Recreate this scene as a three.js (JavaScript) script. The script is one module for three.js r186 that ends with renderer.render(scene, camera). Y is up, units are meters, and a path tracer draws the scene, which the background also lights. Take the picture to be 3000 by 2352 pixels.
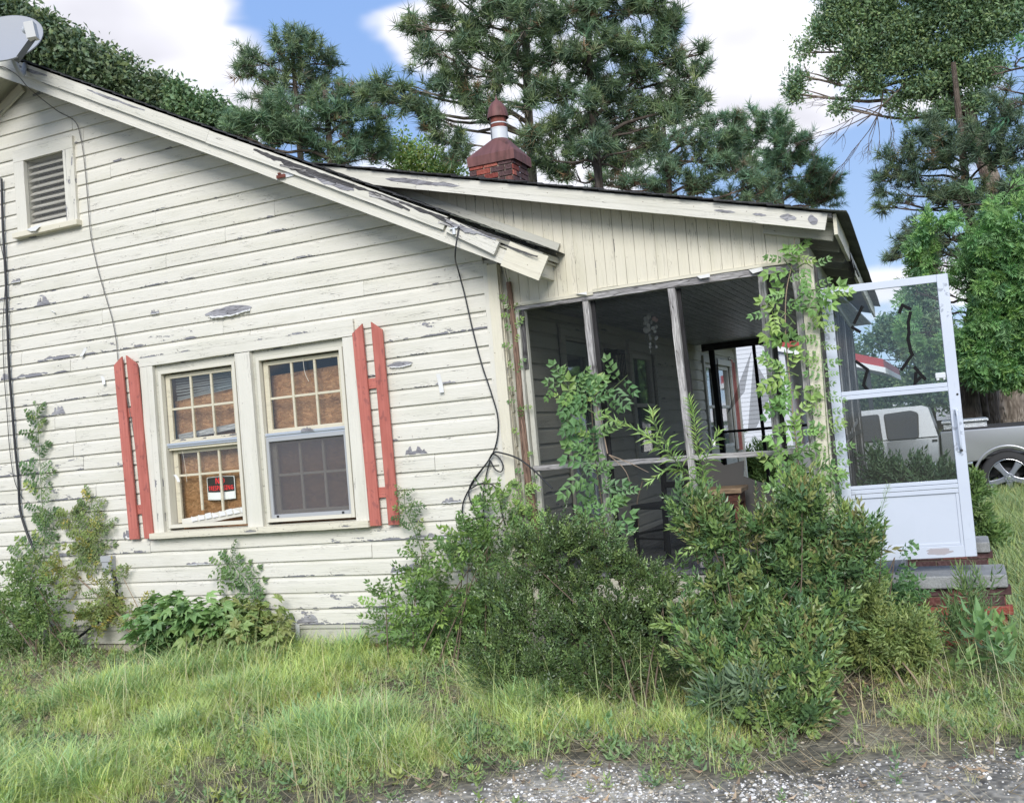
import * as THREE from 'three';
import { mergeGeometries, toCreasedNormals } from 'three/addons/utils/BufferGeometryUtils.js';
import { RoundedBoxGeometry } from 'three/addons/geometries/RoundedBoxGeometry.js';

// ---------------------------------------------------------------- camera, sky, sun, exposure
const scene = new THREE.Scene();
const FOCAL = 3000, YAW = 23.5 * Math.PI / 180, PITCH = 2.45 * Math.PI / 180, ROLL = -4.95 * Math.PI / 180;
const camera = new THREE.PerspectiveCamera(2 * Math.atan(1176 / FOCAL) * 180 / Math.PI, 1024 / 802, 0.1, 900);
camera.position.set(0, 1.68, 7.8);
camera.rotation.set(PITCH, YAW, ROLL, 'YXZ');
scene.add(camera);

const EXPOSURE = 1.86, SUN = new THREE.Vector3(0.28, 0.54, 0.79).normalize();
const renderer = new THREE.WebGLRenderer({ antialias: true });
renderer.setSize(1024, 802);
renderer.toneMapping = THREE.LinearToneMapping;
renderer.toneMappingExposure = EXPOSURE;
renderer.shadowMap.enabled = true;
renderer.shadowMap.type = THREE.PCFSoftShadowMap;

const sun = new THREE.DirectionalLight(new THREE.Color(1, 0.975, 0.93), 2.1);
sun.position.copy(SUN).multiplyScalar(60); sun.target.position.set(0, 0, 0);
sun.castShadow = true; sun.shadow.radius = 60; sun.shadow.mapSize.set(4096, 4096);
Object.assign(sun.shadow.camera, { left: -45, right: 45, top: 45, bottom: -45, near: 1, far: 160 });
scene.add(sun, sun.target);

// seeded random numbers and lattice noise
function rng(seed) { let a = seed >>> 0; return () => { a = (a + 0x6D2B79F5) | 0; let t = Math.imul(a ^ (a >>> 15), 1 | a); t = (t + Math.imul(t ^ (t >>> 7), 61 | t)) ^ t; return ((t ^ (t >>> 14)) >>> 0) / 4294967296; }; }
function hash3(x, y, z) { let h = Math.imul(x, 374761393) ^ Math.imul(y, 668265263) ^ Math.imul(z, 2147483647 - 1274126177); h = Math.imul(h ^ (h >>> 13), 1274126177); return ((h ^ (h >>> 16)) >>> 0) / 4294967296; }
function noise3(x, y, z) {
  const X = Math.floor(x), Y = Math.floor(y), Z = Math.floor(z); let u = x - X, v = y - Y, w = z - Z;
  u = u * u * (3 - 2 * u); v = v * v * (3 - 2 * v); w = w * w * (3 - 2 * w);
  const L = (a, b, t) => a + (b - a) * t;
  return L(L(L(hash3(X, Y, Z), hash3(X + 1, Y, Z), u), L(hash3(X, Y + 1, Z), hash3(X + 1, Y + 1, Z), u), v),
    L(L(hash3(X, Y, Z + 1), hash3(X + 1, Y, Z + 1), u), L(hash3(X, Y + 1, Z + 1), hash3(X + 1, Y + 1, Z + 1), u), v), w);
}
function noise2(x, y, px, py) { // tiles every px, py cells when given
  const X = Math.floor(x), Y = Math.floor(y); let u = x - X, v = y - Y; u = u * u * (3 - 2 * u); v = v * v * (3 - 2 * v);
  const m = (a, p) => p ? ((a % p) + p) % p : a, x0 = m(X, px), x1 = m(X + 1, px), y0 = m(Y, py), y1 = m(Y + 1, py);
  const a = hash3(x0, y0, 7), b = hash3(x1, y0, 7), c = hash3(x0, y1, 7), d = hash3(x1, y1, 7);
  return (a + (b - a) * u) * (1 - v) + (c + (d - c) * u) * v;
}
function fbm2(x, y, o, px, py) { let s = 0, a = 0.5, t = 0; for (let i = 0; i < o; i++) { s += a * noise2(x + i * 17, y + i * 31, px, py); t += a; x *= 2; y *= 2; a *= 0.5; if (px) px *= 2; if (py) py *= 2; } return s / t; }
function fbm3(x, y, z, o) { let s = 0, a = 0.5, t = 0; for (let i = 0; i < o; i++) { s += a * noise3(x, y, z); t += a; x = x * 2.03 + 11.3; y = y * 2.03 + 5.7; z = z * 2.03 + 3.1; a *= 0.5; } return s / t; }
const clamp = (x, a = 0, b = 1) => Math.min(b, Math.max(a, x)), smooth = (a, b, x) => { const t = clamp((x - a) / (b - a)); return t * t * (3 - 2 * t); }, lerp = (a, b, t) => a + (b - a) * t;

// the sky: blue with cumulus, computed for every direction
{
  const W = 2048, H = 1024, data = new Float32Array(W * H * 4), D2R = Math.PI / 180;
  // [azimuth, elevation, half width, half height, weight] in degrees; azimuth 0 is straight away from the camera's wall, negative is left
  const masses = [
    [-42.5, 22.8, 4.4, 2.2, 0.5], [-40.6, 20.9, 1.7, 0.8, -0.5], [-38.4, 19.0, 4.2, 2.7, 0.6], [-47, 18, 6, 5, 0.3], [-33.4, 23.2, 4.2, 2.7, -0.7], [-29.7, 19.8, 2.7, 2.6, -0.6],
    [-27.5, 22.3, 1.6, 2.0, 0.4], [-20, 18, 7, 6, 0.4], [-11, 20.6, 4.6, 3, 0.6], [-8.8, 18.0, 4.2, 2.7, 0.6], [-2, 12.6, 3.3, 2.7, -0.8], [-3.6, 9.8, 2.8, 2.0, -0.7], [-3, 7.0, 4, 1.3, 0.6],
    [4, 17, 4, 4, 0.3], [-15, 11, 6, 3, 0.3],
  ];
  for (let r = 0; r < H; r++) {
    const el = ((r + 0.5) / H - 0.5) * Math.PI, sy = Math.sin(el), cy = Math.cos(el);
    for (let c = 0; c < W; c++) {
      const lon = ((c + 0.5) / W - 0.5) * 2 * Math.PI, x = cy * Math.cos(lon), z = cy * Math.sin(lon), i = (r * W + c) * 4;
      const up = Math.max(sy, 0), hz = Math.pow(1 - up, 4.2);
      let R = lerp(0.135, 0.36, hz), G = lerp(0.24, 0.47, hz), B = lerp(0.48, 0.58, hz);
      if (sy > -0.02) {
        const az = Math.atan2(x, -z) / D2R, e = el / D2R;
        // flatten towards the horizon as a cloud deck does
        const k = 1 / (up + 0.22), px = x * k, pz = z * k;
        const w1 = fbm3(px * 2.2 + 9, up * 3, pz * 2.2 + 4, 3) - 0.5;
        let d = fbm3(px * 4.0 + w1 * 2.2, up * 8, pz * 4.0 + 40 + w1 * 2, 7);
        let bias = -0.035;
        for (const m of masses) { const a = (az - m[0]) / m[2], b = (e - m[1]) / m[3], q = a * a + b * b; if (q < 9) bias += m[4] * Math.exp(-q); }
        const dens = smooth(0.47, 0.63, d + bias * 0.42);
        const thick = smooth(0.52, 0.85, d + bias * 0.42);
        const lit = fbm3(px * 6 + 3, up * 11, pz * 6, 4), body = fbm3(px * 2.6 + 70, up * 4, pz * 2.6, 3);
        let l = 1.0 + 0.42 * (lit - 0.5) - 0.26 * thick * smooth(0.38, 0.62, body);
        const cr = l * 0.60, cg = l * 0.60, cb = l * 0.62 + 0.03;
        R = lerp(R, cr, dens); G = lerp(G, cg, dens); B = lerp(B, cb, dens);
      } else { R = 0.2; G = 0.2; B = 0.16; }
      data[i] = R; data[i + 1] = G; data[i + 2] = B; data[i + 3] = 1;
    }
  }
  const t = new THREE.DataTexture(data, W, H, THREE.RGBAFormat, THREE.FloatType);
  t.mapping = THREE.EquirectangularReflectionMapping; t.magFilter = t.minFilter = THREE.LinearFilter; t.wrapS = THREE.RepeatWrapping; t.needsUpdate = true;
  scene.background = t; scene.environment = t;
}

// ---------------------------------------------------------------- helpers
// surveying: a sight line through a point of the photograph (2179 x 1708), met with a distance or a plane, gives a place in the world
const VIEW = new THREE.Matrix4().makeRotationFromEuler(new THREE.Euler(PITCH, YAW, ROLL, 'YXZ')), EYE = new THREE.Vector3(0, 1.68, 7.8), PX = 3000 / 2179;
const sight = (x, y) => new THREE.Vector3(x * PX - 1500, -(y * PX - 1176), -FOCAL).normalize().applyMatrix4(VIEW);
const at = (x, y, d) => sight(x, y).multiplyScalar(d).add(EYE);
const onZ = (x, y, z) => { const s = sight(x, y); return s.multiplyScalar((z - EYE.z) / s.z).add(EYE); };
const onY = (x, y, h) => { const s = sight(x, y); return s.multiplyScalar((h - EYE.y) / s.y).add(EYE); };
const V = (x, y, z) => new THREE.Vector3(x, y, z);

const used = {};
function numbered(n) { used[n] = (used[n] ?? -1) + 1; return used[n] ? n + '_' + String(used[n]).padStart(3, '0') : n; }
const cast = (m) => { m.castShadow = m.receiveShadow = true; return m; };
function tag(o, label, category, group) { o.userData.label = label; o.userData.category = category; if (group) o.userData.group = group; return o; }
function thing(name, label, category, p = [0, 0, 0], turn = 0, group) { const o = new THREE.Group(); o.name = numbered(name); o.position.set(...p); o.rotation.y = turn; scene.add(o); return tag(o, label, category, group); }
function single(name, g, m, label, category, group) { const o = cast(new THREE.Mesh(g, m)); o.name = numbered(name); scene.add(o); return tag(o, label, category, group); }
function structure(name, g, m) { const o = cast(new THREE.Mesh(g, m)); o.name = numbered(name); o.userData.kind = 'structure'; scene.add(o); return o; }
function part(parent, name, g, m, label) { const o = cast(new THREE.Mesh(Array.isArray(g) ? merge(g) : g, m)); o.name = name; parent.add(o); if (label) o.userData.label = label; return o; }
function merge(list) { const l = list.map((g) => { const n = g.index ? g.toNonIndexed() : g; for (const k of Object.keys(n.attributes)) if (!['position', 'normal', 'uv'].includes(k)) n.deleteAttribute(k); return n; }); return mergeGeometries(l); }
// uv in metres by the dominant direction of each face
function metreUV(g, s = 1, ou = 0, ov = 0, swap = false) {
  if (g.index) g = g.toNonIndexed();
  const p = g.attributes.position, n = g.attributes.normal, uv = new Float32Array(p.count * 2);
  for (let i = 0; i < p.count; i += 3) {
    let nx = 0, ny = 0, nz = 0; for (let k = 0; k < 3; k++) { nx += n.getX(i + k); ny += n.getY(i + k); nz += n.getZ(i + k); }
    nx = Math.abs(nx); ny = Math.abs(ny); nz = Math.abs(nz);
    for (let k = i; k < i + 3; k++) {
      let a, b; if (nz >= nx && nz >= ny) { a = p.getX(k); b = p.getY(k); } else if (nx >= ny) { a = p.getZ(k); b = p.getY(k); } else { a = p.getX(k); b = p.getZ(k); }
      if (swap) [a, b] = [b, a];
      uv[2 * k] = a * s + ou; uv[2 * k + 1] = b * s + ov;
    }
  }
  g.setAttribute('uv', new THREE.BufferAttribute(uv, 2)); return g;
}
// box from corner to corner
function bx(x0, x1, y0, y1, z0, z1, s = 1, swap = false) { const g = new THREE.BoxGeometry(Math.abs(x1 - x0), Math.abs(y1 - y0), Math.abs(z1 - z0)); g.translate((x0 + x1) / 2, (y0 + y1) / 2, (z0 + z1) / 2); return metreUV(g, s, 0, 0, swap); }
function rbx(x0, x1, y0, y1, z0, z1, r = 0.004, s = 1, swap = false) { const g = new RoundedBoxGeometry(Math.abs(x1 - x0), Math.abs(y1 - y0), Math.abs(z1 - z0), 1, r); g.translate((x0 + x1) / 2, (y0 + y1) / 2, (z0 + z1) / 2); return metreUV(g, s, 0, 0, swap); }
// a board from a to b, width w across (side direction), thickness t, subdivided and a little uneven; uv runs along it
function board(a, b, w, t, side, jit = 0.002, seed = 1, sx = 1, sy = 1) {
  const dir = b.clone().sub(a), L = dir.length(); dir.normalize(); const S = side.clone().addScaledVector(dir, -side.dot(dir)).normalize(), N = dir.clone().cross(S).normalize();
  const n = Math.max(2, Math.ceil(L / 0.12)), g0 = new THREE.BoxGeometry(L, w, t, n, 1, 1).toNonIndexed(), p = g0.attributes.position, no = g0.attributes.normal, uv = g0.attributes.uv, R = hash3(seed, 3, 5) * 50;
  for (let i = 0; i < p.count; i++) {
    const l = p.getX(i), y = p.getY(i), z = p.getZ(i), ou = R;
    const ej = jit * (noise3(l * 9 + R, y * 40, z * 40) - 0.5) * 2, ek = jit * (noise3(l * 6 + R, y * 40 + 9, z * 40) - 0.5) * 2, bow = jit * 2.5 * (noise3(l * 0.9 + R, 4, 2) - 0.5);
    const across = Math.abs(no.getZ(i)) > 0.5 || Math.abs(no.getX(i)) > 0.5 ? y : z;
    uv.setXY(i, (l + ou) * sx, (across + ou) * sy);
    const q = a.clone().addScaledVector(dir, L / 2 + l).addScaledVector(S, y + ej + bow).addScaledVector(N, z + ek * 0.6);
    p.setXYZ(i, q.x, q.y, q.z);
  }
  g0.computeVertexNormals(); return g0;
}
function tube(pts, r, seg = 6, closed = false, per = 0) { const c = new THREE.CatmullRomCurve3(pts, closed, 'centripetal'); return new THREE.TubeGeometry(c, per || Math.max(4, pts.length * 4), r, seg, closed); }
// tapered limb through points with radii
function limb(pts, r0, r1, seg = 6, n = 0) {
  const c = new THREE.CatmullRomCurve3(pts, false, 'centripetal'), N = n || pts.length * 3, f = c.computeFrenetFrames(N, false), pos = [], nor = [], uv = [], idx = [], L = c.getLength();
  for (let i = 0; i <= N; i++) { const t = i / N, P = c.getPointAt(t), r = lerp(r0, r1, Math.pow(t, 0.8)); for (let j = 0; j <= seg; j++) { const a = j / seg * Math.PI * 2, q = f.normals[i].clone().multiplyScalar(Math.cos(a)).addScaledVector(f.binormals[i], Math.sin(a)); const rr = r * (1 + 0.12 * (hash3(i, j % seg, 3) - 0.5)); pos.push(P.x + q.x * rr, P.y + q.y * rr, P.z + q.z * rr); nor.push(q.x, q.y, q.z); uv.push(j / seg * 2 * Math.PI * r0, t * L); } }
  for (let i = 0; i < N; i++) for (let j = 0; j < seg; j++) { const a = i * (seg + 1) + j, b = a + seg + 1; idx.push(a, a + 1, b, b, a + 1, b + 1); }
  const g = new THREE.BufferGeometry(); g.setAttribute('position', new THREE.Float32BufferAttribute(pos, 3)); g.setAttribute('normal', new THREE.Float32BufferAttribute(nor, 3)); g.setAttribute('uv', new THREE.Float32BufferAttribute(uv, 2)); g.setIndex(idx); return g;
}
function poly(verts, faces) { const g = new THREE.BufferGeometry(); g.setAttribute('position', new THREE.Float32BufferAttribute(verts.flat(), 3)); g.setIndex(faces.flat()); g.setAttribute('uv', new THREE.Float32BufferAttribute(new Float32Array(verts.length * 2), 2)); g.computeVertexNormals(); return g; }

// ---------------------------------------------------------------- procedural materials
const TEX = (data, W, H, srgb) => { const t = new THREE.DataTexture(data, W, H, THREE.RGBAFormat); t.wrapS = t.wrapT = THREE.RepeatWrapping; t.magFilter = THREE.LinearFilter; t.minFilter = THREE.LinearMipmapLinearFilter; t.generateMipmaps = true; if (srgb) t.colorSpace = THREE.SRGBColorSpace; t.needsUpdate = true; return t; };
const canvasTex = (c) => { const t = new THREE.CanvasTexture(c); t.colorSpace = THREE.SRGBColorSpace; t.wrapS = t.wrapT = THREE.RepeatWrapping; t.magFilter = THREE.LinearFilter; return t; };
function pixels(W, H, f, withBump) { // f(x, y) -> [r, g, b, height] in 0..255 and 0..1
  const a = new Uint8Array(W * H * 4), b = withBump ? new Uint8Array(W * H * 4) : null;
  for (let y = 0; y < H; y++) for (let x = 0; x < W; x++) { const q = f(x, y), i = (y * W + x) * 4; a[i] = clamp(q[0], 0, 255); a[i + 1] = clamp(q[1], 0, 255); a[i + 2] = clamp(q[2], 0, 255); a[i + 3] = 255; if (b) { b[i] = b[i + 1] = b[i + 2] = clamp(q[3]) * 255; b[i + 3] = 255; } }
  return [TEX(a, W, H, true), b && TEX(b, W, H, false)];
}
const std = (o) => new THREE.MeshStandardMaterial(o), phys = (o) => new THREE.MeshPhysicalMaterial(o);
const lin = (r, g, b) => new THREE.Color().setRGB(r, g, b);

// old cream paint on boards: 16 rows of 4 m, each row one board; rows 0-4 sound, 5-10 cracked, 11-15 peeling from the lower edge
const ROWS = 16;
const [paintMap, paintBump] = (() => {
  const W = 2048, H = 2048, rh = H / ROWS;
  const peelAt = (u, t, row) => { const a = noise2(u * 5, t * 2 + row * 19, 20) - 0.5, e = fbm2(u * 6 + 0.25 * a, t * 4.2 + row * 19 + a, 4, 0), f = noise2(u * 40, t * 34 + row * 83, 160), g = noise2(u * 95, t * 14 + row * 37, 380), big = noise2(u * 1.5, row * 31 + 2, 6); return e * 0.8 + Math.pow(smooth(0.34, 0, t), 1.4) * 0.2 + (f - 0.5) * 0.1 + (g - 0.5) * 0.1 + (big - 0.5) * 0.34; };
  const cuts = [0.9994, 0.993, 0.976].map((q) => { const R = rng(3), l = []; for (let k = 0; k < 9000; k++) l.push(peelAt(R() * 4, R(), Math.floor(R() * 16))); l.sort((a, b) => a - b); return l[Math.floor(q * l.length)]; });
  return pixels(W, H, (x, y) => {
    const row = Math.floor(y / rh), t = (y % rh) / rh, u = x / W * 4; // metres along
    const wear = row < 5 ? 0 : row < 11 ? 0.5 : 1;
    const grain = noise2(u * 9, t * 46 + row * 91, 36), fine = noise2(u * 60, t * 60 + row * 47, 240), wide = fbm2(u * 1.5, t * 1.2 + row * 13, 3, 6);
    const streak = noise2(u * 3.2 + 0.6 * wide, t * 24 + row * 57, 0);
    let r = 240, g = 236, b = 223, h = 0.62;
    const dirt = smooth(0.45, 0.9, wide) * 0.6 + 0.35 * smooth(0.62, 0.95, fbm2(u * 6, t * 5 + row * 7, 3, 24));
    r -= dirt * 17; g -= dirt * 16; b -= dirt * 20;
    const shade = (grain - 0.5) * 7 + (fine - 0.5) * 5; r += shade; g += shade; b += shade;
    h += (grain - 0.5) * 0.18 + (fine - 0.5) * 0.08;
    // hairline cracks that follow the grain
    const ck = Math.abs(streak - 0.5), crack = (1 - smooth(0.004, 0.02, ck)) * smooth(0.6 - 0.2 * wear, 0.78, fbm2(u * 4, t * 3 + row * 23, 2, 16));
    r -= crack * 96; g -= crack * 96; b -= crack * 90; h -= crack * 0.35;
    // peeled patches: ragged, along the grain, most of them eating up from the lower edge
    const p = peelAt(u, t, row), T = cuts[wear * 2], peel = smooth(T, T + 0.008, p), rim = smooth(T - 0.03, T - 0.006, p) * (1 - peel);
    const wood = 138 + (noise2(u * 5, t * 60 + row * 71, 20) - 0.5) * 60;
    r = lerp(r, wood, peel * 0.9); g = lerp(g, wood, peel * 0.9); b = lerp(b, wood + 8, peel * 0.9); h -= peel * 0.42;
    r -= rim * 22; g -= rim * 22; b -= rim * 20; h += rim * 0.25;
    // nail heads and their rust, two per stud
    const ny = Math.abs(t - 0.2) < 0.03 ? Math.hypot(((u % 0.4) - 0.2) * 1000, (t - 0.2) * 144) : 99, nail = hash3(Math.floor(u / 0.4), row, 5) > 0.45 ? 1 - smooth(2, 4.5, ny) : 0;
    r -= nail * 90; g -= nail * 100; b -= nail * 100; h -= nail * 0.3;
    // darker in the joint at the top, drips at the bottom edge
    const edgeTone = smooth(0.93, 1, t) * 14 + smooth(0.05, 0, t) * (5 + 12 * noise2(u * 20, row * 9, 80)); r -= edgeTone; g -= edgeTone; b -= edgeTone;
    return [r, g, b, h];
  }, true);
})();
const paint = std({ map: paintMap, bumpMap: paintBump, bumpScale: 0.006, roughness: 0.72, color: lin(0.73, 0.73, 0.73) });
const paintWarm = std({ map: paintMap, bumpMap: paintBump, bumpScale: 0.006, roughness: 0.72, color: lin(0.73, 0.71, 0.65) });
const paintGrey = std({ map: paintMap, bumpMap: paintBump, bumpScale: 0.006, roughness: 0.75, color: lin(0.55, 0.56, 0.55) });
const paintTeal = std({ map: paintMap, bumpMap: paintBump, bumpScale: 0.004, roughness: 0.6, color: lin(0.42, 0.48, 0.48) });

// weathered grey wood: 1 m x 1 m, grain along u
const [greyMap, greyBump] = (() => { const W = 1024, H = 512; return pixels(W, H, (x, y) => { const u = x / W, v = y / H; const w = fbm2(u * 4, v * 6, 3, 4, 6), g = noise2(u * 8 + w, v * 150 + w * 5, 0), g2 = noise2(u * 30, v * 260, 30, 260); const crack = 1 - smooth(0.0, 0.05, Math.abs(noise2(u * 3, v * 60 + w * 3, 3) - 0.5)); let k = 150 + (g - 0.5) * 62 + (g2 - 0.5) * 36 + (w - 0.5) * 50 - crack * 60; return [k + 3, k, k - 5 + (1 - w) * 6, 0.6 + (g - 0.5) * 0.5 - crack * 0.5]; }, true); })();
const greyWood = std({ map: greyMap, bumpMap: greyBump, bumpScale: 0.003, roughness: 0.9 });
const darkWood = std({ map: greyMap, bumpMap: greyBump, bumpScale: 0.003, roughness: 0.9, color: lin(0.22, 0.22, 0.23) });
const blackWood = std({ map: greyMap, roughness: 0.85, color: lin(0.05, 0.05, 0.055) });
const brownWood = std({ map: greyMap, bumpMap: greyBump, bumpScale: 0.001, roughness: 0.5, color: lin(0.33, 0.12, 0.07) });
const [gm2, gb2] = [greyMap, greyBump].map((t) => { const c = t.clone(); c.rotation = Math.PI / 2; c.needsUpdate = true; return c; });
const barkVine = std({ map: gm2, bumpMap: gb2, bumpScale: 0.008, roughness: 0.95, color: lin(0.75, 0.50, 0.36) });
const ceilPaint = std({ map: greyMap, bumpMap: greyBump, bumpScale: 0.001, roughness: 0.4, color: lin(0.85, 0.93, 0.98) });
const floorPaint = std({ map: greyMap, bumpMap: greyBump, bumpScale: 0.001, roughness: 0.7, color: lin(0.42, 0.44, 0.46) });
// shutters: brick red paint with rubbed edges
const [redMap] = (() => { const W = 512, H = 512; return pixels(W, H, (x, y) => { const u = x / W, v = y / H; const w = fbm2(u * 3, v * 5, 4, 3, 5), g = noise2(u * 5, v * 90, 5, 90), k = smooth(0.66, 0.74, fbm2(u * 14, v * 20, 4, 14, 20)); let r = 163 + (w - 0.5) * 30 + (g - 0.5) * 14, gg = 93 + (w - 0.5) * 26 + (g - 0.5) * 12, b = 82 + (w - 0.5) * 26 + (g - 0.5) * 12; r -= k * 22; gg -= k * 12; b -= k * 8; return [r, gg, b]; }); })();
const redPaint = std({ map: redMap, roughness: 0.68, color: lin(1.18, 1.2, 1.2) });
// white enamel of the storm door: scuffed
const [enamelMap] = (() => { const W = 1024, H = 1024; return pixels(W, H, (x, y) => { const u = x / W, v = y / H; const w = fbm2(u * 3, v * 3, 4, 3, 3), s = smooth(0.63, 0.7, fbm2(u * 34, v * 34, 3, 34, 34)) * smooth(0.45, 0.62, w); const k = 233 + (w - 0.5) * 14 - s * 44; return [k - 7, k - 2, k + 5]; }); })();
const enamel = phys({ map: enamelMap, roughness: 0.38, color: lin(0.68, 0.70, 0.75) });
const aluminium = std({ color: lin(0.66, 0.69, 0.73), metalness: 0.75, roughness: 0.42 });
// oriented strand board
const osbMap = (() => { const c = document.createElement('canvas'); c.width = c.height = 1024; const g = c.getContext('2d'), R = rng(5); g.fillStyle = '#b98a58'; g.fillRect(0, 0, 1024, 1024); for (let i = 0; i < 5200; i++) { const x = R() * 1024, y = R() * 1024, a = R() < 0.7 ? (R() - 0.5) * 0.9 : R() * 3.14, l = 26 + R() * 70, w = 5 + R() * 16, k = R(); g.save(); g.translate(x, y); g.rotate(a); g.fillStyle = `rgba(${Math.round(142 + 92 * k)},${Math.round(92 + 82 * k)},${Math.round(46 + 72 * k)},${0.35 + 0.4 * R()})`; g.beginPath(); g.moveTo(-l / 2, -w / 2); g.lineTo(l / 2 - R() * 14, -w / 2 * R()); g.lineTo(l / 2, w / 2); g.lineTo(-l / 2 + R() * 12, w / 2); g.fill(); g.strokeStyle = `rgba(70,40,20,${0.08 + 0.14 * R()})`; g.stroke(); g.restore(); } return canvasTex(c); })();
const osb = std({ map: osbMap, roughness: 0.85, color: lin(0.62, 0.64, 0.68) });
// brick, mortar, concrete
const speckle = (base, amp, seed, fs = 40) => pixels(256, 256, (x, y) => { const u = x / 256, v = y / 256, w = fbm2(u * 4 + seed, v * 4, 4, 4, 4), n = noise2(u * fs + seed * 3, v * fs, fs, fs), k = (w - 0.5) * amp + (n - 0.5) * amp * 0.6; return [base[0] + k, base[1] + k, base[2] + k, 0.5 + (n - 0.5) * 0.6 + (w - 0.5) * 0.5]; }, true);
const brickMats = [[146, 78, 66], [128, 66, 58], [112, 72, 66], [158, 92, 78], [84, 62, 62]].map((c, i) => { const [m, b] = speckle(c, 46, i + 1); return std({ map: m, bumpMap: b, bumpScale: 0.004, roughness: 0.9 }); });
const [mortarM, mortarB] = speckle([176, 164, 148], 40, 9), mortar = std({ map: mortarM, bumpMap: mortarB, bumpScale: 0.004, roughness: 0.95 });
const darkMortar = std({ map: mortarM, bumpMap: mortarB, bumpScale: 0.004, roughness: 0.95, color: lin(0.3, 0.28, 0.26) });
const [concM, concB] = pixels(512, 512, (x, y) => { const u = x / 512, v = y / 512, w = fbm2(u * 3, v * 5, 5, 3, 5), n = noise2(u * 120, v * 120, 120, 120), st = smooth(0.5, 0.75, fbm2(u * 9, v * 2, 4, 9, 2)); const k = 150 + (w - 0.5) * 60 + (n - 0.5) * 26 - st * 38; return [k, k - 1, k - 4, 0.5 + (n - 0.5) * 0.5]; }, true);
const concrete = std({ map: concM, bumpMap: concB, bumpScale: 0.003, roughness: 0.92, color: lin(0.8, 0.83, 0.86) });
const foundation = std({ map: concM, bumpMap: concB, bumpScale: 0.003, roughness: 0.95, color: lin(1.3, 1.25, 1.08) });
const [rustM, rustB] = pixels(512, 512, (x, y) => { const u = x / 512, v = y / 512, w = fbm2(u * 4, v * 3, 5, 4, 3), s = noise2(u * 26, v * 3, 26, 3), k = smooth(0.5, 0.72, w); return [lerp(108, 84, k) + (s - 0.5) * 26, lerp(70, 52, k) + (s - 0.5) * 18, lerp(66, 46, k) + (s - 0.5) * 18, w]; }, true);
const rust = std({ map: rustM, bumpMap: rustB, bumpScale: 0.002, roughness: 0.62, metalness: 0.15 });
const rustOrange = std({ map: rustM, roughness: 0.8, color: lin(1.35, 0.95, 0.75) });
const whiteMetal = std({ color: lin(0.58, 0.6, 0.62), roughness: 0.5 });
const [shM, shB] = speckle([58, 58, 60], 44, 21, 120), shingle = std({ map: shM, bumpMap: shB, bumpScale: 0.004, roughness: 0.95 });
const shingleMoss = std({ map: shM, bumpMap: shB, bumpScale: 0.004, roughness: 0.95, color: lin(1.5, 1.6, 1.2) });
const cableBlack = std({ color: lin(0.016, 0.017, 0.02), roughness: 0.5 });
const cableGrey = std({ color: lin(0.13, 0.12, 0.11), roughness: 0.7 });
const plasticGrey = std({ color: lin(0.36, 0.37, 0.38), roughness: 0.6 });
const black = std({ color: lin(0.02, 0.02, 0.022), roughness: 0.6 }), tapeMat = std({ color: lin(0.004, 0.004, 0.005), roughness: 1 });
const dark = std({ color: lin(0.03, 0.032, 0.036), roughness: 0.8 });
const curtain = std({ color: lin(0.14, 0.16, 0.20), roughness: 0.9 });
const glass = phys({ color: lin(0.97, 0.98, 0.97), transmission: 1, thickness: 0, roughness: 0.03, ior: 1.5 });
const glassDusty = phys({ color: lin(0.93, 0.95, 0.95), transmission: 1, thickness: 0, roughness: 0.05, ior: 1.5 });
const screenMat = std({ color: lin(0.015, 0.016, 0.018), roughness: 0.9, transparent: true, opacity: 0.42 });
const screenPale = std({ color: lin(0.13, 0.125, 0.135), roughness: 0.9, transparent: true, opacity: 0.42 });
const screenDark = std({ color: lin(0.01, 0.011, 0.012), roughness: 1, transparent: true, opacity: 0.52 });
const barkTex = pixels(256, 512, (x, y) => { const u = x / 256, v = y / 512, w = fbm2(u * 8, v * 4, 4, 8, 4), f = Math.abs(noise2(u * 16 + w * 2, v * 5, 0) - 0.5) * 2, k = 70 + f * 50 + (w - 0.5) * 40; return [k + 6, k, k - 6, f]; }, true);
const bark = std({ map: barkTex[0], bumpMap: barkTex[1], bumpScale: 0.03, roughness: 0.95, color: lin(1.15, 1.02, 0.92) });
const barkPale = std({ map: barkTex[0], bumpMap: barkTex[1], bumpScale: 0.02, roughness: 0.95, color: lin(2.3, 2.15, 2.0) });
const barkDark = std({ map: barkTex[0], roughness: 0.95, color: lin(0.62, 0.56, 0.52) });
const stemBrown = std({ color: lin(0.12, 0.09, 0.06), roughness: 0.9 });
const stemGreen = std({ color: lin(0.10, 0.15, 0.05), roughness: 0.8 });
const stemTan = std({ color: lin(0.33, 0.25, 0.18), roughness: 0.9 });
const leafMat = phys({ color: lin(1, 1, 1), roughness: 0.55, transmission: 0.3, thickness: 0, side: THREE.DoubleSide });
const leafGloss = phys({ color: lin(1, 1, 1), roughness: 0.36, side: THREE.DoubleSide });
const leafFar = phys({ color: lin(1, 1, 1), roughness: 0.6, transmission: 0.42, thickness: 0, side: THREE.DoubleSide });
const grassMat = phys({ color: lin(1, 1, 1), roughness: 0.6, transmission: 0.3, thickness: 0, side: THREE.DoubleSide });
const bareWood = std({ map: greyMap, bumpMap: greyBump, bumpScale: 0.002, roughness: 0.9, color: lin(0.8, 0.82, 0.9) });
const flakeMat = std({ color: lin(0.58, 0.58, 0.56), roughness: 0.8, side: THREE.DoubleSide });
const creamTrim = std({ color: lin(0.60, 0.57, 0.48), roughness: 0.55 });
const creamOld = std({ map: paintMap, bumpMap: paintBump, bumpScale: 0.003, roughness: 0.65, color: lin(0.66, 0.63, 0.55) });
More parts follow.
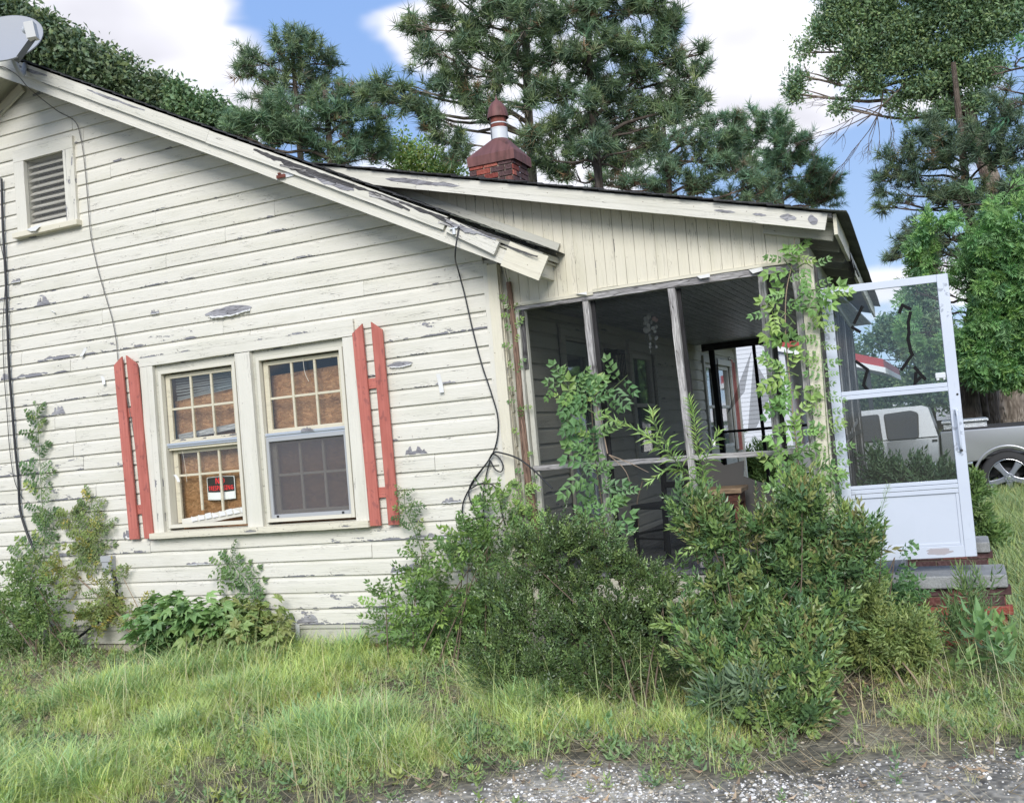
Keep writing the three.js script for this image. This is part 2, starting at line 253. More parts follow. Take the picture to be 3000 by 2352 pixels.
const blindMat = std({ color: lin(0.24, 0.26, 0.27), roughness: 0.6 });
const shellWhite = std({ color: lin(0.72, 0.71, 0.68), roughness: 0.45 }), shellPink = std({ color: lin(0.66, 0.46, 0.42), roughness: 0.45 });
const woodTop = std({ map: greyMap, roughness: 0.6, color: lin(0.95, 0.68, 0.42) });
const screenFront = std({ color: lin(0.008, 0.011, 0.013), roughness: 1, transparent: true, opacity: 0.2 });
const porchPaintShaded = std({ map: paintMap, bumpMap: paintBump, bumpScale: 0.006, roughness: 0.75, color: lin(0.56, 0.56, 0.53) });  // same siding paint, with the shade inside the porch put into its colour
const silver = phys({ color: lin(0.36, 0.37, 0.385), metalness: 0.55, roughness: 0.38, clearcoat: 0.8, clearcoatRoughness: 0.12 });
const chrome = std({ color: lin(0.75, 0.76, 0.78), metalness: 1, roughness: 0.18 }), chromeDull = std({ color: lin(0.36, 0.37, 0.42), metalness: 0.9, roughness: 0.3 });
const carGlass = phys({ color: lin(0.03, 0.035, 0.042), roughness: 0.06, clearcoat: 1, clearcoatRoughness: 0.03 });
const tyreMat = std({ color: lin(0.028, 0.028, 0.03), roughness: 0.85 });
const plate = std({ color: lin(0.5, 0.52, 0.54), metalness: 0.7, roughness: 0.45, bumpMap: concB, bumpScale: 0.01 });
const vinyl = std({ color: lin(0.56, 0.59, 0.64), roughness: 0.5 }), vinylPlain = std({ color: lin(0.6, 0.63, 0.68), roughness: 0.6 });
const redMetal = std({ color: lin(0.36, 0.05, 0.055), roughness: 0.5 }), whiteTrim = std({ color: lin(0.72, 0.73, 0.74), roughness: 0.55 });

// ---------------------------------------------------------------- the house
const house = thing('house', 'weathered cream clapboard house with peeling paint, red shutters and a side porch', 'house');
const RIDGE_X = -8.6, SLOPE = 0.51, roofTop = (x) => 6.12 - SLOPE * Math.abs(x - RIDGE_X), porchTop = (x) => 4.28 - 0.271 * (x + 4.89);
const PITCHB = 0.1445, BASE = 0.222, CLAP = [[0, 0.002], [0, 0.019], [0.004, 0.022], [0.060, 0.0205], [0.110, 0.018], [0.118, 0.0135], [0.127, 0.009], [0.1435, 0.008], [0.1435, 0.002]];
// one clapboard along the x axis from xa to xb (functions of height), front face towards +z
function clapGeo(y0, xa, xb, row, seed, ends) {
  const L = xb(y0) - xa(y0), n = Math.max(1, Math.round(L / 0.3)), pos = [], uv = [], idx = [], K = CLAP.length, off = hash3(seed, row, 1) * 4, drop = (hash3(seed, 2, 9) - 0.5) * 0.005;
  for (let i = 0; i < K - 1; i++) { // a strip for every face of the profile
    const at0 = pos.length / 3;
    for (let j = 0; j <= n; j++) for (const k of [i, i + 1]) {
      const [py, pz] = CLAP[k], y = y0 + py, x = lerp(xa(y), xb(y), j / n);
      const wy = k < 5 ? (noise2(x * 1.1 + seed * 7.3, seed) - 0.5) * 0.006 + (noise2(x * 7 + seed * 3.1, seed + 4) - 0.5) * 0.0022 + drop : 0, wz = k > 0 && k < 5 ? (noise2(x * 1.7 + seed * 5.1, seed + 9) - 0.4) * 0.005 + (k < 3 ? (noise2(x * 4 + seed, 3) - 0.4) * 0.004 : 0) : 0;
      pos.push(x, y + wy, pz + Math.max(wz, -0.002)); uv.push((x + off) / 4, (row + clamp(py / PITCHB, 0.01, 0.99)) / ROWS);
    }
    for (let j = 0; j < n; j++) { const a = at0 + j * 2; idx.push(a, a + 2, a + 1, a + 1, a + 2, a + 3); }
  }
  if (ends) for (const s of [0, 1]) { const at0 = pos.length / 3; for (const [py, pz] of CLAP) { const y = y0 + py, x = s ? xb(y) : xa(y); pos.push(x, y, pz); uv.push(0, row / ROWS); } for (let k = 1; k < K - 1; k++) s ? idx.push(at0, at0 + k + 1, at0 + k) : idx.push(at0, at0 + k, at0 + k + 1); }
  const g = new THREE.BufferGeometry(); g.setAttribute('position', new THREE.Float32BufferAttribute(pos, 3)); g.setAttribute('uv', new THREE.Float32BufferAttribute(uv, 2)); g.setIndex(idx); g.computeVertexNormals(); return g;
}
function rowFor(y, r) { const w = smooth(4.6, 2.9, y); const k = r(); return k < w * 0.5 ? 11 + Math.floor(r() * 5) : k < 0.35 + w * 0.6 ? 5 + Math.floor(r() * 6) : Math.floor(r() * 5); }

// gable wall with openings for the window pair and the vent
{
  const s = new THREE.Shape(); const wt = (x) => roofTop(x) - 0.1;
  s.moveTo(-13.8, 0.05); s.lineTo(-3.42, 0.05); s.lineTo(-3.42, wt(-3.42)); s.lineTo(RIDGE_X, wt(RIDGE_X)); s.lineTo(-13.8, wt(-13.8)); s.closePath();
  const hole = (x0, x1, y0, y1) => { const h = new THREE.Path(); h.moveTo(x0, y0); h.lineTo(x1, y0); h.lineTo(x1, y1); h.lineTo(x0, y1); h.closePath(); s.holes.push(h); };
  hole(-7.12, -6.17, 1.14, 2.69); hole(-5.95, -4.98, 1.14, 2.69); hole(-8.69, -8.136, 4.37, 5.085);
  const g = new THREE.ExtrudeGeometry(s, { depth: 0.14, bevelEnabled: false }); g.translate(0, 0, -0.14);
  const wall = part(house, 'gable_wall', metreUV(g, 0.25), paintGrey);
  const R = rng(11);
  for (let k = 0; k < 38; k++) {
    const y0 = BASE + k * PITCHB; if (y0 > 5.85) break;
    const left = (y) => Math.max(-13.8, RIDGE_X - (6.0 - y) / SLOPE), right = (y) => Math.min(-3.545, RIDGE_X + (6.0 - y) / SLOPE);
    const cuts = []; // butt joints
    let x = -13.2 + R() * 2.5; while (x < right(y0) - 0.6) { if (x > left(y0) + 0.6) cuts.push(x); x += 2.2 + R() * 3.4; }
    const gaps = []; // openings
    if (k >= 6 && k <= 17) gaps.push([-7.24, -4.9]);
    if (k >= 29 && k <= 33) gaps.push([-8.78, -8.05]);
    let spans = [[left, right]], fix = (v) => () => v;
    for (const [a, b] of gaps) { const n = []; for (const [l, r] of spans) { if (l(y0) < a) n.push([l, fix(a)]); if (r(y0) > b) n.push([fix(b), r]); } spans = n; }
    for (const c of cuts) { const n = []; for (const [l, r] of spans) if (c > l(y0) + 0.3 && c < r(y0) - 0.3) n.push([l, fix(c - 0.0015)], [fix(c + 0.0015), r]); else n.push([l, r]); spans = n; }
    for (const [l, r] of spans) { const y1 = y0 + 0.14; if (r(y1) - l(y1) < 0.05) continue; part(wall, 'clapboard', clapGeo(y0, l, r, rowFor(y0, R), Math.floor(R() * 1e5), true), paint); }
  }
  // pieces of bare wood and curling paint
  const flake = (x, y, w, h, seed, curl) => { // torn patch of bare wood, and the paint that hangs from its lower edge
    const r = rng(seed), lens = h < 0 , n = 22, top = [], bot = [], yb = BASE + Math.floor((y - BASE) / PITCHB) * PITCHB + 0.006; h = Math.abs(h); let st = 0.6, sb = 0; for (let i = 0; i <= n; i++) { const t = i / n, e = Math.pow(Math.sin(Math.PI * t), lens ? 0.7 : 0.28); if (r() < 0.45) st = 0.35 + 0.6 * r(); if (r() < 0.3) sb = r() < 0.7 ? 0 : 0.25 * r(); const X = x + w * (t - 0.5) + (i && i < n ? (r() - 0.5) * w / n * 0.8 : 0); if (lens) { top.push([X, y + h * e * (0.3 + 0.25 * st)]); bot.push([X, y - h * e * (0.3 + 0.12 * r())]); } else { top.push([X, yb + Math.min(h, 0.108) * e * st]); bot.push([X, yb + 0.004 + sb * h * e * 0.5]); } }
    const v = [], f = []; for (let i = 0; i <= n; i++) { v.push([...top[i], 0.0255], [...bot[i], 0.0262]); if (i) { const a = 2 * i - 2; f.push([a, a + 1, a + 2], [a + 2, a + 1, a + 3]); } }
    const g = poly(v, f), p = g.attributes.position, uv = g.attributes.uv; for (let i = 0; i < p.count; i++) uv.setXY(i, p.getX(i) * 2, p.getY(i) * 2 + seed * 0.1);
    part(wall, 'bare_wood_patch', g, bareWood);
    if (curl) { const cv = [], cf = []; for (let i = 2; i <= n - 1; i++) { const [bx0, by0] = bot[i], c = curl * (0.6 + 0.5 * r()); for (let k = 0; k < 4; k++) { const a = k / 3; cv.push([bx0, by0 - c * 0.8 * Math.sin(a * 2.2), 0.027 + c * (1 - Math.cos(a * 2.2)) * 0.6]); } if (i > 2) { const a = cv.length - 8; for (let k = 0; k < 3; k++) cf.push([a + k, a + k + 1, a + k + 4], [a + k + 4, a + k + 1, a + k + 5]); } } part(wall, 'paint_flake', poly(cv, cf), flakeMat); }
  };
  const spot = (dx, dy) => onZ(dx, dy, 0.03);
  for (const [dx, dy, w, h, c] of [[484, 662, 0.56, -0.1, 0.03], [90, 645, 0.18, 0.1, 0], [328, 666, 0.11, 0.06, 0.012], [122, 880, 0.2, 0.12, 0], [850, 775, 0.26, -0.05, 0.018], [945, 783, 0.2, 0.03, 0], [652, 1312, 0.24, 0.11, 0], [885, 960, 0.22, 0.09, 0], [928, 1140, 0.5, 0.06, 0.015], [270, 1118, 0.14, 0.2, 0.02], [30, 575, 0.14, 0.05, 0.02], [104, 1230, 0.2, 0.1, 0], [205, 1285, 0.26, 0.1, 0], [860, 1195, 0.3, 0.09, 0.014], [880, 1215, 0.16, 0.13, 0], [650, 888, 0.14, 0.05, 0], [10, 800, 0.15, 0.1, 0], [960, 1060, 0.2, 0.05, 0.01], [420, 1192, 0.3, 0.03, 0.01]]) { const p = spot(dx, dy); flake(p.x, p.y, w, h, Math.floor(dx * 7 + dy), c); }
  for (const [dx, dy, l, a] of [[931, 795, 0.17, -1.35], [630, 1318, 0.19, -1.5], [105, 660, 0.1, -0.4], [370, 1010, 0.1, -0.8], [740, 1112, 0.12, -0.6], [180, 740, 0.09, -2], [215, 800, 0.1, -1.1], [260, 868, 0.09, -0.5]]) { // strips that stand off
    const p = spot(dx, dy), v = [], f = []; for (let i = 0; i <= 4; i++) { const t = i / 4, o = 0.02 + 0.03 * t * t; v.push([p.x + Math.cos(a) * l * t - 0.02 * Math.sin(a), p.y + Math.sin(a) * l * t, o], [p.x + Math.cos(a) * l * t + 0.02 * Math.sin(a), p.y + Math.sin(a) * l * t, o + 0.006]); if (i) { const k = 2 * i - 2; f.push([k, k + 1, k + 2], [k + 2, k + 1, k + 3]); } } part(wall, 'paint_flake', poly(v, f), flakeMat);
  }
}
// corner boards
part(house, 'corner_board', board(V(-3.525, 0.16, 0.012), V(-3.525, 3.22, 0.012), 0.042, 0.026, V(1, 0, 0), 0.002, 3, 0.25, 0.6), paint);
part(house, 'corner_board', board(V(-3.456, 0.12, 0.016), V(-3.456, 3.2, 0.016), 0.092, 0.036, V(1, 0, 0), 0.0025, 4, 0.25, 0.35), paintWarm);
part(house, 'corner_board', board(V(-3.418, 0.12, -0.055), V(-3.418, 3.2, -0.055), 0.10, 0.026, V(0, 0, 1), 0.002, 5, 0.25, 0.3), paintWarm);
// foundation: low stucco curtain with a hole, piers of brick behind
{
  const f = part(house, 'foundation', [bx(-13.8, -5.42, -0.25, 0.19, -0.16, -0.03), bx(-4.84, -3.42, -0.25, 0.19, -0.16, -0.03), bx(-5.42, -4.84, 0.12, 0.19, -0.16, -0.031)], foundation);
  part(f, 'brick', bx(-4.98, -4.78, -0.02, 0.05, -0.2, -0.02), brickMats[3]); part(f, 'brick', bx(-5.2, -4.99, -0.1, -0.03, -0.2, -0.0), brickMats[1]);
  part(house, 'sill_board', board(V(-13.8, 0.205, 0.0), V(-3.42, 0.205, 0.0), 0.04, 0.03, V(0, 1, 0), 0.002, 6, 0.25, 0.3), paintGrey);
}
// other walls and the dark inside
part(house, 'house_wall', metreUV(new THREE.BoxGeometry(10.4, 3.2, 0.14).translate(-8.6, 1.7, -9.63), 0.25), paintGrey);
part(house, 'house_wall', bx(-13.8, -13.66, 0.05, 3.3, -9.7, -0.14, 0.25), paintGrey);
part(house, 'room_floor', bx(-13.66, -3.56, 0.5, 0.6, -9.56, -0.14), darkWood);
part(house, 'room_ceiling', bx(-13.66, -3.56, 3.0, 3.06, -9.56, -0.14), dark);

// roof: deck, courses of shingles, rakes
{
  const deck = (s) => { const a = [RIDGE_X, roofTop(RIDGE_X) - 0.03], b = [RIDGE_X + s * 5.73, roofTop(RIDGE_X + 5.73) - 0.03], sh = new THREE.Shape(); sh.moveTo(a[0], a[1]); sh.lineTo(b[0], b[1]); sh.lineTo(b[0], b[1] - 0.045); sh.lineTo(a[0], a[1] - 0.045); sh.closePath(); const g = new THREE.ExtrudeGeometry(sh, { depth: 10.4, bevelEnabled: false }); g.translate(0, 0, -10.05); return metreUV(g, 0.5); };
  const roof = part(house, 'roof', [deck(1), deck(-1)], paintGrey);
  const R = rng(21);
  for (const s of [1, -1]) for (let k = 0; k < 45; k++) { const d = k * 0.128, x = RIDGE_X + s * d, y = roofTop(x); const g = new THREE.BoxGeometry(0.17, 0.009, 10.5 + R() * 0.012, 1, 1, 40), p = g.attributes.position; for (let i = 0; i < p.count; i++) { const z = p.getZ(i); p.setY(i, p.getY(i) + (noise2(z * 2.2 + k * 3, k) - 0.5) * 0.008 * (p.getX(i) > 0 ? 1 : 0.3)); } g.rotateZ(-s * (Math.atan(SLOPE) - 0.06)); g.translate(x + s * 0.075, y - 0.5 * s * 0 - 0.028 + 0.004, -4.84 + 0.01 * R()); part(roof, 'shingle_course', metreUV(g, 1), k > 38 && s > 0 ? shingleMoss : shingle); }
  for (const s of [1, -1]) {
    const P = (d, drop, z) => V(RIDGE_X + s * d, roofTop(RIDGE_X + d) - drop, z), up = V(0, 1, 0);
    // proud upper strip, broken near its low end on the right
    const cutsU = s > 0 ? [[0, 2.6], [2.602, 4.93], [4.95, 5.37]] : [[0, 5.73]];
    cutsU.forEach(([a, b], i) => part(house, 'rake_board', board(P(a, 0.078 + (s > 0 && i === 2 ? 0.012 : 0), 0.385), P(b, 0.078 + (s > 0 && i === 2 ? 0.055 : 0), s > 0 && i === 2 ? 0.4 : 0.385), 0.112, 0.03, up, 0.003, 31 + i + s, 0.25, 0.4), paint));
    part(house, 'rake_board', board(P(0, 0.182, 0.352), P(5.62, 0.182, 0.352), 0.115, 0.03, up, 0.003, 41 + s, 0.25, 0.45), paint);
    for (let z = -0.05; z > -9.9; z -= 0.6) part(house, 'rafter', board(P(4.55, 0.14, z), P(5.6, 0.14, z), 0.1, 0.045, up, 0.002, 50 + Math.round(z * 9)), paintGrey);
    part(house, 'eave_board', bx(RIDGE_X + s * 5.64, RIDGE_X + s * 5.675, roofTop(RIDGE_X + 5.66) - 0.24, roofTop(RIDGE_X + 5.66) - 0.06, -10.05, 0.33, 0.25), paint);
  }
  // rotten end of the eave: a stub board turned outwards, splinters, ragged stretches of blackened wood
  const e = (d, drop, z) => V(RIDGE_X + d, roofTop(RIDGE_X + d) - drop, z);
  part(house, 'eave_return', board(e(5.44, 0.15, 0.402), e(5.74, 0.16, 0.375), 0.2, 0.028, V(0, 1, 0), 0.004, 61, 0.25, 0.4), paintWarm);
  for (let i = 0; i < 16; i++) { const R2 = rng(70 + i), d = 3.3 + R2() * 2.1; part(house, 'wood_splinter', board(e(d, 0.03 + R2() * 0.07, 0.4025), e(d + 0.1 + 0.22 * R2(), 0.035 + R2() * 0.08, 0.405), 0.006 + 0.008 * R2(), 0.006, V(0, 1, 0), 0.003, 80 + i), i % 3 ? darkWood : greyWood); }
  const ragged = (d0, d1, top, depth, m, seed, z = 0.4012) => { const R2 = rng(seed), n = Math.ceil((d1 - d0) / 0.035), v = [], f = []; let a = 0.5; for (let i = 0; i <= n; i++) { const t = i / n, d = lerp(d0, d1, t), w = Math.pow(Math.sin(Math.PI * clamp(t, 0.02, 0.98)), 0.5); a = clamp(a + (R2() - 0.5) * 0.6, 0.1, 1); const u = e(d, top + 0.008 * R2(), z), l = e(d + 0.02 * (R2() - 0.5), top + 0.012 + depth * a * w, z); v.push([u.x, u.y, u.z], [l.x, l.y, l.z + 0.0006]); if (i) { const k = 2 * i - 2; f.push([k, k + 1, k + 2], [k + 2, k + 1, k + 3]); } } const g = poly(v, f), p = g.attributes.position; for (let i = 0; i < p.count; i++) g.attributes.uv.setXY(i, p.getX(i) * 1.1 + p.getY(i) * 0.5, p.getY(i) * 3); part(house, 'rotten_wood', g, m); };
  ragged(3.1, 4.35, 0.03, 0.075, darkWood, 5); ragged(3.5, 4.1, 0.07, 0.05, bareWood, 6, 0.4022); ragged(4.3, 5.5, 0.026, 0.03, darkWood, 7); ragged(4.95, 5.38, 0.05, 0.06, bareWood, 8, 0.418); ragged(5.45, 5.72, 0.07, 0.03, darkWood, 9, 0.42); ragged(1.2, 1.9, 0.04, 0.02, bareWood, 10); ragged(0.3, 0.7, 0.05, 0.03, bareWood, 12);
  part(house, 'roof_flashing', board(V(-4.5, roofTop(-4.5) + 0.045, 0.015), V(-2.86, roofTop(-2.86) + 0.045, 0.015), 0.1, 0.02, V(0, 1, 0), 0.002, 93, 0.25, 0.4), paintGrey);
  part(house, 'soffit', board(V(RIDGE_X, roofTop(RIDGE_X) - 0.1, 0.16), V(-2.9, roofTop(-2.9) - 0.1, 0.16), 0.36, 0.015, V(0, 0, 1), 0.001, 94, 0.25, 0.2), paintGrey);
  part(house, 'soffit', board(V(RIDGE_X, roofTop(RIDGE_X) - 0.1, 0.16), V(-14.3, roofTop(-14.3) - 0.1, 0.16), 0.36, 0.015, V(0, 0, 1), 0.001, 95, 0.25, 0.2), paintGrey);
  part(house, 'frieze_board', board(V(RIDGE_X - 0.05, 5.86, 0.035), V(-13.7, roofTop(-13.7) - 0.22, 0.035), 0.1, 0.022, V(0, 1, 0), 0.002, 96, 0.25, 0.4), paint);
}
// chimney: bricks, hood, flue
{
  const x0 = -5.49, x1 = -4.89, z1 = -4.1, z0 = -4.62, R = rng(31), core = part(house, 'chimney', bx(x0 + 0.008, x1 - 0.008, 4.1, 5.33, z0 + 0.008, z1 - 0.008, 2), mortar);
  const bg = [0.29, 0.19, 0.09].map((l) => metreUV(new RoundedBoxGeometry(l, 0.062, 0.09, 1, 0.004), 2));
  for (let k = 0; k < 16; k++) { const y = 4.14 + k * 0.0745; for (const side of [0, 1, 2, 3]) { const L = side % 2 ? z1 - z0 : x1 - x0; let t = (k + side) % 2 ? 0.006 : 0.1; if ((k + side) % 2 === 0) place(side, 0.053, bg[2], y, k); while (t < L - 0.06) { const l = Math.min(0.19, L - t - 0.006); place(side, t + l / 2, l > 0.15 ? bg[1] : bg[2], y, k, l / (l > 0.15 ? 0.19 : 0.09)); t += l + 0.011; } } }
  function place(side, t, g, y, k, sx = 1) { if (y > 5.29) return; const d = 0.036 - R() * 0.006, m = part(core, 'brick', g, brickMats[k > 11 && R() < 0.6 ? 4 : Math.floor(R() * 4)]); const o = [[x0 + t, z1 - d, 0], [x1 - d, z1 - t, Math.PI / 2], [x0 + t, z0 + d, 0], [x0 + d, z1 - t, Math.PI / 2]][side]; m.position.set(o[0], y + 0.03, o[1]); m.rotation.y = o[2]; m.scale.x = sx; }
  const cx = (x0 + x1) / 2 + 0.02, cz = (z0 + z1) / 2, a = 0.33, b = 0.29, v = [[cx - a, 5.3, cz + b], [cx + a, 5.3, cz + b], [cx + a, 5.3, cz - b], [cx - a, 5.3, cz - b], [cx - a, 5.42, cz + b], [cx + a, 5.42, cz + b], [cx + a, 5.42, cz - b], [cx - a, 5.42, cz - b]], f = [];
  for (let i = 0; i < 4; i++) { const j = (i + 1) % 4; f.push([i, j, i + 4], [j, j + 4, i + 4]); }
  const n = 24, ring = (r, y) => { for (let i = 0; i < n; i++) { const t = i / n * 2 * Math.PI; v.push([cx + 0.03 + Math.cos(t) * r, y, cz + 0.0 + Math.sin(t) * r]); } };
  ring(0.115, 5.66); const base = 8; for (let i = 0; i < n; i++) { const q = i / n * 2 * Math.PI + 1e-6, c = Math.cos(q) >= 0 ? (Math.sin(q) >= 0 ? 5 : 6) : (Math.sin(q) >= 0 ? 4 : 7), q2 = (i + 1) / n * 2 * Math.PI + 1e-6, c2 = Math.cos(q2) >= 0 ? (Math.sin(q2) >= 0 ? 5 : 6) : (Math.sin(q2) >= 0 ? 4 : 7), i2 = base + (i + 1) % n; f.push([c, base + i, i2]); if (c !== c2) f.push([c, i2, c2]); }
  part(core, 'metal_hood', metreUV(toCreasedNormals(poly(v, f), 0.6), 1.6), rust);
  const px = cx + 0.03, cyl = (r, y0, y1, r2 = r) => metreUV(new THREE.CylinderGeometry(r2, r, y1 - y0, 28, 1, true).translate(px, (y0 + y1) / 2, cz), 1.6);
  part(core, 'flue_pipe', cyl(0.112, 5.62, 5.8), whiteMetal); part(core, 'flue_pipe', cyl(0.109, 5.78, 5.96), rustOrange);
  part(core, 'pipe_band', cyl(0.114, 5.795, 5.81), whiteMetal); part(core, 'pipe_band', cyl(0.112, 5.86, 5.875), whiteMetal);
  part(core, 'pipe_cap', metreUV(new THREE.LatheGeometry([[0.0, 6.27], [0.008, 6.22], [0.02, 6.19], [0.07, 6.15], [0.115, 6.08], [0.137, 5.99], [0.142, 5.945], [0.136, 5.945], [0.13, 5.98]].map((q) => new THREE.Vector2(...q)), 28).translate(px, 0, cz), 1.6), rust);
  part(core, 'hood_strap', bx(-5.26, -5.215, 5.02, 5.31, z1 + 0.002, z1 + 0.006), rust); part(core, 'hood_strap', bx(x1 + 0.002, x1 + 0.006, 5.02, 5.31, z1 - 0.25, z1 - 0.215), whiteMetal); part(core, 'guy_wire', tube([V(px - 0.07, 5.97, cz + 0.1), V(px - 0.06, 5.64, cz + 0.115)], 0.005, 5), black);
}
// gable vent
{
  const T = (x0, x1, y0, y1, z = 0.05, s) => board((x1 - x0) > (y1 - y0) ? V(x0, (y0 + y1) / 2, z - 0.02) : V((x0 + x1) / 2, y0, z - 0.02), (x1 - x0) > (y1 - y0) ? V(x1, (y0 + y1) / 2, z - 0.02) : V((x0 + x1) / 2, y1, z - 0.02), Math.min(x1 - x0, y1 - y0), 0.045, (x1 - x0) > (y1 - y0) ? V(0, 1, 0) : V(1, 0, 0), 0.0015, s || 5, 0.25, 0.35);
  const vent = part(house, 'gable_vent', [bx(-8.7, -8.13, 4.36, 5.1, -0.16, -0.14)], dark);
  part(vent, 'casing', T(-8.835, -8.69, 4.345, 5.085, 0.05, 1), paint); part(vent, 'casing', T(-8.136, -7.992, 4.345, 5.085, 0.05, 2), paint); part(vent, 'casing', T(-8.835, -7.992, 5.088, 5.213, 0.05, 3), paint);
  part(vent, 'sill', rbx(-8.875, -7.965, 4.285, 4.34, -0.02, 0.095, 0.004, 0.25), paintWarm);
  for (let k = 0; k < 10; k++) { const y = 4.40 + k * 0.0705; const g = new THREE.BoxGeometry(0.55, 0.012, 0.1); g.rotateX(0.62); g.rotateZ((hash3(k, 2, 2) - 0.5) * 0.012); g.translate(-8.413, y, -0.045); part(vent, 'slat', metreUV(g, 0.25), paint); }
  const w = []; for (let x = -8.72; x < -8.17; x += 0.0135) w.push(bx(x, x + 0.0009, 4.36, 5.09, 0.004, 0.0056)); for (let y = 4.36; y < 5.09; y += 0.0135) w.push(bx(-8.72, -8.14, y, y + 0.0009, 0.0058, 0.0074));
  part(vent, 'wire_mesh', w, std({ color: lin(0.3, 0.3, 0.29), roughness: 0.6 }));
  const v = [[-8.66, 4.345, 0.1], [-8.42, 4.37, 0.1], [-8.5, 4.30, 0.125], [-8.58, 4.31, 0.12]]; part(vent, 'paint_flake', poly(v, [[0, 3, 1], [3, 2, 1]]), flakeMat);
}
// the window pair
{
  const trim = (a, b, w, s, m = paint) => part(house, 'window_casing', board(a, b, w, 0.045, Math.abs(a.x - b.x) > Math.abs(a.y - b.y) ? V(0, 1, 0) : V(1, 0, 0), 0.0025, s, 0.25, 0.38), m);
  trim(V(-7.325, 2.835, 0.026), V(-4.84, 2.845, 0.026), 0.15, 101); trim(V(-7.24, 1.13, 0.024), V(-7.24, 2.758, 0.024), 0.155, 102); trim(V(-4.9, 1.13, 0.024), V(-4.9, 2.765, 0.024), 0.13, 103); trim(V(-6.065, 1.13, 0.024), V(-6.075, 2.76, 0.024), 0.17, 104);
  part(house, 'window_sill', board(V(-7.3, 1.107, 0.045), V(-4.815, 1.107, 0.045), 0.055, 0.11, V(0, 1, 0), 0.003, 105, 0.25, 0.4), paintWarm);
  const mkWindow = (x0, x1, which) => {
    const mid = 1.965, y0 = 1.165, y1 = 2.695, fr = 0.035;
    const win = part(house, 'window', [rbx(x0, x0 + fr, y0, y1, -0.02, 0.03, 0.003, 0.25), rbx(x1 - fr, x1, y0, y1, -0.02, 0.03, 0.003, 0.25), rbx(x0 + fr, x1 - fr, y1 - 0.03, y1, -0.02, 0.03, 0.003, 0.25), rbx(x0 + fr, x1 - fr, y0, y0 + 0.035, -0.02, 0.032, 0.003, 0.25), bx(x0 + 0.01, x0 + 0.03, y0, y1, -0.12, -0.02), bx(x1 - 0.03, x1 - 0.01, y0, y1, -0.12, -0.02)], creamTrim);
    const sash = (ya, yb, z, rail, bottom, mh, name) => {
      const a = x0 + fr + 0.004, b = x1 - fr - 0.004, st = 0.052;
      part(win, name, [rbx(a, a + st, ya, yb, z - 0.03, z, 0.003, 0.25), rbx(b - st, b, ya, yb, z - 0.03, z, 0.003, 0.25), rbx(a + st, b - st, yb - rail, yb, z - 0.03, z, 0.003, 0.25), ...(bottom ? [rbx(a + st, b - st, ya, ya + bottom, z - 0.03, z, 0.003, 0.25)] : [])], creamOld);
      const gx0 = a + st, gx1 = b - st, gy0 = ya + (bottom || 0.05), gy1 = yb - rail, c1 = lerp(gx0, gx1, 0.336), c2 = lerp(gx0, gx1, 0.668);
      for (const c of [c1, c2]) part(win, 'muntin', rbx(c - 0.011, c + 0.011, which === 0 && name === 'lower_sash' ? gy0 + (c === c1 ? 0.06 : 0.02) : gy0, gy1, z - 0.024, z - 0.002, 0.003, 0.25), creamOld);
      for (const [p, q] of [[gx0, c1 - 0.011], [c1 + 0.011, c2 - 0.011], [c2 + 0.011, gx1]]) { part(win, 'muntin', rbx(p, q, mh - 0.011, mh + 0.011, z - 0.022, z - 0.004, 0.003, 0.25), creamOld); for (const [r, s] of [[gy0, mh - 0.011], [mh + 0.011, gy1]]) part(win, 'pane', bx(p, q, r, s, z - 0.0155, z - 0.0125), glass); }
    };
    sash(1.975, 2.655, -0.028, 0.04, 0.045, which ? 2.305 : 2.315, 'upper_sash');
    sash(1.205, 1.93, -0.062, 0.05, which ? 0.06 : 0.0, which ? 1.59 : 1.665, 'lower_sash');
    part(win, 'meeting_rail', [rbx(x0 + 0.02, x1 - 0.02, 1.958, 1.985, -0.02, 0.016, 0.004), rbx(x0 + 0.03, x1 - 0.03, 1.94, 1.957, -0.03, 0.006, 0.003)], aluminium);
    part(win, 'blind_stop', rbx(x0 + 0.04, x1 - 0.04, 1.915, 1.944, -0.05, -0.008, 0.003, 0.25), creamOld);
    const top0 = which ? 2.53 : 2.40, top1 = which ? 2.555 : 2.485, zb = -0.17, sh = new THREE.Shape(); sh.moveTo(x0 + 0.02, 1.05); sh.lineTo(x1 - 0.02, 1.05); sh.lineTo(x1 - 0.02, top1); sh.lineTo(x0 + 0.02, top0); sh.closePath();
    part(win, 'strand_board', metreUV(new THREE.ExtrudeGeometry(sh, { depth: 0.012, bevelEnabled: false }).translate(0, 0, zb), 0.85), osb);
    return win;
  };
  const w1 = mkWindow(-7.115, -6.185, 0), w2 = mkWindow(-5.94, -4.99, 1);
  for (let k = 0; k < 9; k++) part(w1, 'blind_slat', board(V(-7.04, 2.405 + k * 0.028 + (k < 3 ? 0.0 : 0.0), -0.132), V(-6.22, 2.455 + k * 0.021 + (k < 2 ? 0.02 : 0), -0.132), 0.016, 0.002, V(0, 1, 0.5), 0.004, 110 + k), blindMat);
  part(w1, 'loose_rail', board(V(-7.03, 2.045, -0.115), V(-6.23, 2.1, -0.115), 0.055, 0.02, V(0, 1, 0), 0.003, 120), greyWood);
  part(w1, 'rotten_rail', board(V(-7.02, 1.2, -0.07), V(-6.24, 1.275, -0.068), 0.085, 0.03, V(0, 1, 0), 0.008, 121, 0.25, 0.6), paint);
  for (let i = 0; i < 8; i++) { const x = -6.9 + i * 0.085, y = 1.235 + i * 0.008; part(w1, 'paint_flake', poly([[x, y + 0.03, -0.05], [x + 0.07, y + 0.02 * (i % 3), -0.05], [x + 0.02, y - 0.02, -0.036], [x + 0.09, y - 0.012, -0.04]], [[0, 2, 1], [1, 2, 3]]), flakeMat); }
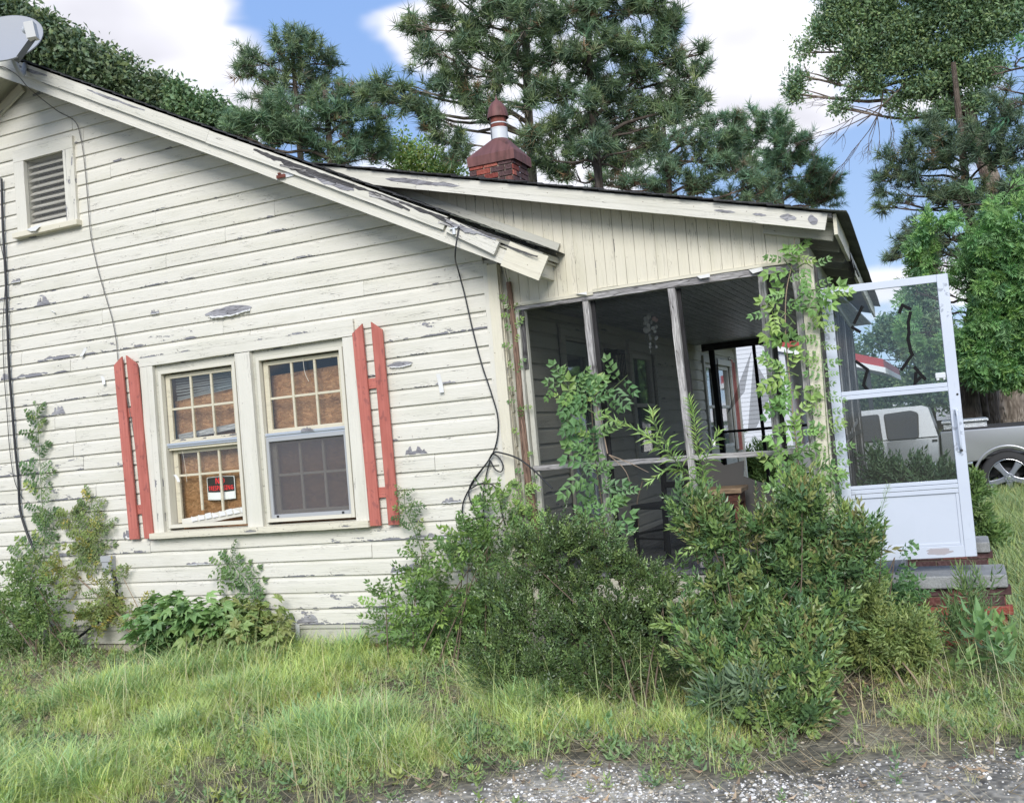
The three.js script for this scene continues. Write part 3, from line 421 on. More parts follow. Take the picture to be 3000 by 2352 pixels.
  part(w2, 'insect_screen', bx(-5.90, -5.03, 1.2, 1.93, -0.006, -0.0045), screenPale);
  part(w2, 'screen_frame', [rbx(-5.905, -5.875, 1.2, 1.94, -0.01, 0.012, 0.003), rbx(-5.055, -5.025, 1.2, 1.94, -0.01, 0.012, 0.003), rbx(-5.875, -5.055, 1.2, 1.232, -0.01, 0.012, 0.003), rbx(-5.875, -5.055, 1.905, 1.94, -0.01, 0.012, 0.003)], plasticGrey);
  for (const x of [-5.83, -5.12]) part(w2, 'latch', rbx(x - 0.012, x + 0.012, 1.205, 1.225, 0.012, 0.018, 0.002), black);
  part(w2, 'cord', tube([V(-5.44, 2.64, -0.012), V(-5.43, 2.52, -0.008), V(-5.41, 2.46, -0.006), V(-5.39, 2.42, -0.006)], 0.0025, 4), creamTrim);
  part(w1, 'cord', tube([V(-6.93, 1.9, -0.03), V(-6.93, 1.75, -0.05), V(-6.925, 1.6, -0.055)], 0.002, 4), creamTrim);
}
// shutters: two pointed boards and two battens each
{
  const mk = (boards, label, seed) => {
    const t0 = 0.03, sh = [];
    const s = part(house, 'shutter', bx(boards[0][0] + 0.02, boards[1][3] - 0.01, 1.325, 1.415, 0.024, 0.046, 2), redPaint, label);
    part(s, 'batten', bx(boards[0][0] + 0.03, boards[1][2] + 0.055, 2.285, 2.375, 0.024, 0.046, 2), redPaint);
    boards.forEach(([bl, br, tl, tr, yl, yr], i) => { const g = new THREE.ExtrudeGeometry((() => { const q = new THREE.Shape(); q.moveTo(bl, 1.085); q.lineTo(br, 1.085); q.lineTo(tr, yr); q.lineTo(tl, yl); q.closePath(); return q; })(), { depth: 0.018, bevelEnabled: true, bevelSize: 0.003, bevelThickness: 0.003, bevelSegments: 1 }); g.translate(0, 0, 0.0495 + (i ? 0.002 : 0)); part(s, 'board', metreUV(g, 1.1, seed + i * 0.37, 0, true), redPaint); });
  };
  mk([[-7.582, -7.47, -7.629, -7.525, 2.812, 2.885], [-7.39, -7.282, -7.463, -7.336, 2.89, 2.795]], 'shutter left of the windows, its right board leaning', 0.2);
  mk([[-4.815, -4.713, -4.842, -4.738, 2.786, 2.858], [-4.628, -4.528, -4.642, -4.54, 2.862, 2.784]], 'shutter right of the windows', 0.7);
}

// ---------------------------------------------------------------- the porch on the house's side
const WX = -3.4; // plane of the house wall inside the porch
// that wall: clapboards that run away along z, with a door, windows and a lantern
{
  const s = new THREE.Shape(); s.moveTo(0.02, 0.05); s.lineTo(9.7, 0.05); s.lineTo(9.7, 3.25); s.lineTo(0.02, 3.25); s.closePath();
  const hole = (a, b, c, d) => { const h = new THREE.Path(); h.moveTo(a, c); h.lineTo(b, c); h.lineTo(b, d); h.lineTo(a, d); h.closePath(); s.holes.push(h); };
  const OPEN = [[1.38, 2.28, 0.6, 2.66], [3.55, 4.45, 1.42, 2.62], [7.25, 7.98, 1.36, 2.64], [8.16, 9.02, 1.36, 2.64]]; OPEN.forEach((o) => hole(...o));
  const g = new THREE.ExtrudeGeometry(s, { depth: 0.13, bevelEnabled: false }); g.rotateY(Math.PI / 2); g.translate(WX - 0.15, 0, 0);
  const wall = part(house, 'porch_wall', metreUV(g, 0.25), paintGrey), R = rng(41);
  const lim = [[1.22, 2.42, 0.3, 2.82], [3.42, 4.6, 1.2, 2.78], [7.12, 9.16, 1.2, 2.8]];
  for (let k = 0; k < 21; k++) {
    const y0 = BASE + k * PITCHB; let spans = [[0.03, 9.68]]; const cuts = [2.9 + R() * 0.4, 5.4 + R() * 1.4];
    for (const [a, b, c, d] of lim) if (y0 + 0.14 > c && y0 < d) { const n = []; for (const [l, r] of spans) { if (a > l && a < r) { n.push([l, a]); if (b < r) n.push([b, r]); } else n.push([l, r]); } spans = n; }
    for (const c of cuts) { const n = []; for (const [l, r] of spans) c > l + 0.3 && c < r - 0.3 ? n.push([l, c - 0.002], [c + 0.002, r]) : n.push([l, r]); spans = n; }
    for (const [l, r] of spans) { const q = clapGeo(y0, () => -r, () => -l, Math.floor(R() * 9), Math.floor(R() * 1e5), true); q.rotateY(Math.PI / 2); const m = part(wall, 'clapboard', q, porchPaintShaded); m.position.set(WX - 0.02, 0, 0); m.rotation.y = 0; q.applyMatrix4(new THREE.Matrix4().makeScale(1, 1, -1)); flip(q); }
  }
  function flip(q) { const i = q.index.array; for (let a = 0; a < i.length; a += 3) { const t = i[a]; i[a] = i[a + 1]; i[a + 1] = t; } q.computeVertexNormals(); }
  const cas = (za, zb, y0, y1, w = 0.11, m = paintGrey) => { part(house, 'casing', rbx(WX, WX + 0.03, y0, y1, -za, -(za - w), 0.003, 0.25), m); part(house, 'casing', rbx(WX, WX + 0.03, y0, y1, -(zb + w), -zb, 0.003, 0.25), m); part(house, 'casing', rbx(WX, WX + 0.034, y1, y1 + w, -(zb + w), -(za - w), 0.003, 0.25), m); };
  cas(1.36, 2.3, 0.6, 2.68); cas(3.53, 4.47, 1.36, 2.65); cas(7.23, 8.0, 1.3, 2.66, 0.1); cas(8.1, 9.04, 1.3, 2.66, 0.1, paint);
  // entry door with a tall light, its lower panel braced with crossed mouldings
  const door = part(house, 'entry_door', [rbx(WX - 0.09, WX - 0.05, 0.61, 2.65, -1.5, -1.385, 0.003), rbx(WX - 0.09, WX - 0.05, 0.61, 2.65, -2.275, -2.16, 0.003), rbx(WX - 0.09, WX - 0.05, 2.52, 2.65, -2.16, -1.5, 0.003), rbx(WX - 0.09, WX - 0.05, 1.5, 1.62, -2.16, -1.5, 0.003), rbx(WX - 0.086, WX - 0.056, 0.61, 1.5, -2.16, -1.5, 0.003)], paintTeal);
  part(door, 'pane', bx(WX - 0.075, WX - 0.07, 1.62, 2.52, -2.16, -1.5), glass); part(door, 'blind', bx(WX - 0.115, WX - 0.1, 1.5, 2.6, -2.2, -1.46), curtain);
  for (const [a, b] of [[[-1.52, 0.66], [-2.14, 1.46]], [[-2.14, 0.66], [-1.52, 1.46]], [[-1.56, 0.64], [-1.56, 1.48]], [[-2.1, 0.64], [-2.1, 1.48]]]) part(door, 'moulding', board(V(WX - 0.05, a[1], a[0]), V(WX - 0.05, b[1], b[0]), 0.05, 0.015, V(1, 0, 0).cross(V(0, b[1] - a[1], b[0] - a[0])), 0.001, 3), enamel);
  part(door, 'handle', new THREE.SphereGeometry(0.028, 12, 8).translate(WX - 0.02, 1.56, -2.2), aluminium);
  const win = (za, zb, y0, y1, label) => { const mid = (y0 + y1) / 2, w = part(house, 'porch_window', [rbx(WX - 0.06, WX - 0.01, y0, y1, -za - 0.05, -za, 0.003), rbx(WX - 0.06, WX - 0.01, y0, y1, -zb, -zb + 0.05, 0.003), rbx(WX - 0.06, WX - 0.01, y0, y0 + 0.05, -zb + 0.05, -za - 0.05, 0.003), rbx(WX - 0.06, WX - 0.01, y1 - 0.045, y1, -zb + 0.05, -za - 0.05, 0.003), rbx(WX - 0.05, WX - 0.004, mid - 0.022, mid + 0.022, -zb + 0.05, -za - 0.05, 0.003)], paint); part(w, 'pane', bx(WX - 0.04, WX - 0.036, y0 + 0.05, mid - 0.02, -zb + 0.05, -za - 0.05), glass); part(w, 'pane', bx(WX - 0.04, WX - 0.036, mid + 0.02, y1 - 0.045, -zb + 0.05, -za - 0.05), glass);
    const v = [], f = []; for (let i = 0; i <= 40; i++) { const z = -lerp(za + 0.03, zb - 0.03, i / 40), x = WX - 0.1 + 0.018 * Math.sin(i * 1.35); v.push([x, y0, z], [x, y1, z]); if (i) { const a = 2 * i - 2; f.push([a, a + 2, a + 1], [a + 1, a + 2, a + 3]); } } part(w, 'curtain', poly(v, f), curtain); return w; };
  win(3.55, 4.45, 1.42, 2.62); win(7.25, 7.98, 1.36, 2.64); win(8.16, 9.02, 1.36, 2.64);
  // long red shutter board by the far window
  const sh = part(house, 'shutter', bx(WX + 0.008, WX + 0.03, 1.28, 2.78, -9.28, -9.16, 2), redPaint); part(sh, 'board', bx(WX + 0.008, WX + 0.03, 1.28, 2.74, -9.44, -9.32, 2), redPaint);
  // wall lantern: a dark box of bars
  const lz = -2.72, lan = part(house, 'wall_lantern', [bx(WX + 0.03, WX + 0.15, 2.56, 2.6, lz - 0.13, lz + 0.13), bx(WX + 0.03, WX + 0.15, 2.28, 2.31, lz - 0.13, lz + 0.13), bx(WX - 0.02, WX + 0.035, 2.26, 2.62, lz - 0.15, lz + 0.15)], black);
  for (let i = 0; i < 5; i++) part(lan, 'bar', bx(WX + 0.14, WX + 0.15, 2.31, 2.56, lz - 0.12 + i * 0.058, lz - 0.112 + i * 0.058), black);
  part(house, 'corner_board', bx(WX - 0.02, WX + 0.02, 0.2, 3.1, -9.7, -9.6, 0.25), paint);
}
// porch gable: tongue and groove planks standing on a header
{
  const R = rng(51), back = part(house, 'porch_gable', (() => { const s = new THREE.Shape(); s.moveTo(-3.38, 2.86); s.lineTo(-0.97, 2.86); s.lineTo(-0.97, porchTop(-0.97) - 0.09); s.lineTo(-5.0, porchTop(-5) - 0.09); s.lineTo(-5.0, 4.15); s.closePath(); const g = new THREE.ExtrudeGeometry(s, { depth: 0.02, bevelEnabled: false }); g.translate(0, 0, -0.06); return metreUV(g, 0.25); })(), paintGrey);
  const w = 0.0845; let i = 0;
  for (let x = -0.96 - w; x > -5.0; x -= w, i++) {
    const rl = (q) => q < -3.4 ? roofTop(q) - 0.07 : 0, y0 = Math.max(2.852 + (R() - 0.5) * 0.006 + (x < -2.6 ? -0.012 * R() : 0), rl(x)), y1 = porchTop(x) - 0.08; if (y1 - y0 < 0.04) break;
    const yb = Math.max(2.852, rl(x + w)), y1b = porchTop(x + w) - 0.08, z = -0.012 + (R() - 0.5) * 0.002, n = 6, v = [], f = [], uv = [], row = x < -2.5 && R() < 0.45 ? 5 + Math.floor(R() * 3) : Math.floor(R() * 5), off = R();
    const gp = 0.0001 + R() * 0.0007 * (R() < 0.25 ? 2.2 : 1);
    for (let k = 0; k <= n; k++) { const t = k / n, ya = lerp(y0, y1, t), yr = lerp(Math.min(yb, y0), y1b, t), j = (noise2(ya * 5 + i * 9, i) - 0.5) * 0.002; v.push([x + gp + j, ya, z - 0.0045], [x + gp + 0.0011 + j, ya, z], [x + w - gp - 0.0011 + j, yr, z], [x + w - gp + j, yr, z - 0.0045]); for (const q of [0, 0.05, 0.95, 1]) uv.push((ya + off * 4) / 4, (row + q) / ROWS); if (k) { const a = 4 * k - 4; for (let q = 0; q < 3; q++) f.push([a + q, a + q + 1, a + q + 4], [a + q + 4, a + q + 1, a + q + 5]); } }
    const g = poly(v, f); g.setAttribute('uv', new THREE.Float32BufferAttribute(uv, 2)); const gg = g.toNonIndexed(); gg.computeVertexNormals(); part(back, 'plank', gg, paintWarm);
  }
  // smooth patch of plaster-like paint at the lower left
  part(house, 'header', board(V(-3.36, 2.822, -0.03), V(-0.93, 2.822, -0.03), 0.058, 0.06, V(0, 1, 0), 0.004, 141), greyWood);
  part(house, 'header', board(V(-3.38, 2.842, -0.002), V(-2.6, 2.846, -0.002), 0.03, 0.03, V(0, 1, 0), 0.004, 142, 0.25, 0.5), paintWarm);
  part(house, 'header', board(V(-2.6, 2.862, -0.001), V(-0.95, 2.864, -0.001), 0.024, 0.024, V(0, 1, 0), 0.003, 143, 0.25, 0.5), paintWarm);
  for (const [x, y, a] of [[-1.75, 2.84, 0.4], [-1.35, 2.83, 0.7], [-2.75, 2.84, -0.3]]) part(house, 'paint_flake', poly([[x, y + 0.015, 0.012], [x + 0.1, y + 0.02, 0.014], [x + 0.03, y - 0.03 * a, 0.035], [x + 0.11, y - 0.01, 0.04]], [[0, 2, 1], [1, 2, 3]]), flakeMat);
}
// shed roof of the porch
{
  const cs = Math.atan(0.271), R = rng(61), sh = new THREE.Shape(); sh.moveTo(-5.05, porchTop(-5.05) - 0.012); sh.lineTo(-0.7, porchTop(-0.7) - 0.012); sh.lineTo(-0.7, porchTop(-0.7) - 0.045); sh.lineTo(-5.05, porchTop(-5.05) - 0.045); sh.closePath();
  const g = new THREE.ExtrudeGeometry(sh, { depth: 7.1, bevelEnabled: false }); g.translate(0, 0, -6.9); const skew = (q) => { const p = q.attributes.position; for (let i = 0; i < p.count; i++) { const x = p.getX(i), z = Math.min(0, p.getZ(i) - 0.1); p.setX(i, x + 0.036 * z * clamp((x + 5) / 4.3)); } q.computeVertexNormals(); }; skew(g); const roof = part(house, 'porch_roof', metreUV(g, 0.5), greyWood);
  for (let k = 0; k < 35; k++) { const x = -5.02 + k * 0.126, q = new THREE.BoxGeometry(0.17, 0.009, 7.16 + R() * 0.02, 1, 1, 36), p = q.attributes.position; for (let i = 0; i < p.count; i++) p.setY(i, p.getY(i) + (noise2(p.getZ(i) * 2.5 + k, k + 40) - 0.5) * 0.01 * (p.getX(i) > 0 ? 1 : 0.3)); q.rotateZ(-cs + 0.05); q.translate(x + 0.06, porchTop(x + 0.06) - 0.001 + 0.004, -3.34 + 0.012 * R()); skew(q); part(roof, 'shingle_course', metreUV(q, 1), k > 31 ? shingleMoss : shingle); }
  const P = (x, d, z) => V(x, porchTop(x) - d, z);
  part(house, 'rake_board', board(P(-5.0, 0.072, 0.2), P(-4.0, 0.078, 0.2), 0.115, 0.028, V(0, 1, 0), 0.004, 151, 0.25, 0.45), paint);
  part(house, 'rake_board', board(P(-3.998, 0.08, 0.201), P(-0.74, 0.078, 0.2), 0.118, 0.028, V(0, 1, 0), 0.0025, 152, 0.25, 0.45), paint);
  for (const [x, w, h] of [[-4.05, 0.5, 0.05], [-3.75, 0.3, 0.04], [-1.0, 0.12, 0.05], [-1.2, 0.1, 0.02], [-1.45, 0.16, 0.02], [-0.83, 0.07, 0.07]]) { const v = [], f = []; for (let i = 0; i <= 8; i++) { const t = i / 8, e = Math.sin(Math.PI * t) ** 0.5, X = x + w * (t - 0.5), y = porchTop(X) - 0.075; v.push([X, y + h * e * (0.3 + 0.3 * R()), 0.2165], [X, y - h * e * (0.3 + 0.3 * R()), 0.2167]); if (i) { const a = 2 * i - 2; f.push([a, a + 1, a + 2], [a + 2, a + 1, a + 3]); } } const q = poly(v, f), pp = q.attributes.position; for (let i = 0; i < pp.count; i++) q.attributes.uv.setXY(i, pp.getX(i) * 2, pp.getY(i) * 2); part(house, 'bare_wood_patch', q, bareWood); }
  // eave along the right side: fascia, tails, boards of the soffit; the porch is a little out of square
  const ex = (z) => lerp(-0.69, -0.93, -z / 6.85), wx = (z) => lerp(-0.955, -1.25, -z / 6.8);
  part(house, 'eave_board', board(V(ex(0.19), 3.055, 0.19), V(ex(-1.25), 3.055, -1.25), 0.15, 0.025, V(0, 1, 0), 0.004, 161, 0.25, 0.4), paintWarm);
  part(house, 'eave_board', board(V(ex(-2.0), 3.02, -2.0), V(ex(-6.8), 3.045, -6.8), 0.14, 0.025, V(0, 1, 0), 0.006, 162, 0.25, 0.4), paintWarm);
  part(house, 'rotten_strip', board(V(ex(-1.25), 3.05, -1.25), V(ex(-2.02), 3.0, -2.02), 0.1, 0.02, V(0, 1, 0), 0.014, 163), darkWood);
  for (let i = 0; i < 9; i++) { const z = -1.28 - 0.08 * i; part(house, 'paint_flake', poly([[ex(z) + 0.016, 3.09 - 0.03 * R(), z], [ex(z) + 0.018, 3.06, z - 0.07], [ex(z) + 0.03 + 0.03 * R(), 2.95 - 0.05 * R(), z + 0.01], [ex(z) + 0.03, 2.93, z - 0.06]], [[0, 2, 1], [1, 2, 3]]), flakeMat); }
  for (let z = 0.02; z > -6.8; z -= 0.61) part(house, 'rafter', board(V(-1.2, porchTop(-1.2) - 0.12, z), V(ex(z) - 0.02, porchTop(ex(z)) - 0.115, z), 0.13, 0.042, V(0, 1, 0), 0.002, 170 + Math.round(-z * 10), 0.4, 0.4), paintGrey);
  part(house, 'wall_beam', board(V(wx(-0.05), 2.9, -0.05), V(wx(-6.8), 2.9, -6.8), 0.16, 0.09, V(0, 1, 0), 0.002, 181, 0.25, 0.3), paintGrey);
  // ceiling of narrow boards
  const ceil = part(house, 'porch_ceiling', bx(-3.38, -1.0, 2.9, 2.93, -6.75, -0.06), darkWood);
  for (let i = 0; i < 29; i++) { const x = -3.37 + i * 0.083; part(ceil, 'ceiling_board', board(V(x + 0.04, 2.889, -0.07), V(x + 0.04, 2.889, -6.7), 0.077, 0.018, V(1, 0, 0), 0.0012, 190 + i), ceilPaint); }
  // studs, rails and the corner post of the open front
  const st = (x0, x1, y0, y1, z, w, m, s, n = 'stud', t = 0.05) => part(house, n, board(V(x0, y0, z), V(x1, y1, z), w, t, V(1, 0, 0), 0.0025, s), m);
  st(-2.640, -2.676, 0.62, 2.795, -0.035, 0.05, greyWood, 201); st(-1.915, -1.965, 0.62, 2.795, -0.035, 0.052, greyWood, 202); st(-1.268, -1.268, 0.62, 2.795, -0.035, 0.055, greyWood, 203); st(-1.015, -1.015, 0.62, 2.795, -0.04, 0.058, greyWood, 204);
  for (const [x0, x1] of [[-2.6, -2.636], [-1.875, -1.925], [-1.228, -1.228]]) st(x0, x1, 0.62, 2.79, -0.075, 0.04, blackWood, 207 + x0, 'screen_strip', 0.03);
  st(-0.935, -0.935, 0.3, 2.85, -0.035, 0.098, paintWarm, 205, 'corner_post', 0.1); st(-0.875, -0.875, 0.3, 2.85, -0.07, 0.02, darkWood, 206, 'corner_post', 0.05);
  st(-3.29, -3.29, 0.55, 2.79, -0.015, 0.062, paintGrey, 207, 'corner_post', 0.06); st(-3.235, -3.235, 0.6, 2.79, -0.05, 0.04, paintGrey, 208, 'stud', 0.05); st(-3.245, -3.245, 2.3, 2.79, -0.022, 0.045, darkWood, 209, 'screen_strip', 0.02);
  part(house, 'corner_board', board(V(-3.36, 0.3, -0.085), V(-3.36, 2.85, -0.085), 0.14, 0.02, V(1, 0, 0), 0.002, 216, 0.25, 0.3), paintGrey);
  const rail = (x0, x1, y0, y1, s) => part(house, 'rail', board(V(x0, y0, -0.03), V(x1, y1, -0.03), 0.04, 0.05, V(0, 1, 0), 0.0025, s), greyWood);
  rail(-3.255, -2.68, 1.475, 1.47, 211); rail(-2.63, -1.965, 1.468, 1.468, 212); rail(-1.91, -1.295, 1.468, 1.458, 213); rail(-1.24, -1.045, 1.46, 1.46, 214);
  // floor and skirt
  const fl = part(house, 'porch_floor', bx(-3.38, -0.95, 0.5, 0.57, -6.8, -0.02), darkWood);
  for (let i = 0; i < 24; i++) part(fl, 'floor_board', board(V(-3.33 + i * 0.1, 0.582, -0.0), V(-3.33 + i * 0.1, 0.582, -6.78), 0.095, 0.022, V(1, 0, 0), 0.002, 220 + i), floorPaint);
  part(house, 'rim_board', board(V(-3.4, 0.46, 0.012), V(-0.9, 0.46, 0.012), 0.2, 0.03, V(0, 1, 0), 0.003, 231, 0.25, 0.35), paintWarm);
  for (const x of [-3.3, -2.1, -1.0]) part(house, 'pier', rbx(x - 0.12, x + 0.14, -0.2, 0.36, -0.25, -0.01, 0.01, 0.6), foundation);
  part(house, 'screen_rim', board(V(wx(0) - 0.0, 0.46, -0.05), V(wx(-6.8), 0.46, -6.8), 0.2, 0.03, V(0, 1, 0), 0.003, 232, 0.25, 0.35), paintGrey);
  // right side: dark studs close together and sagging screen, past the doorway
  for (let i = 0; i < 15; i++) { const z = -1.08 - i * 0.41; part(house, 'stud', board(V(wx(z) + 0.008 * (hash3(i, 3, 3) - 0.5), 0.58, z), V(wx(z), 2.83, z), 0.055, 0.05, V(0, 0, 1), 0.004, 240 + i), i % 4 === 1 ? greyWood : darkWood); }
  part(house, 'stud', board(V(-0.93, 0.58, -0.13), V(-0.945, 2.83, -0.13), 0.05, 0.06, V(0, 0, 1), 0.002, 261), darkWood);
  part(house, 'rail', board(V(wx(-1.1), 1.47, -1.1), V(wx(-6.8), 1.47, -6.8), 0.05, 0.045, V(0, 1, 0), 0.004, 262), darkWood);
  { const v = [], f = [], nz = 60; for (let i = 0; i <= nz; i++) { const z = -1.05 - i * 5.7 / nz, b = 0.012 * Math.sin(i * 0.9) + 0.02; v.push([wx(z) + b, 0.6, z], [wx(z) + b * 0.4, 1.7, z], [wx(z) + b, 2.82, z]); if (i) { const a = 3 * i - 3; for (const q of [0, 1]) f.push([a + q, a + q + 1, a + q + 3], [a + q + 1, a + q + 4, a + q + 3]); } } part(house, 'insect_screen', poly(v, f), screenDark); }
  part(house, 'loose_lath', board(V(wx(-2.6) + 0.03, 1.35, -2.0), V(wx(-5.8) + 0.03, 1.62, -5.6), 0.05, 0.012, V(0, 1, 0), 0.006, 263), greyWood);
  // far end
  part(house, 'beam', bx(-3.3, -1.25, 2.79, 2.95, -6.85, -6.75), darkWood);
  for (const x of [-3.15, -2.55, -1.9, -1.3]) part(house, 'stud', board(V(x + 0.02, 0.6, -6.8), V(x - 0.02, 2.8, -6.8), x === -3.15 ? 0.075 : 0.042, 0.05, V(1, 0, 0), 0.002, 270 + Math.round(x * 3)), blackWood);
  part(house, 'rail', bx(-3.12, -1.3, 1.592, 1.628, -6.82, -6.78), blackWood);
  part(house, 'torn_screen', poly([[-2.6, 2.72, -6.79], [-2.9, 2.1, -6.74], [-3.02, 1.85, -6.7], [-2.75, 2.15, -6.77]], [[0, 1, 3], [1, 2, 3]]), screenDark);
  part(house, 'torn_screen', poly([[-2.58, 2.6, -6.76], [-2.74, 1.62, -6.7], [-2.62, 1.64, -6.72], [-2.36, 2.12, -6.77]], [[0, 1, 2], [0, 2, 3]]), screenDark);
}
// storm door, standing open
{
  const hx = -0.862, hz = -0.075, a = 0.13, W = 0.885, Y0 = 0.612, Y1 = 2.642, door = part(house, 'storm_door', (() => { const st = 0.078; return [rbx(0, st, Y0, Y1, -0.03, 0, 0.004, 1), rbx(W - st, W, Y0, Y1, -0.03, 0, 0.004, 1), rbx(st, W - st, Y1 - 0.056, Y1, -0.03, 0, 0.004, 1), rbx(st, W - st, Y0, Y0 + 0.085, -0.03, 0, 0.004, 1), rbx(st, W - st, 1.80, 1.83, -0.028, 0.003, 0.003, 1), rbx(st, W - st, 1.832, 1.862, -0.028, -0.003, 0.003, 1), rbx(st, W - st, 1.105, 1.135, -0.028, 0.003, 0.003, 1), rbx(st, W - st, 1.138, 1.165, -0.028, -0.004, 0.003, 1), rbx(st, W - st, 1.07, 1.102, -0.028, 0.0, 0.003, 1), rbx(st, st + 0.022, Y0 + 0.085, 1.07, -0.022, -0.006, 0.003, 1), rbx(W - st - 0.022, W - st, Y0 + 0.085, 1.07, -0.022, -0.006, 0.003, 1), rbx(st + 0.022, W - st - 0.022, Y0 + 0.085, Y0 + 0.105, -0.022, -0.006, 0.003, 1)]; })(), enamel);
  door.position.set(hx, 0, hz); door.rotation.y = a;
  part(door, 'kick_panel', bx(0.1, W - 0.1, Y0 + 0.105, 1.07, -0.018, -0.012, 0.8), enamel);
  part(door, 'pane', bx(0.078, W - 0.078, 1.862, Y1 - 0.056, -0.016, -0.013), glassDusty); part(door, 'pane', bx(0.078, W - 0.078, 1.165, 1.8, -0.016, -0.013), glassDusty);
  part(door, 'insect_screen', bx(0.078, W - 0.078, 1.165, 1.8, -0.026, -0.0245), std({ color: lin(0.012, 0.014, 0.014), transparent: true, opacity: 0.16, roughness: 0.9 }));
  part(door, 'closer', [rbx(W - 0.155, W - 0.085, 1.895, 1.935, -0.012, 0.02, 0.006), rbx(W - 0.15, W - 0.13, 1.88, 1.9, -0.012, 0.018, 0.004), rbx(W - 0.105, W - 0.09, 1.88, 1.9, -0.012, 0.018, 0.004)], whiteMetal);
  part(door, 'handle', [tube([V(W - 0.045, 1.66, 0.002), V(W - 0.042, 1.65, 0.035), V(W - 0.04, 1.5, 0.045), V(W - 0.036, 1.385, 0.03), V(W - 0.034, 1.375, 0.002)], 0.008, 8), rbx(W - 0.06, W - 0.03, 1.36, 1.67, -0.001, 0.006, 0.003)], enamel);
  part(door, 'latch_button', [rbx(W - 0.05, W - 0.03, 1.63, 1.66, 0.005, 0.03, 0.004)], aluminium); part(door, 'keyhole', new THREE.CylinderGeometry(0.009, 0.009, 0.03, 12).rotateX(Math.PI / 2).translate(W - 0.034, 1.37, 0.02), black); part(door, 'dent', new THREE.CylinderGeometry(0.008, 0.008, 0.004, 10).rotateX(Math.PI / 2).translate(W - 0.02, 1.77, 0.002), black);
  part(door, 'rust_stain', (() => { const v = [], f = [], r = rng(8); v.push([W - 0.25, Y0 + 0.05, 0.0012]); for (let i = 0; i <= 18; i++) { const q = i / 18 * 6.283; v.push([W - 0.25 + Math.cos(q) * 0.1 * (0.6 + 0.5 * r()), Y0 + 0.05 + Math.sin(q) * 0.032 * (0.6 + 0.5 * r()), 0.0012]); if (i) f.push([0, i, i + 1]); } return poly(v, f); })(), std({ color: lin(0.45, 0.36, 0.34), roughness: 0.8, transparent: true, opacity: 0.45 }));
  // black tape over the cracks of the upper pane
  const tape = (p) => { for (let i = 1; i < p.length; i++) { const A = V(p[i - 1][0], p[i - 1][1], -0.0108), B = V(p[i][0], p[i][1], -0.0108), d = B.clone().sub(A).normalize().multiplyScalar(0.008); part(door, 'tape', board(A.sub(d), B.add(d), 0.022, 0.0012 + 0.0004 * i, V(0, 1, 0).cross(V(0, 0, 1)).lengthSq() ? V(-(p[i][1] - p[i - 1][1]), p[i][0] - p[i - 1][0], 0) : V(0, 1, 0), 0.002, i + Math.round(p[0][0] * 90)), tapeMat); } };
  tape([[0.535, 2.40], [0.56, 2.45], [0.61, 2.415]]); tape([[0.61, 2.39], [0.588, 2.32], [0.585, 2.235], [0.575, 2.19], [0.585, 2.11], [0.595, 2.085], [0.51, 1.985]]); tape([[0.6, 1.99], [0.66, 1.90]]); tape([[0.605, 1.95], [0.588, 1.86]]); tape([[0.63, 1.91], [0.6, 1.885]]);
  tape([[0.285, 2.47], [0.22, 2.36]]); tape([[0.2, 2.33], [0.25, 2.29]]); tape([[0.205, 2.075], [0.275, 2.01], [0.255, 1.95], [0.24, 1.9], [0.3, 1.81]]);
}

// ---------------------------------------------------------------- ground
const groundY = (x, z) => { const n = (noise2(x * 0.7 + 40, z * 0.7 + 40) - 0.5) * 0.07 + (noise2(x * 2.6 + 9, z * 2.6 + 70) - 0.5) * 0.03; return n * smooth(60, 20, Math.hypot(x, z)) + 1.05 * smooth(-14, -38, z) + 1.3 * smooth(-52, -100, z) - 0.02; };
const gravelEdge = (x) => (x < -2 ? lerp(2.75, 4.8, clamp((-2 - x) / 2.6)) : lerp(2.75, 2.4, clamp((x + 2) / 2))) + (noise2(x * 1.7, 3) - 0.5) * 0.28;
const gravelAt = (x, z) => smooth(-0.22, 0.2, z - gravelEdge(x) + (noise2(x * 4, z * 4) - 0.5) * 0.5);
const bareAt = (x, z) => Math.max(smooth(0.32, 0.56, fbm2(x * 0.9 + 7, z * 0.9 + 3, 3)) * smooth(-1.7, -0.9, x) * smooth(0.3, 0.8, z) * smooth(4, 2.2, x), smooth(0.55, 0.72, fbm2(x * 0.8 + 31, z * 0.8 + 9, 3)) * 0.8 * smooth(-6, -7.5, x), 0.75 * smooth(-0.75, -0.05, z - gravelEdge(x)));
const litterAt = (x, z) => Math.exp(-(((x + 0.78) / 0.42) ** 2 + ((z - 0.95) / 0.35) ** 2)) + 0.6 * Math.exp(-(((x + 7.4) / 0.7) ** 2 + ((z - 0.5) / 0.22) ** 2));
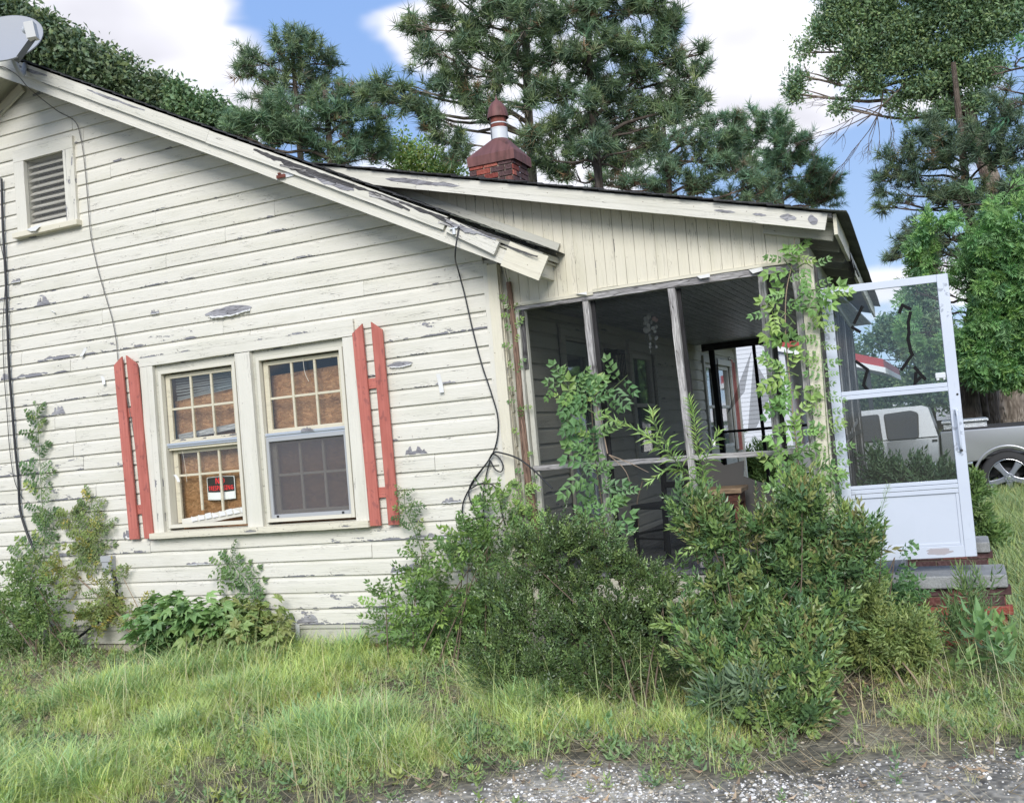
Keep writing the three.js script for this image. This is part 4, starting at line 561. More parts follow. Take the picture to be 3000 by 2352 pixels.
{
  const xs = [], zs = []; const steps = (a, b, list, fine, f0, f1, coarse) => { let v = a; while (v < b) { list.push(v); const d = v < f0 ? f0 - v : v > f1 ? v - f1 : 0; v += fine + d * coarse; } list.push(b); };
  steps(-260, 260, xs, 0.09, -10.5, 3.0, 0.12); steps(-420, 60, zs, 0.09, -0.4, 4.6, 0.12);
  const nx = xs.length, nz = zs.length, pos = new Float32Array(nx * nz * 3), uv = new Float32Array(nx * nz * 2), col = new Float32Array(nx * nz * 3), idx = [];
  for (let j = 0; j < nz; j++) for (let i = 0; i < nx; i++) {
    const k = j * nx + i, x = xs[i], z = zs[j], gr = gravelAt(x, z) * smooth(9, 6.5, z), ba = bareAt(x, z), li = clamp(litterAt(x, z)), w = fbm2(x * 1.3 + 5, z * 1.3, 3), far = smooth(12, 40, Math.hypot(x, z));
    pos[3 * k] = x; pos[3 * k + 1] = groundY(x, z); pos[3 * k + 2] = z; uv[2 * k] = x / 6; uv[2 * k + 1] = z / 6;
    let c = [lerp(0.15, 0.24, w), lerp(0.15, 0.21, w), lerp(0.075, 0.11, w)]; const mix = (d, t) => { c = c.map((q, a) => lerp(q, d[a], t)); };
    mix([0.30, 0.26, 0.19], ba * 0.85); mix([0.15, 0.105, 0.075], li * 0.85); mix([lerp(0.26, 0.6, fbm2(x * 3 + 8, z * 3, 3)), lerp(0.245, 0.55, fbm2(x * 3 + 8, z * 3, 3)), lerp(0.21, 0.45, fbm2(x * 3 + 8, z * 3, 3))], gr); mix([0.13, 0.17, 0.055], far * 0.9);
    col[3 * k] = c[0]; col[3 * k + 1] = c[1]; col[3 * k + 2] = c[2];
    if (i < nx - 1 && j < nz - 1) idx.push(k, k + nx, k + 1, k + 1, k + nx, k + nx + 1);
  }
  const g = new THREE.BufferGeometry(); g.setAttribute('position', new THREE.BufferAttribute(pos, 3)); g.setAttribute('uv', new THREE.BufferAttribute(uv, 2)); g.setAttribute('color', new THREE.BufferAttribute(col, 3)); g.setIndex(idx); g.computeVertexNormals();
  const [m, b] = pixels(1024, 1024, (x, y) => { const u = x / 1024, v = y / 1024, w = fbm2(u * 12, v * 12, 4, 12, 12), n = noise2(u * 260, v * 260, 260, 260), f = noise2(u * 90, v * 90, 90, 90), k = 190 + (w - 0.5) * 120 + (n - 0.5) * 90 + (f - 0.5) * 60; return [k, k, k, 0.5 + (n - 0.5) * 0.5 + (w - 0.5) * 0.6]; }, true);
  structure('ground', g, std({ map: m, bumpMap: b, bumpScale: 0.02, vertexColors: true, roughness: 0.96 }));
  // the street beyond the yard, a light pavement
  const sp = [], si = []; for (let i = 0; i <= 60; i++) { const x = -40 + i * 2.5; for (const z of [-47, -56, -66, -78]) sp.push(x, groundY(x, z) + 0.06, z); if (i) for (let q = 0; q < 3; q++) { const a = (i - 1) * 4 + q; si.push(a, a + 4, a + 1, a + 1, a + 4, a + 5); } }
  const sg = new THREE.BufferGeometry(); sg.setAttribute('position', new THREE.Float32BufferAttribute(sp, 3)); sg.setIndex(si.reverse()); sg.setAttribute('uv', new THREE.Float32BufferAttribute(sp.filter((_, i) => i % 3 !== 1).map((v) => v * 0.2), 2)); sg.computeVertexNormals();
  structure('street', sg, std({ map: concM, roughness: 0.9, color: lin(1.6, 1.55, 1.5) }));
}

// ---------------------------------------------------------------- plants: leaves, sprigs and the things made of them
// one leaf along +y from the origin, folded along its midrib: four triangles
function leafTris(out, M, len, w, fold = 0.25, droop = 0.15, wide = 0.45) { const P = [[0, 0, 0], [-w / 2, len * wide, fold * w], [0, len * wide, -droop * len * 0.2], [w / 2, len * wide, fold * w], [0, len, -droop * len]].map((p) => V(...p).applyMatrix4(M)); for (const [a, b, c] of [[0, 2, 1], [0, 3, 2], [1, 2, 4], [2, 3, 4]]) out.push(P[a], P[b], P[c]); }
function trisGeo(list) { const p = new Float32Array(list.length * 3); list.forEach((v, i) => { p[3 * i] = v.x; p[3 * i + 1] = v.y; p[3 * i + 2] = v.z; }); const g = new THREE.BufferGeometry(); g.setAttribute('position', new THREE.BufferAttribute(p, 3)); g.computeVertexNormals(); return g; }
const Mx = (pos, dir, roll = 0, scale = 1) => { const q = new THREE.Quaternion().setFromUnitVectors(V(0, 1, 0), dir.clone().normalize()).multiply(new THREE.Quaternion().setFromAxisAngle(V(0, 1, 0), roll)); return new THREE.Matrix4().compose(pos, q, V(scale, scale, scale)); };
// spray of simple leaves up a stem
function sprig(seed, n, stem, len, w, { open = 1.0, pairs = false, taper = 0.3, fold = 0.25, droop = 0.15, wide = 0.45, tip = true } = {}) {
  const R = rng(seed), out = []; for (let i = 0; i < n; i++) { const t = (pairs ? Math.floor(i / 2) * 2 : i) / Math.max(1, n - 1), phi = pairs ? (i % 2) * Math.PI + Math.floor(i / 2) * 1.57 + R() * 0.4 : i * 2.4 + R() * 0.6, o = open * (1 - 0.45 * t) + (R() - 0.5) * 0.35, d = V(Math.sin(o) * Math.cos(phi), Math.cos(o), Math.sin(o) * Math.sin(phi)), k = 1 - taper * t + (R() - 0.5) * 0.25; const dir = d; const side = V(0, 1, 0).cross(d).normalize(); leafTris(out, orient(V(0, stem * t, 0), dir, side), len * k, w * k, fold, droop, wide); }
  if (stem > 0) { const r = w * 0.06 + 0.0008; out.push(V(-r, 0, 0), V(r, 0, 0), V(0, stem, 0), V(0, 0, -r), V(0, 0, r), V(0, stem, 0)); } return trisGeo(out);
}
function orient(pos, dir, side) { const y = dir.clone().normalize(), x = side.clone().normalize(), z = x.clone().cross(y).normalize(); return new THREE.Matrix4().makeBasis(x, y, z).setPosition(pos); }
// pinnate leaf lying in the xy plane along +y, arching
function pinnate(seed, pairs, L, ll, lw, arch = 0.5, spread = 1.05) { const R = rng(seed), out = []; const pt = (t) => V(0, L * Math.sin(t * arch + 1e-4) / arch, -L * (1 - Math.cos(t * arch)) / arch * 1.0); for (let i = 0; i < pairs; i++) { const t = 0.22 + 0.72 * i / Math.max(1, pairs - 1), p = pt(t), k = (1 - 0.35 * Math.abs(t - 0.55)) * (0.85 + 0.3 * R()); for (const s of [-1, 1]) { const a = spread + (R() - 0.5) * 0.3, d = V(s * Math.sin(a), Math.cos(a), -0.15 - 0.35 * R()), side = d.clone().cross(V(0, 0, 1)).normalize(); leafTris(out, orient(p, d, side), ll * k, lw * k, 0.22, 0.2); } } leafTris(out, orient(pt(0.95), V(0, 1, -0.5), V(1, 0, 0)), ll, lw); const r = 0.0022, a = pt(0.5), b = pt(1); out.push(V(-r, 0, 0), V(r, 0, 0), a, a.clone().add(V(-r, 0, 0)), a.clone().add(V(r, 0, 0)), b); return trisGeo(out); }
// tuft of pine needles
function tuft(seed, n, L, w) { const R = rng(seed), out = []; for (let i = 0; i < n; i++) { const t = R(), o = 0.25 + 1.25 * Math.pow(R(), 0.8), phi = R() * 6.283, d = V(Math.sin(o) * Math.cos(phi), Math.cos(o), Math.sin(o) * Math.sin(phi)), b = V(0, t * L * 0.7, 0), l = L * (0.7 + 0.4 * R()), s = d.clone().cross(V(R() - 0.5, R() - 0.5, R() - 0.5)).normalize().multiplyScalar(w); const tip = b.clone().addScaledVector(d, l); tip.y -= l * 0.08; out.push(b.clone().sub(s), b.clone().add(s), tip); } return trisGeo(out); }
// cluster of leaves for trees seen from afar
function cluster(seed, n, rad, len, w) { const R = rng(seed), out = []; for (let i = 0; i < n; i++) { const p = V(R() - 0.5, R() - 0.5, R() - 0.5).multiplyScalar(2 * rad), d = V(R() - 0.5, R() - 0.75, R() - 0.5).add(p.clone().multiplyScalar(0.8 / rad)).normalize(), s = d.clone().cross(V(R() - 0.5, R(), R() - 0.5)).normalize(); leafTris2(out, orient(p, d, s), len * (0.7 + 0.6 * R()), w * (0.7 + 0.6 * R())); } return trisGeo(out); }
function leafTris2(out, M, len, w) { const P = [[0, 0, 0], [-w / 2, len * 0.5, 0.1 * w], [w / 2, len * 0.5, 0.1 * w], [0, len, -len * 0.12]].map((p) => V(...p).applyMatrix4(M)); out.push(P[0], P[2], P[1], P[1], P[2], P[3]); }
// instanced foliage as one part (or one thing of its own) that nobody could count
function instanced(name, geo, mat, mats, cols, parent) { const m = new THREE.InstancedMesh(geo, mat, mats.length); mats.forEach((q, i) => { m.setMatrixAt(i, q); m.setColorAt(i, cols[i]); }); m.name = name; m.userData.kind = 'stuff'; cast(m); (parent || scene).add(m); return m; }
// greens: [r, g, b] linear; a pick near one of them
const pick = (R, list, v = 0.22, gain = 1.7) => { const c = list[Math.floor(R() * list.length)], k = gain + (R() - 0.5) * 2 * v, y = (R() - 0.5) * v * 0.6; return lin(c[0] * k * (1 + y), c[1] * k, c[2] * k * (1 - y)); };
const blobAt = (dx, dy, d, rx, ry, rz) => { const k = PX * d / FOCAL; return { c: at(dx, dy, d), r: [rx * k, (ry ?? rx) * k, (rz ?? rx) * k] }; };
function fillBlobs(R, blobs, n, { up = 0.5, out = 0.8, rnd = 0.5, shell = 0.45, s0 = 0.8, s1 = 1.25, min = -9, keep } = {}) {
  const mats = [], w = blobs.map((b) => Math.pow(b.r[0] * b.r[1] * b.r[2], 0.58) * (b.w ?? 1)), tot = w.reduce((a, b) => a + b, 0);
  blobs.forEach((b, i) => { const m = Math.round(n * w[i] / tot); for (let k = 0; k < m; k++) { const d = V(R() - 0.5, R() - 0.5, R() - 0.5).normalize(), q = Math.pow(R(), shell), lump = 0.72 + 0.5 * noise3(d.x * 2.2 + i * 3, d.y * 2.2 + i, d.z * 2.2), p = V(b.c.x + d.x * b.r[0] * q * lump, b.c.y + d.y * b.r[1] * q * lump, b.c.z + d.z * b.r[2] * q * lump); if (p.y < min || (keep && !keep(p))) continue; const dir = d.clone().multiplyScalar(out).add(V(0, up, 0)).add(V(R() - 0.5, R() - 0.5, R() - 0.5).multiplyScalar(rnd * 2)); mats.push(Mx(p, dir, R() * 6.283, lerp(s0, s1, R()))); } }); return mats;
}
// tree: trunk, limbs to the lobes of the crown, twigs, foliage
function tree(name, label, cat, o, group) {
  const R = rng(o.seed), t = thing(name, label, cat, [0, 0, 0], 0, group), bm = o.bark || bark;
  const path = o.trunk.map((p) => p.clone()); const base = path[0]; base.y = groundY(base.x, base.z) - 0.1;
  part(t, 'trunk', limb(path, o.r0, o.r1, 9, 14), bm);
  const curve = new THREE.CatmullRomCurve3(path, false, 'centripetal');
  const reach = o.blobs.filter((b) => b.limb !== false); reach.forEach((b, i) => { // limbs leave the trunk below the lobe they carry
    let best = 0, bd = 1e9; for (let k = 6; k <= 40; k++) { const q = curve.getPoint(k / 40), dy = b.c.y - q.y, dd = Math.hypot(b.c.x - q.x, b.c.z - q.z) + Math.abs(dy - (o.rise ?? 0.25) * Math.hypot(b.c.x - q.x, b.c.z - q.z)) * 1.2; if (dd < bd) { bd = dd; best = k / 40; } }
    const a = curve.getPoint(best), c = b.c, mid = a.clone().lerp(c, 0.5).add(V((R() - 0.5) * 0.4, (R() - 0.2) * 0.5 - 0.15, (R() - 0.5) * 0.4)), L = a.distanceTo(c), r = Math.min(o.r0 * 0.4, 0.02 + L * 0.014) * (o.limbK ?? 1); part(t, 'limb', limb([a, a.clone().lerp(mid, 0.5).add(V(0, 0.06 * L, 0)), mid, c], r, r * 0.3, 6, 9), bm);
    const tw = []; for (let k = 0; k < (o.twigs ?? 5); k++) { const d = V(R() - 0.5, (R() - 0.35), R() - 0.5).normalize(), e = V(c.x + d.x * b.r[0], c.y + d.y * b.r[1], c.z + d.z * b.r[2]), s = mid.clone().lerp(c, 0.3 + 0.7 * R()); tw.push(limb([s, s.clone().lerp(e, 0.5).add(V(0, 0.05, 0)), e], r * 0.32, r * 0.1, 4, 4)); } if (tw.length) part(t, 'twig', tw, bm);
  });
  if (o.pine) { // boughs: side shoots off every limb, needle tufts towards their tips
    const tm = [], shoots = []; for (const b of o.blobs) { const rr = (b.r[0] + b.r[1]) / 2, ns = Math.max(4, Math.round(o.pine * rr * 15 * (b.w ?? 1)));
      let best = curve.getPoint(0.5), bd = 1e9; for (let k = 4; k <= 40; k++) { const q = curve.getPoint(k / 40), d = q.distanceTo(b.c); if (d < bd) { bd = d; best = q; } } const outw = b.c.clone().sub(best).normalize();
      for (let k = 0; k < ns; k++) { const st = b.c.clone().add(V((R() - 0.5) * b.r[0], (R() - 0.6) * b.r[1], (R() - 0.5) * b.r[2]).multiplyScalar(0.8)), d = V(R() - 0.5, (R() - 0.25) * 0.8, R() - 0.5).normalize().addScaledVector(outw, 0.45).normalize(), L = rr * (0.5 + 0.75 * R()), en = V(st.x + d.x * L, st.y + d.y * L * (b.r[1] / b.r[0]) + 0.12 * L, st.z + d.z * L), mid = st.clone().lerp(en, 0.5).add(V(0, -0.05 * L, 0));
        shoots.push(limb([b.c.clone().lerp(st, 0.4), st.clone().lerp(mid, 0.5), mid, en], 0.016, 0.006, 4, 4)); const nt = 3 + Math.round(L / 0.16); for (let q = 0; q < nt; q++) { const t = Math.pow((q + R()) / nt, 0.6), p = st.clone().lerp(mid, clamp(t * 2)).lerp(en, clamp(t * 2 - 1)).add(V(R() - 0.5, R() - 0.5, R() - 0.5).multiplyScalar(0.12)); const dir = d.clone().add(V((R() - 0.5) * 1.1, 0.35 + (R() - 0.3) * 0.8, (R() - 0.5) * 1.1)); tm.push(Mx(p, dir, R() * 6.283, lerp(0.6, 1.25, R()) * (o.tuftK ?? 1))); } } }
    part(t, 'twig', shoots, bm); o.geos.forEach((g, i) => { const m = tm.filter((_, k) => k % o.geos.length === i); instanced('foliage', g, o.mat || leafFar, m, m.map(() => pick(R, R() < 0.03 ? [[0.12, 0.085, 0.05]] : o.colors, o.vary ?? 0.5, o.gain ?? 2.6)), t); }); return t;
  }
  const hs = o.hole ?? 0.8, hc = o.carve ?? 0.37, mats = fillBlobs(R, o.blobs, o.n * (o.dense ?? 0.62), { ...(o.fill || {}), keep: (p) => noise3(p.x * hs + 50, p.y * hs * 1.3 + 50, p.z * hs + 50) * 0.75 + noise3(p.x * 2.6 + 20, p.y * 2.6 + 50, p.z * 2.6 + 90) * 0.25 > hc }), per = Math.ceil(mats.length / o.geos.length);
  o.geos.forEach((g, i) => { const m = mats.filter((_, k) => k % o.geos.length === i); instanced('foliage', g, o.mat || leafFar, m, m.map((q) => { const c = pick(R, o.colors, o.vary ?? 0.5, o.gain ?? 2.6); return c; }), t); });
  return t;
}
const B = (d, list) => list.map(([x, y, r, ry, dd, w]) => Object.assign(blobAt(x, y, d + (dd ?? 0), r, ry ?? r * 0.85, r), { w: w ?? 1 }));
const vert = (dx, dy, d, up, lean = 0) => { const p = at(dx, dy, d); return [V(p.x, 0, p.z), V(p.x, p.y * 0.5, p.z), p, V(p.x + lean, p.y + up, p.z)]; };
const PINE = [[0.070, 0.105, 0.058], [0.085, 0.125, 0.062], [0.105, 0.145, 0.066], [0.058, 0.090, 0.055]], OAK = [[0.060, 0.088, 0.040], [0.075, 0.105, 0.042], [0.05, 0.076, 0.040]];
const pineGeo = [tuft(1, 26, 0.27, 0.011), tuft(2, 22, 0.31, 0.011), tuft(3, 28, 0.24, 0.0105)], oakGeo = [cluster(4, 15, 0.2, 0.12, 0.06), cluster(5, 13, 0.24, 0.13, 0.06)];
const pf = { up: 0.75, out: 0.7, rnd: 0.4, shell: 0.5, s0: 0.9, s1: 1.5 };

tree('oak_tree', 'dark green oak rising behind the roof at the left edge, beside the satellite dish', 'tree', { seed: 301, carve: 0.3, trunk: vert(150, 250, 32, 2.5), r0: 0.3, r1: 0.08, n: 5200, geos: oakGeo, colors: OAK, fill: { shell: 0.6, up: 0.2, s0: 0.9, s1: 1.6 }, blobs: B(31, [[50, 62, 52], [110, 105, 55], [30, 120, 60], [165, 125, 50], [215, 150, 48], [190, 195, 60], [270, 180, 52], [300, 220, 52], [335, 195, 32], [250, 240, 50], [100, 175, 65], [340, 240, 40], [-20, 60, 70], [15, 35, 30], [80, 70, 30]]) });
tree('oak_tree', 'low dark oak crown just left of the first pine, over the roof slope', 'tree', { seed: 302, carve: 0.27, trunk: vert(440, 290, 30, 0.6), r0: 0.2, r1: 0.06, n: 1900, geos: oakGeo, colors: [[0.056, 0.095, 0.04], [0.07, 0.115, 0.045]], fill: { shell: 0.6, up: 0.2, s0: 0.8, s1: 1.3 }, blobs: B(29, [[390, 225, 34], [440, 245, 42], [480, 268, 40], [415, 262, 36], [505, 285, 28], [375, 195, 15], [450, 290, 40]]) });
tree('pine_tree', 'slender pine with an open rounded top left of the chimney', 'tree', { seed: 303, pine: 1.5, trunk: vert(628, 190, 27, 0.9), r0: 0.2, r1: 0.05, n: 2300, geos: pineGeo, colors: PINE, fill: pf, blobs: B(27, [[612, 118, 46], [560, 135, 38], [662, 128, 40], [640, 175, 46], [590, 185, 42], [692, 185, 34], [518, 138, 18, 12], [640, 92, 22], [606, 92, 16], [580, 215, 40], [540, 160, 18], [705, 140, 14], [650, 215, 48]]) });
tree('pine_tree', 'low bushy pine below the slender one, touching the roof edge left of the chimney', 'tree', { seed: 304, pine: 1.9, trunk: vert(700, 300, 25, 1.2), r0: 0.22, r1: 0.06, n: 4200, geos: pineGeo, colors: [[0.075, 0.12, 0.062], [0.088, 0.135, 0.064], [0.06, 0.1, 0.055]], fill: pf, blobs: B(25, [[570, 250, 42], [625, 258, 52], [700, 245, 50], [762, 235, 40], [660, 305, 60], [740, 300, 55], [798, 295, 32], [600, 300, 50], [790, 335, 32], [535, 275, 34], [700, 345, 50], [760, 205, 18], [720, 200, 20], [500, 285, 26], [820, 250, 10]]) });
tree('pine_tree', 'tall pine with a pale straight trunk directly behind the chimney', 'tree', { seed: 305, pine: 1.9, trunk: (() => { const p = vert(1128, 305, 24, 6); p[3] = at(1112, -160, 24); return p; })(), r0: 0.16, r1: 0.08, bark: barkPale, n: 6200, geos: pineGeo, colors: PINE, fill: pf, limbK: 0.9, blobs: B(23.6, [[798, 200, 32, 24], [840, 212, 34, 26], [880, 230, 38, 30], [925, 262, 44, 34], [962, 300, 40, 34], [820, 180, 14], [860, 190, 16], [900, 62, 38], [958, 40, 50], [930, 112, 42], [1000, 100, 50], [985, 160, 44], [1040, 62, 48], [1092, 105, 42], [1062, 172, 44], [1010, 212, 38], [1080, 30, 50], [1140, 62, 44], [1020, -40, 60], [1120, -50, 70], [940, -30, 50], [1120, 150, 36], [1040, 250, 36], [985, 335, 30], [950, 190, 30], [1120, 60, 30, 40, -1], [1115, 230, 30, 30, -0.8], [1140, 300, 30, 24, -0.8], [1100, 330, 26], [1150, 200, 30, 24, -0.6]]) });
tree('pine_tree', 'broad pine with a dark trunk and wide right side limbs, right of the chimney', 'tree', { seed: 306, pine: 2.0, trunk: (() => { const p = vert(1259, 200, 23, 5); p[3] = at(1246, -120, 23); return p; })(), r0: 0.15, r1: 0.06, bark: barkDark, n: 9800, geos: pineGeo, colors: PINE, fill: pf, limbK: 1.0, blobs: B(23, [[1205, 40, 46], [1262, 62, 50], [1325, 32, 54], [1390, 22, 42], [1182, 122, 40], [1242, 142, 48], [1312, 112, 50], [1382, 92, 44], [1432, 62, 28], [1422, 135, 42], [1472, 160, 32], [1352, 172, 50], [1282, 205, 50], [1202, 202, 40], [1432, 205, 42], [1484, 225, 22], [1332, 245, 48], [1402, 262, 48], [1252, 272, 48], [1192, 285, 40], [1160, 340, 36], [1205, 375, 36], [1290, 322, 42], [1240, 340, 36], [1300, -40, 60], [1400, -40, 60], [1220, -40, 50], [1490, 115, 14], [1450, 250, 36], [1256, 110, 30, 40, -0.9], [1262, 230, 34, 34, -0.9], [1265, 310, 34, 30, -0.9], [1250, 20, 34, 30, -0.8], [1320, 290, 40], [1380, 310, 36], [1330, 340, 36]]) });
tree('pine_tree', 'pine standing over the middle of the porch roof', 'tree', { seed: 307, pine: 1.9, trunk: vert(1420, 360, 29, 1.2), r0: 0.2, r1: 0.06, n: 5400, geos: pineGeo, colors: [[0.072, 0.118, 0.066], [0.086, 0.135, 0.07], [0.06, 0.1, 0.06]], fill: pf, blobs: B(29, [[1335, 335, 42], [1400, 322, 44], [1462, 305, 42], [1502, 350, 52], [1425, 372, 50], [1540, 308, 36], [1562, 362, 44], [1602, 395, 42], [1482, 405, 46], [1345, 392, 38], [1285, 392, 28], [1562, 268, 22], [1530, 262, 18], [1500, 268, 18], [1620, 425, 30], [1560, 425, 40], [1400, 412, 34]]) });
tree('pine_tree', 'rounded pine with a dense even crown right of the one over the porch', 'tree', { seed: 308, pine: 2.2, trunk: vert(1660, 400, 35, 1.5), r0: 0.22, r1: 0.07, n: 4600, geos: pineGeo, colors: [[0.07, 0.125, 0.065], [0.08, 0.14, 0.07], [0.055, 0.1, 0.06]], fill: { ...pf, shell: 0.6 }, blobs: B(35, [[1620, 275, 36], [1600, 318, 44], [1660, 305, 40], [1692, 342, 40], [1650, 370, 54], [1722, 385, 42], [1762, 395, 26], [1705, 422, 44], [1640, 425, 46], [1775, 412, 14], [1585, 270, 18], [1655, 262, 18], [1700, 305, 18], [1740, 430, 30], [1745, 355, 16]]) });
tree('young_tree', 'small light green tree peeping over the roof just left of the chimney', 'tree', { seed: 309, trunk: vert(900, 380, 26, 0.3), r0: 0.1, r1: 0.03, n: 900, geos: [cluster(8, 10, 0.18, 0.09, 0.05), cluster(9, 8, 0.2, 0.1, 0.05)], colors: [[0.11, 0.17, 0.05], [0.09, 0.15, 0.05], [0.16, 0.2, 0.06]], fill: { shell: 0.6, up: 0.2 }, blobs: B(26, [[842, 318, 24], [880, 335, 30], [928, 342, 32], [968, 362, 28], [868, 362, 32], [820, 350, 18], [905, 310, 14], [935, 375, 34], [855, 290, 9]]) });
tree('oak_tree', 'tall oak leaning in from the upper right corner with bare dangling twigs', 'tree', { seed: 310, trunk: [V(at(2120, 600, 31).x, 0, at(2120, 600, 31).z), at(2120, 420, 31), at(2066, 268, 31), at(2036, 205, 31), at(1992, 140, 31), at(1962, 70, 31), at(1940, -20, 31)], r0: 0.42, r1: 0.13, bark: barkPale, n: 7400, gain: 3.0, dense: 1.25, geos: [cluster(14, 13, 0.17, 0.10, 0.04), cluster(15, 11, 0.2, 0.11, 0.04)], carve: 0.26, colors: [[0.080, 0.125, 0.055], [0.07, 0.11, 0.055], [0.095, 0.14, 0.055], [0.06, 0.095, 0.058]], fill: { shell: 0.62, up: -0.3, out: 0.7, s0: 0.8, s1: 1.35 }, blobs: B(30.5, [[1762, 62, 42], [1722, 112, 34], [1702, 160, 26, 20], [1692, 200, 15, 18], [1800, 30, 42], [1832, 92, 44], [1782, 142, 34, 26], [1862, 22, 42], [1902, 62, 48], [1852, 140, 36, 28], [1902, 132, 40], [1962, 42, 48], [1952, 112, 42], [1982, 180, 34], [2042, 32, 52], [2022, 112, 40], [2102, 62, 52], [2152, 32, 50], [1942, 190, 26, 20], [1862, 182, 20, 14], [1902, 225, 12, 9], [1786, 230, 14, 8], [2102, 150, 40], [2050, 160, 30], [1880, -30, 60], [2000, -40, 70], [2110, -30, 60], [1780, -10, 40], [2010, 235, 24], [2080, 215, 30], [1820, 190, 14], [1930, 245, 12, 8]]) });
{ // bare twigs hanging from that oak
  const o = scene.children[scene.children.length - 1], R = rng(77), list = []; const grow = (p, d, L, r, k) => { const e = p.clone().addScaledVector(d, L), m = p.clone().lerp(e, 0.5).add(V((R() - 0.5) * 0.2, (R() - 0.5) * 0.15, (R() - 0.5) * 0.2)); list.push(limb([p, m, e], r, r * 0.5, 4, 4)); if (k) for (let i = 0; i < 3; i++) grow(m.clone().lerp(e, R()), d.clone().add(V(R() - 0.5, R() - 0.75, R() - 0.5).multiplyScalar(1.1)).normalize(), L * (0.45 + 0.35 * R()), r * 0.6, k - 1); };
  grow(at(1945, 160, 30.5), V(-0.75, -0.55, 0.1).normalize(), 1.9, 0.028, 3); grow(at(1880, 195, 30.5), V(-0.35, -0.9, 0.1).normalize(), 1.2, 0.02, 3); grow(at(1890, 215, 30.5), V(0.1, -1, 0.1).normalize(), 0.9, 0.016, 2); grow(at(1850, 205, 30.5), V(-0.9, 0.1, 0).normalize(), 0.9, 0.016, 2);
  part(o, 'bare_twig', list, bark);
  part(o, 'dead_stub', limb([at(2040, 205, 30.6), at(2066, 245, 30.4), at(2070, 268, 30.4)], 0.1, 0.16, 7), barkDark);
}
tree('pine_tree', 'dark ragged pine below the leaning oak at the right', 'tree', { seed: 311, pine: 1.5, trunk: vert(2060, 420, 29, 3.5), r0: 0.24, r1: 0.06, n: 8800, geos: pineGeo, colors: [[0.06, 0.092, 0.055], [0.05, 0.08, 0.05], [0.075, 0.11, 0.056]], fill: pf, blobs: B(28.5, [[1902, 372, 30], [1932, 332, 32], [1972, 302, 36], [1962, 382, 44], [2012, 352, 50], [2062, 332, 50], [2002, 432, 46], [1922, 432, 18, 8], [1888, 440, 12, 6], [2052, 422, 52], [1962, 500, 36, 30], [2022, 510, 48], [1912, 548, 24, 14], [1940, 520, 24, 16], [2102, 282, 46], [2152, 242, 50], [2122, 352, 56], [2172, 322, 50], [1985, 270, 20], [1890, 412, 12], [2000, 560, 40], [2110, 440, 56], [2020, 290, 40], [1890, 340, 14], [2160, 420, 56]]) });
const feather = [pinnate(31, 6, 0.26, 0.1, 0.032, 0.7), pinnate(32, 7, 0.3, 0.1, 0.03, 0.9)], feather2 = [merge([pinnate(33, 6, 0.26, 0.1, 0.034, 0.7), pinnate(34, 6, 0.26, 0.1, 0.032, 0.9).rotateY(2.1), pinnate(35, 6, 0.24, 0.1, 0.032, 0.8).rotateY(4.2)])];

tree('pecan_tree', 'bright green feathery tree filling the right edge above the pickup bed', 'tree', { seed: 312, carve: 0.36, gain: 3.2, trunk: (() => { const p = at(2066, 880, 27); return [V(p.x, 0, p.z), p, at(2062, 780, 27), at(2090, 560, 27), at(2130, 420, 27)]; })(), r0: 0.33, r1: 0.08, bark: barkDark, n: 9000, geos: feather2, mat: leafFar, colors: [[0.075, 0.14, 0.05], [0.06, 0.115, 0.048], [0.095, 0.165, 0.05]], vary: 0.35, fill: { shell: 0.42, up: -0.25, out: 0.9, rnd: 0.4, s0: 0.9, s1: 1.5 }, blobs: B(26, [[2162, 385, 46], [2120, 432, 50], [2065, 478, 42], [2100, 515, 54], [2172, 485, 54], [2032, 545, 40], [1995, 585, 32], [2062, 605, 52], [2132, 585, 56], [2182, 605, 50], [2062, 685, 50], [2132, 675, 60], [2190, 690, 50], [2042, 735, 34, 24], [2100, 755, 52], [2162, 745, 50], [2120, 790, 36, 20], [2172, 785, 36, 20], [1995, 655, 36], [1965, 705, 36], [2010, 700, 34], [2230, 560, 60], [2230, 720, 50], [1985, 520, 30], [1965, 560, 24], [1995, 480, 24], [2030, 440, 28], [1950, 620, 24], [2040, 500, 40], [2000, 620, 36]]) });
{ const o = scene.children[scene.children.length - 1]; for (const [x, y, r] of [[2088, 885, 0.09], [2100, 885, 0.1], [2035, 885, 0.07]]) { const p = at(x, y, 28); part(o, 'trunk', limb([V(p.x, groundY(p.x, p.z), p.z), p, V(p.x - 0.1, p.y + 2.5, p.z)], r, r * 0.7, 7, 6), barkDark); } }
tree('broadleaf_tree', 'dark larger leaved tree top reaching into the frame at the far upper right', 'tree', { seed: 313, trunk: (() => { const p = at(2290, 400, 20); return [V(p.x, 0, p.z), p, at(2280, 200, 20), at(2230, 100, 20)]; })(), r0: 0.18, r1: 0.05, n: 900, geos: [sprig(41, 9, 0.3, 0.16, 0.06, { droop: 0.4 })], colors: [[0.045, 0.1, 0.045], [0.06, 0.13, 0.05]], fill: { shell: 0.6, up: -0.3 }, blobs: B(20, [[2160, 140, 34], [2110, 160, 18], [2190, 90, 36], [2200, 170, 40], [2130, 190, 20], [2240, 130, 50], [2160, 230, 26]]) });
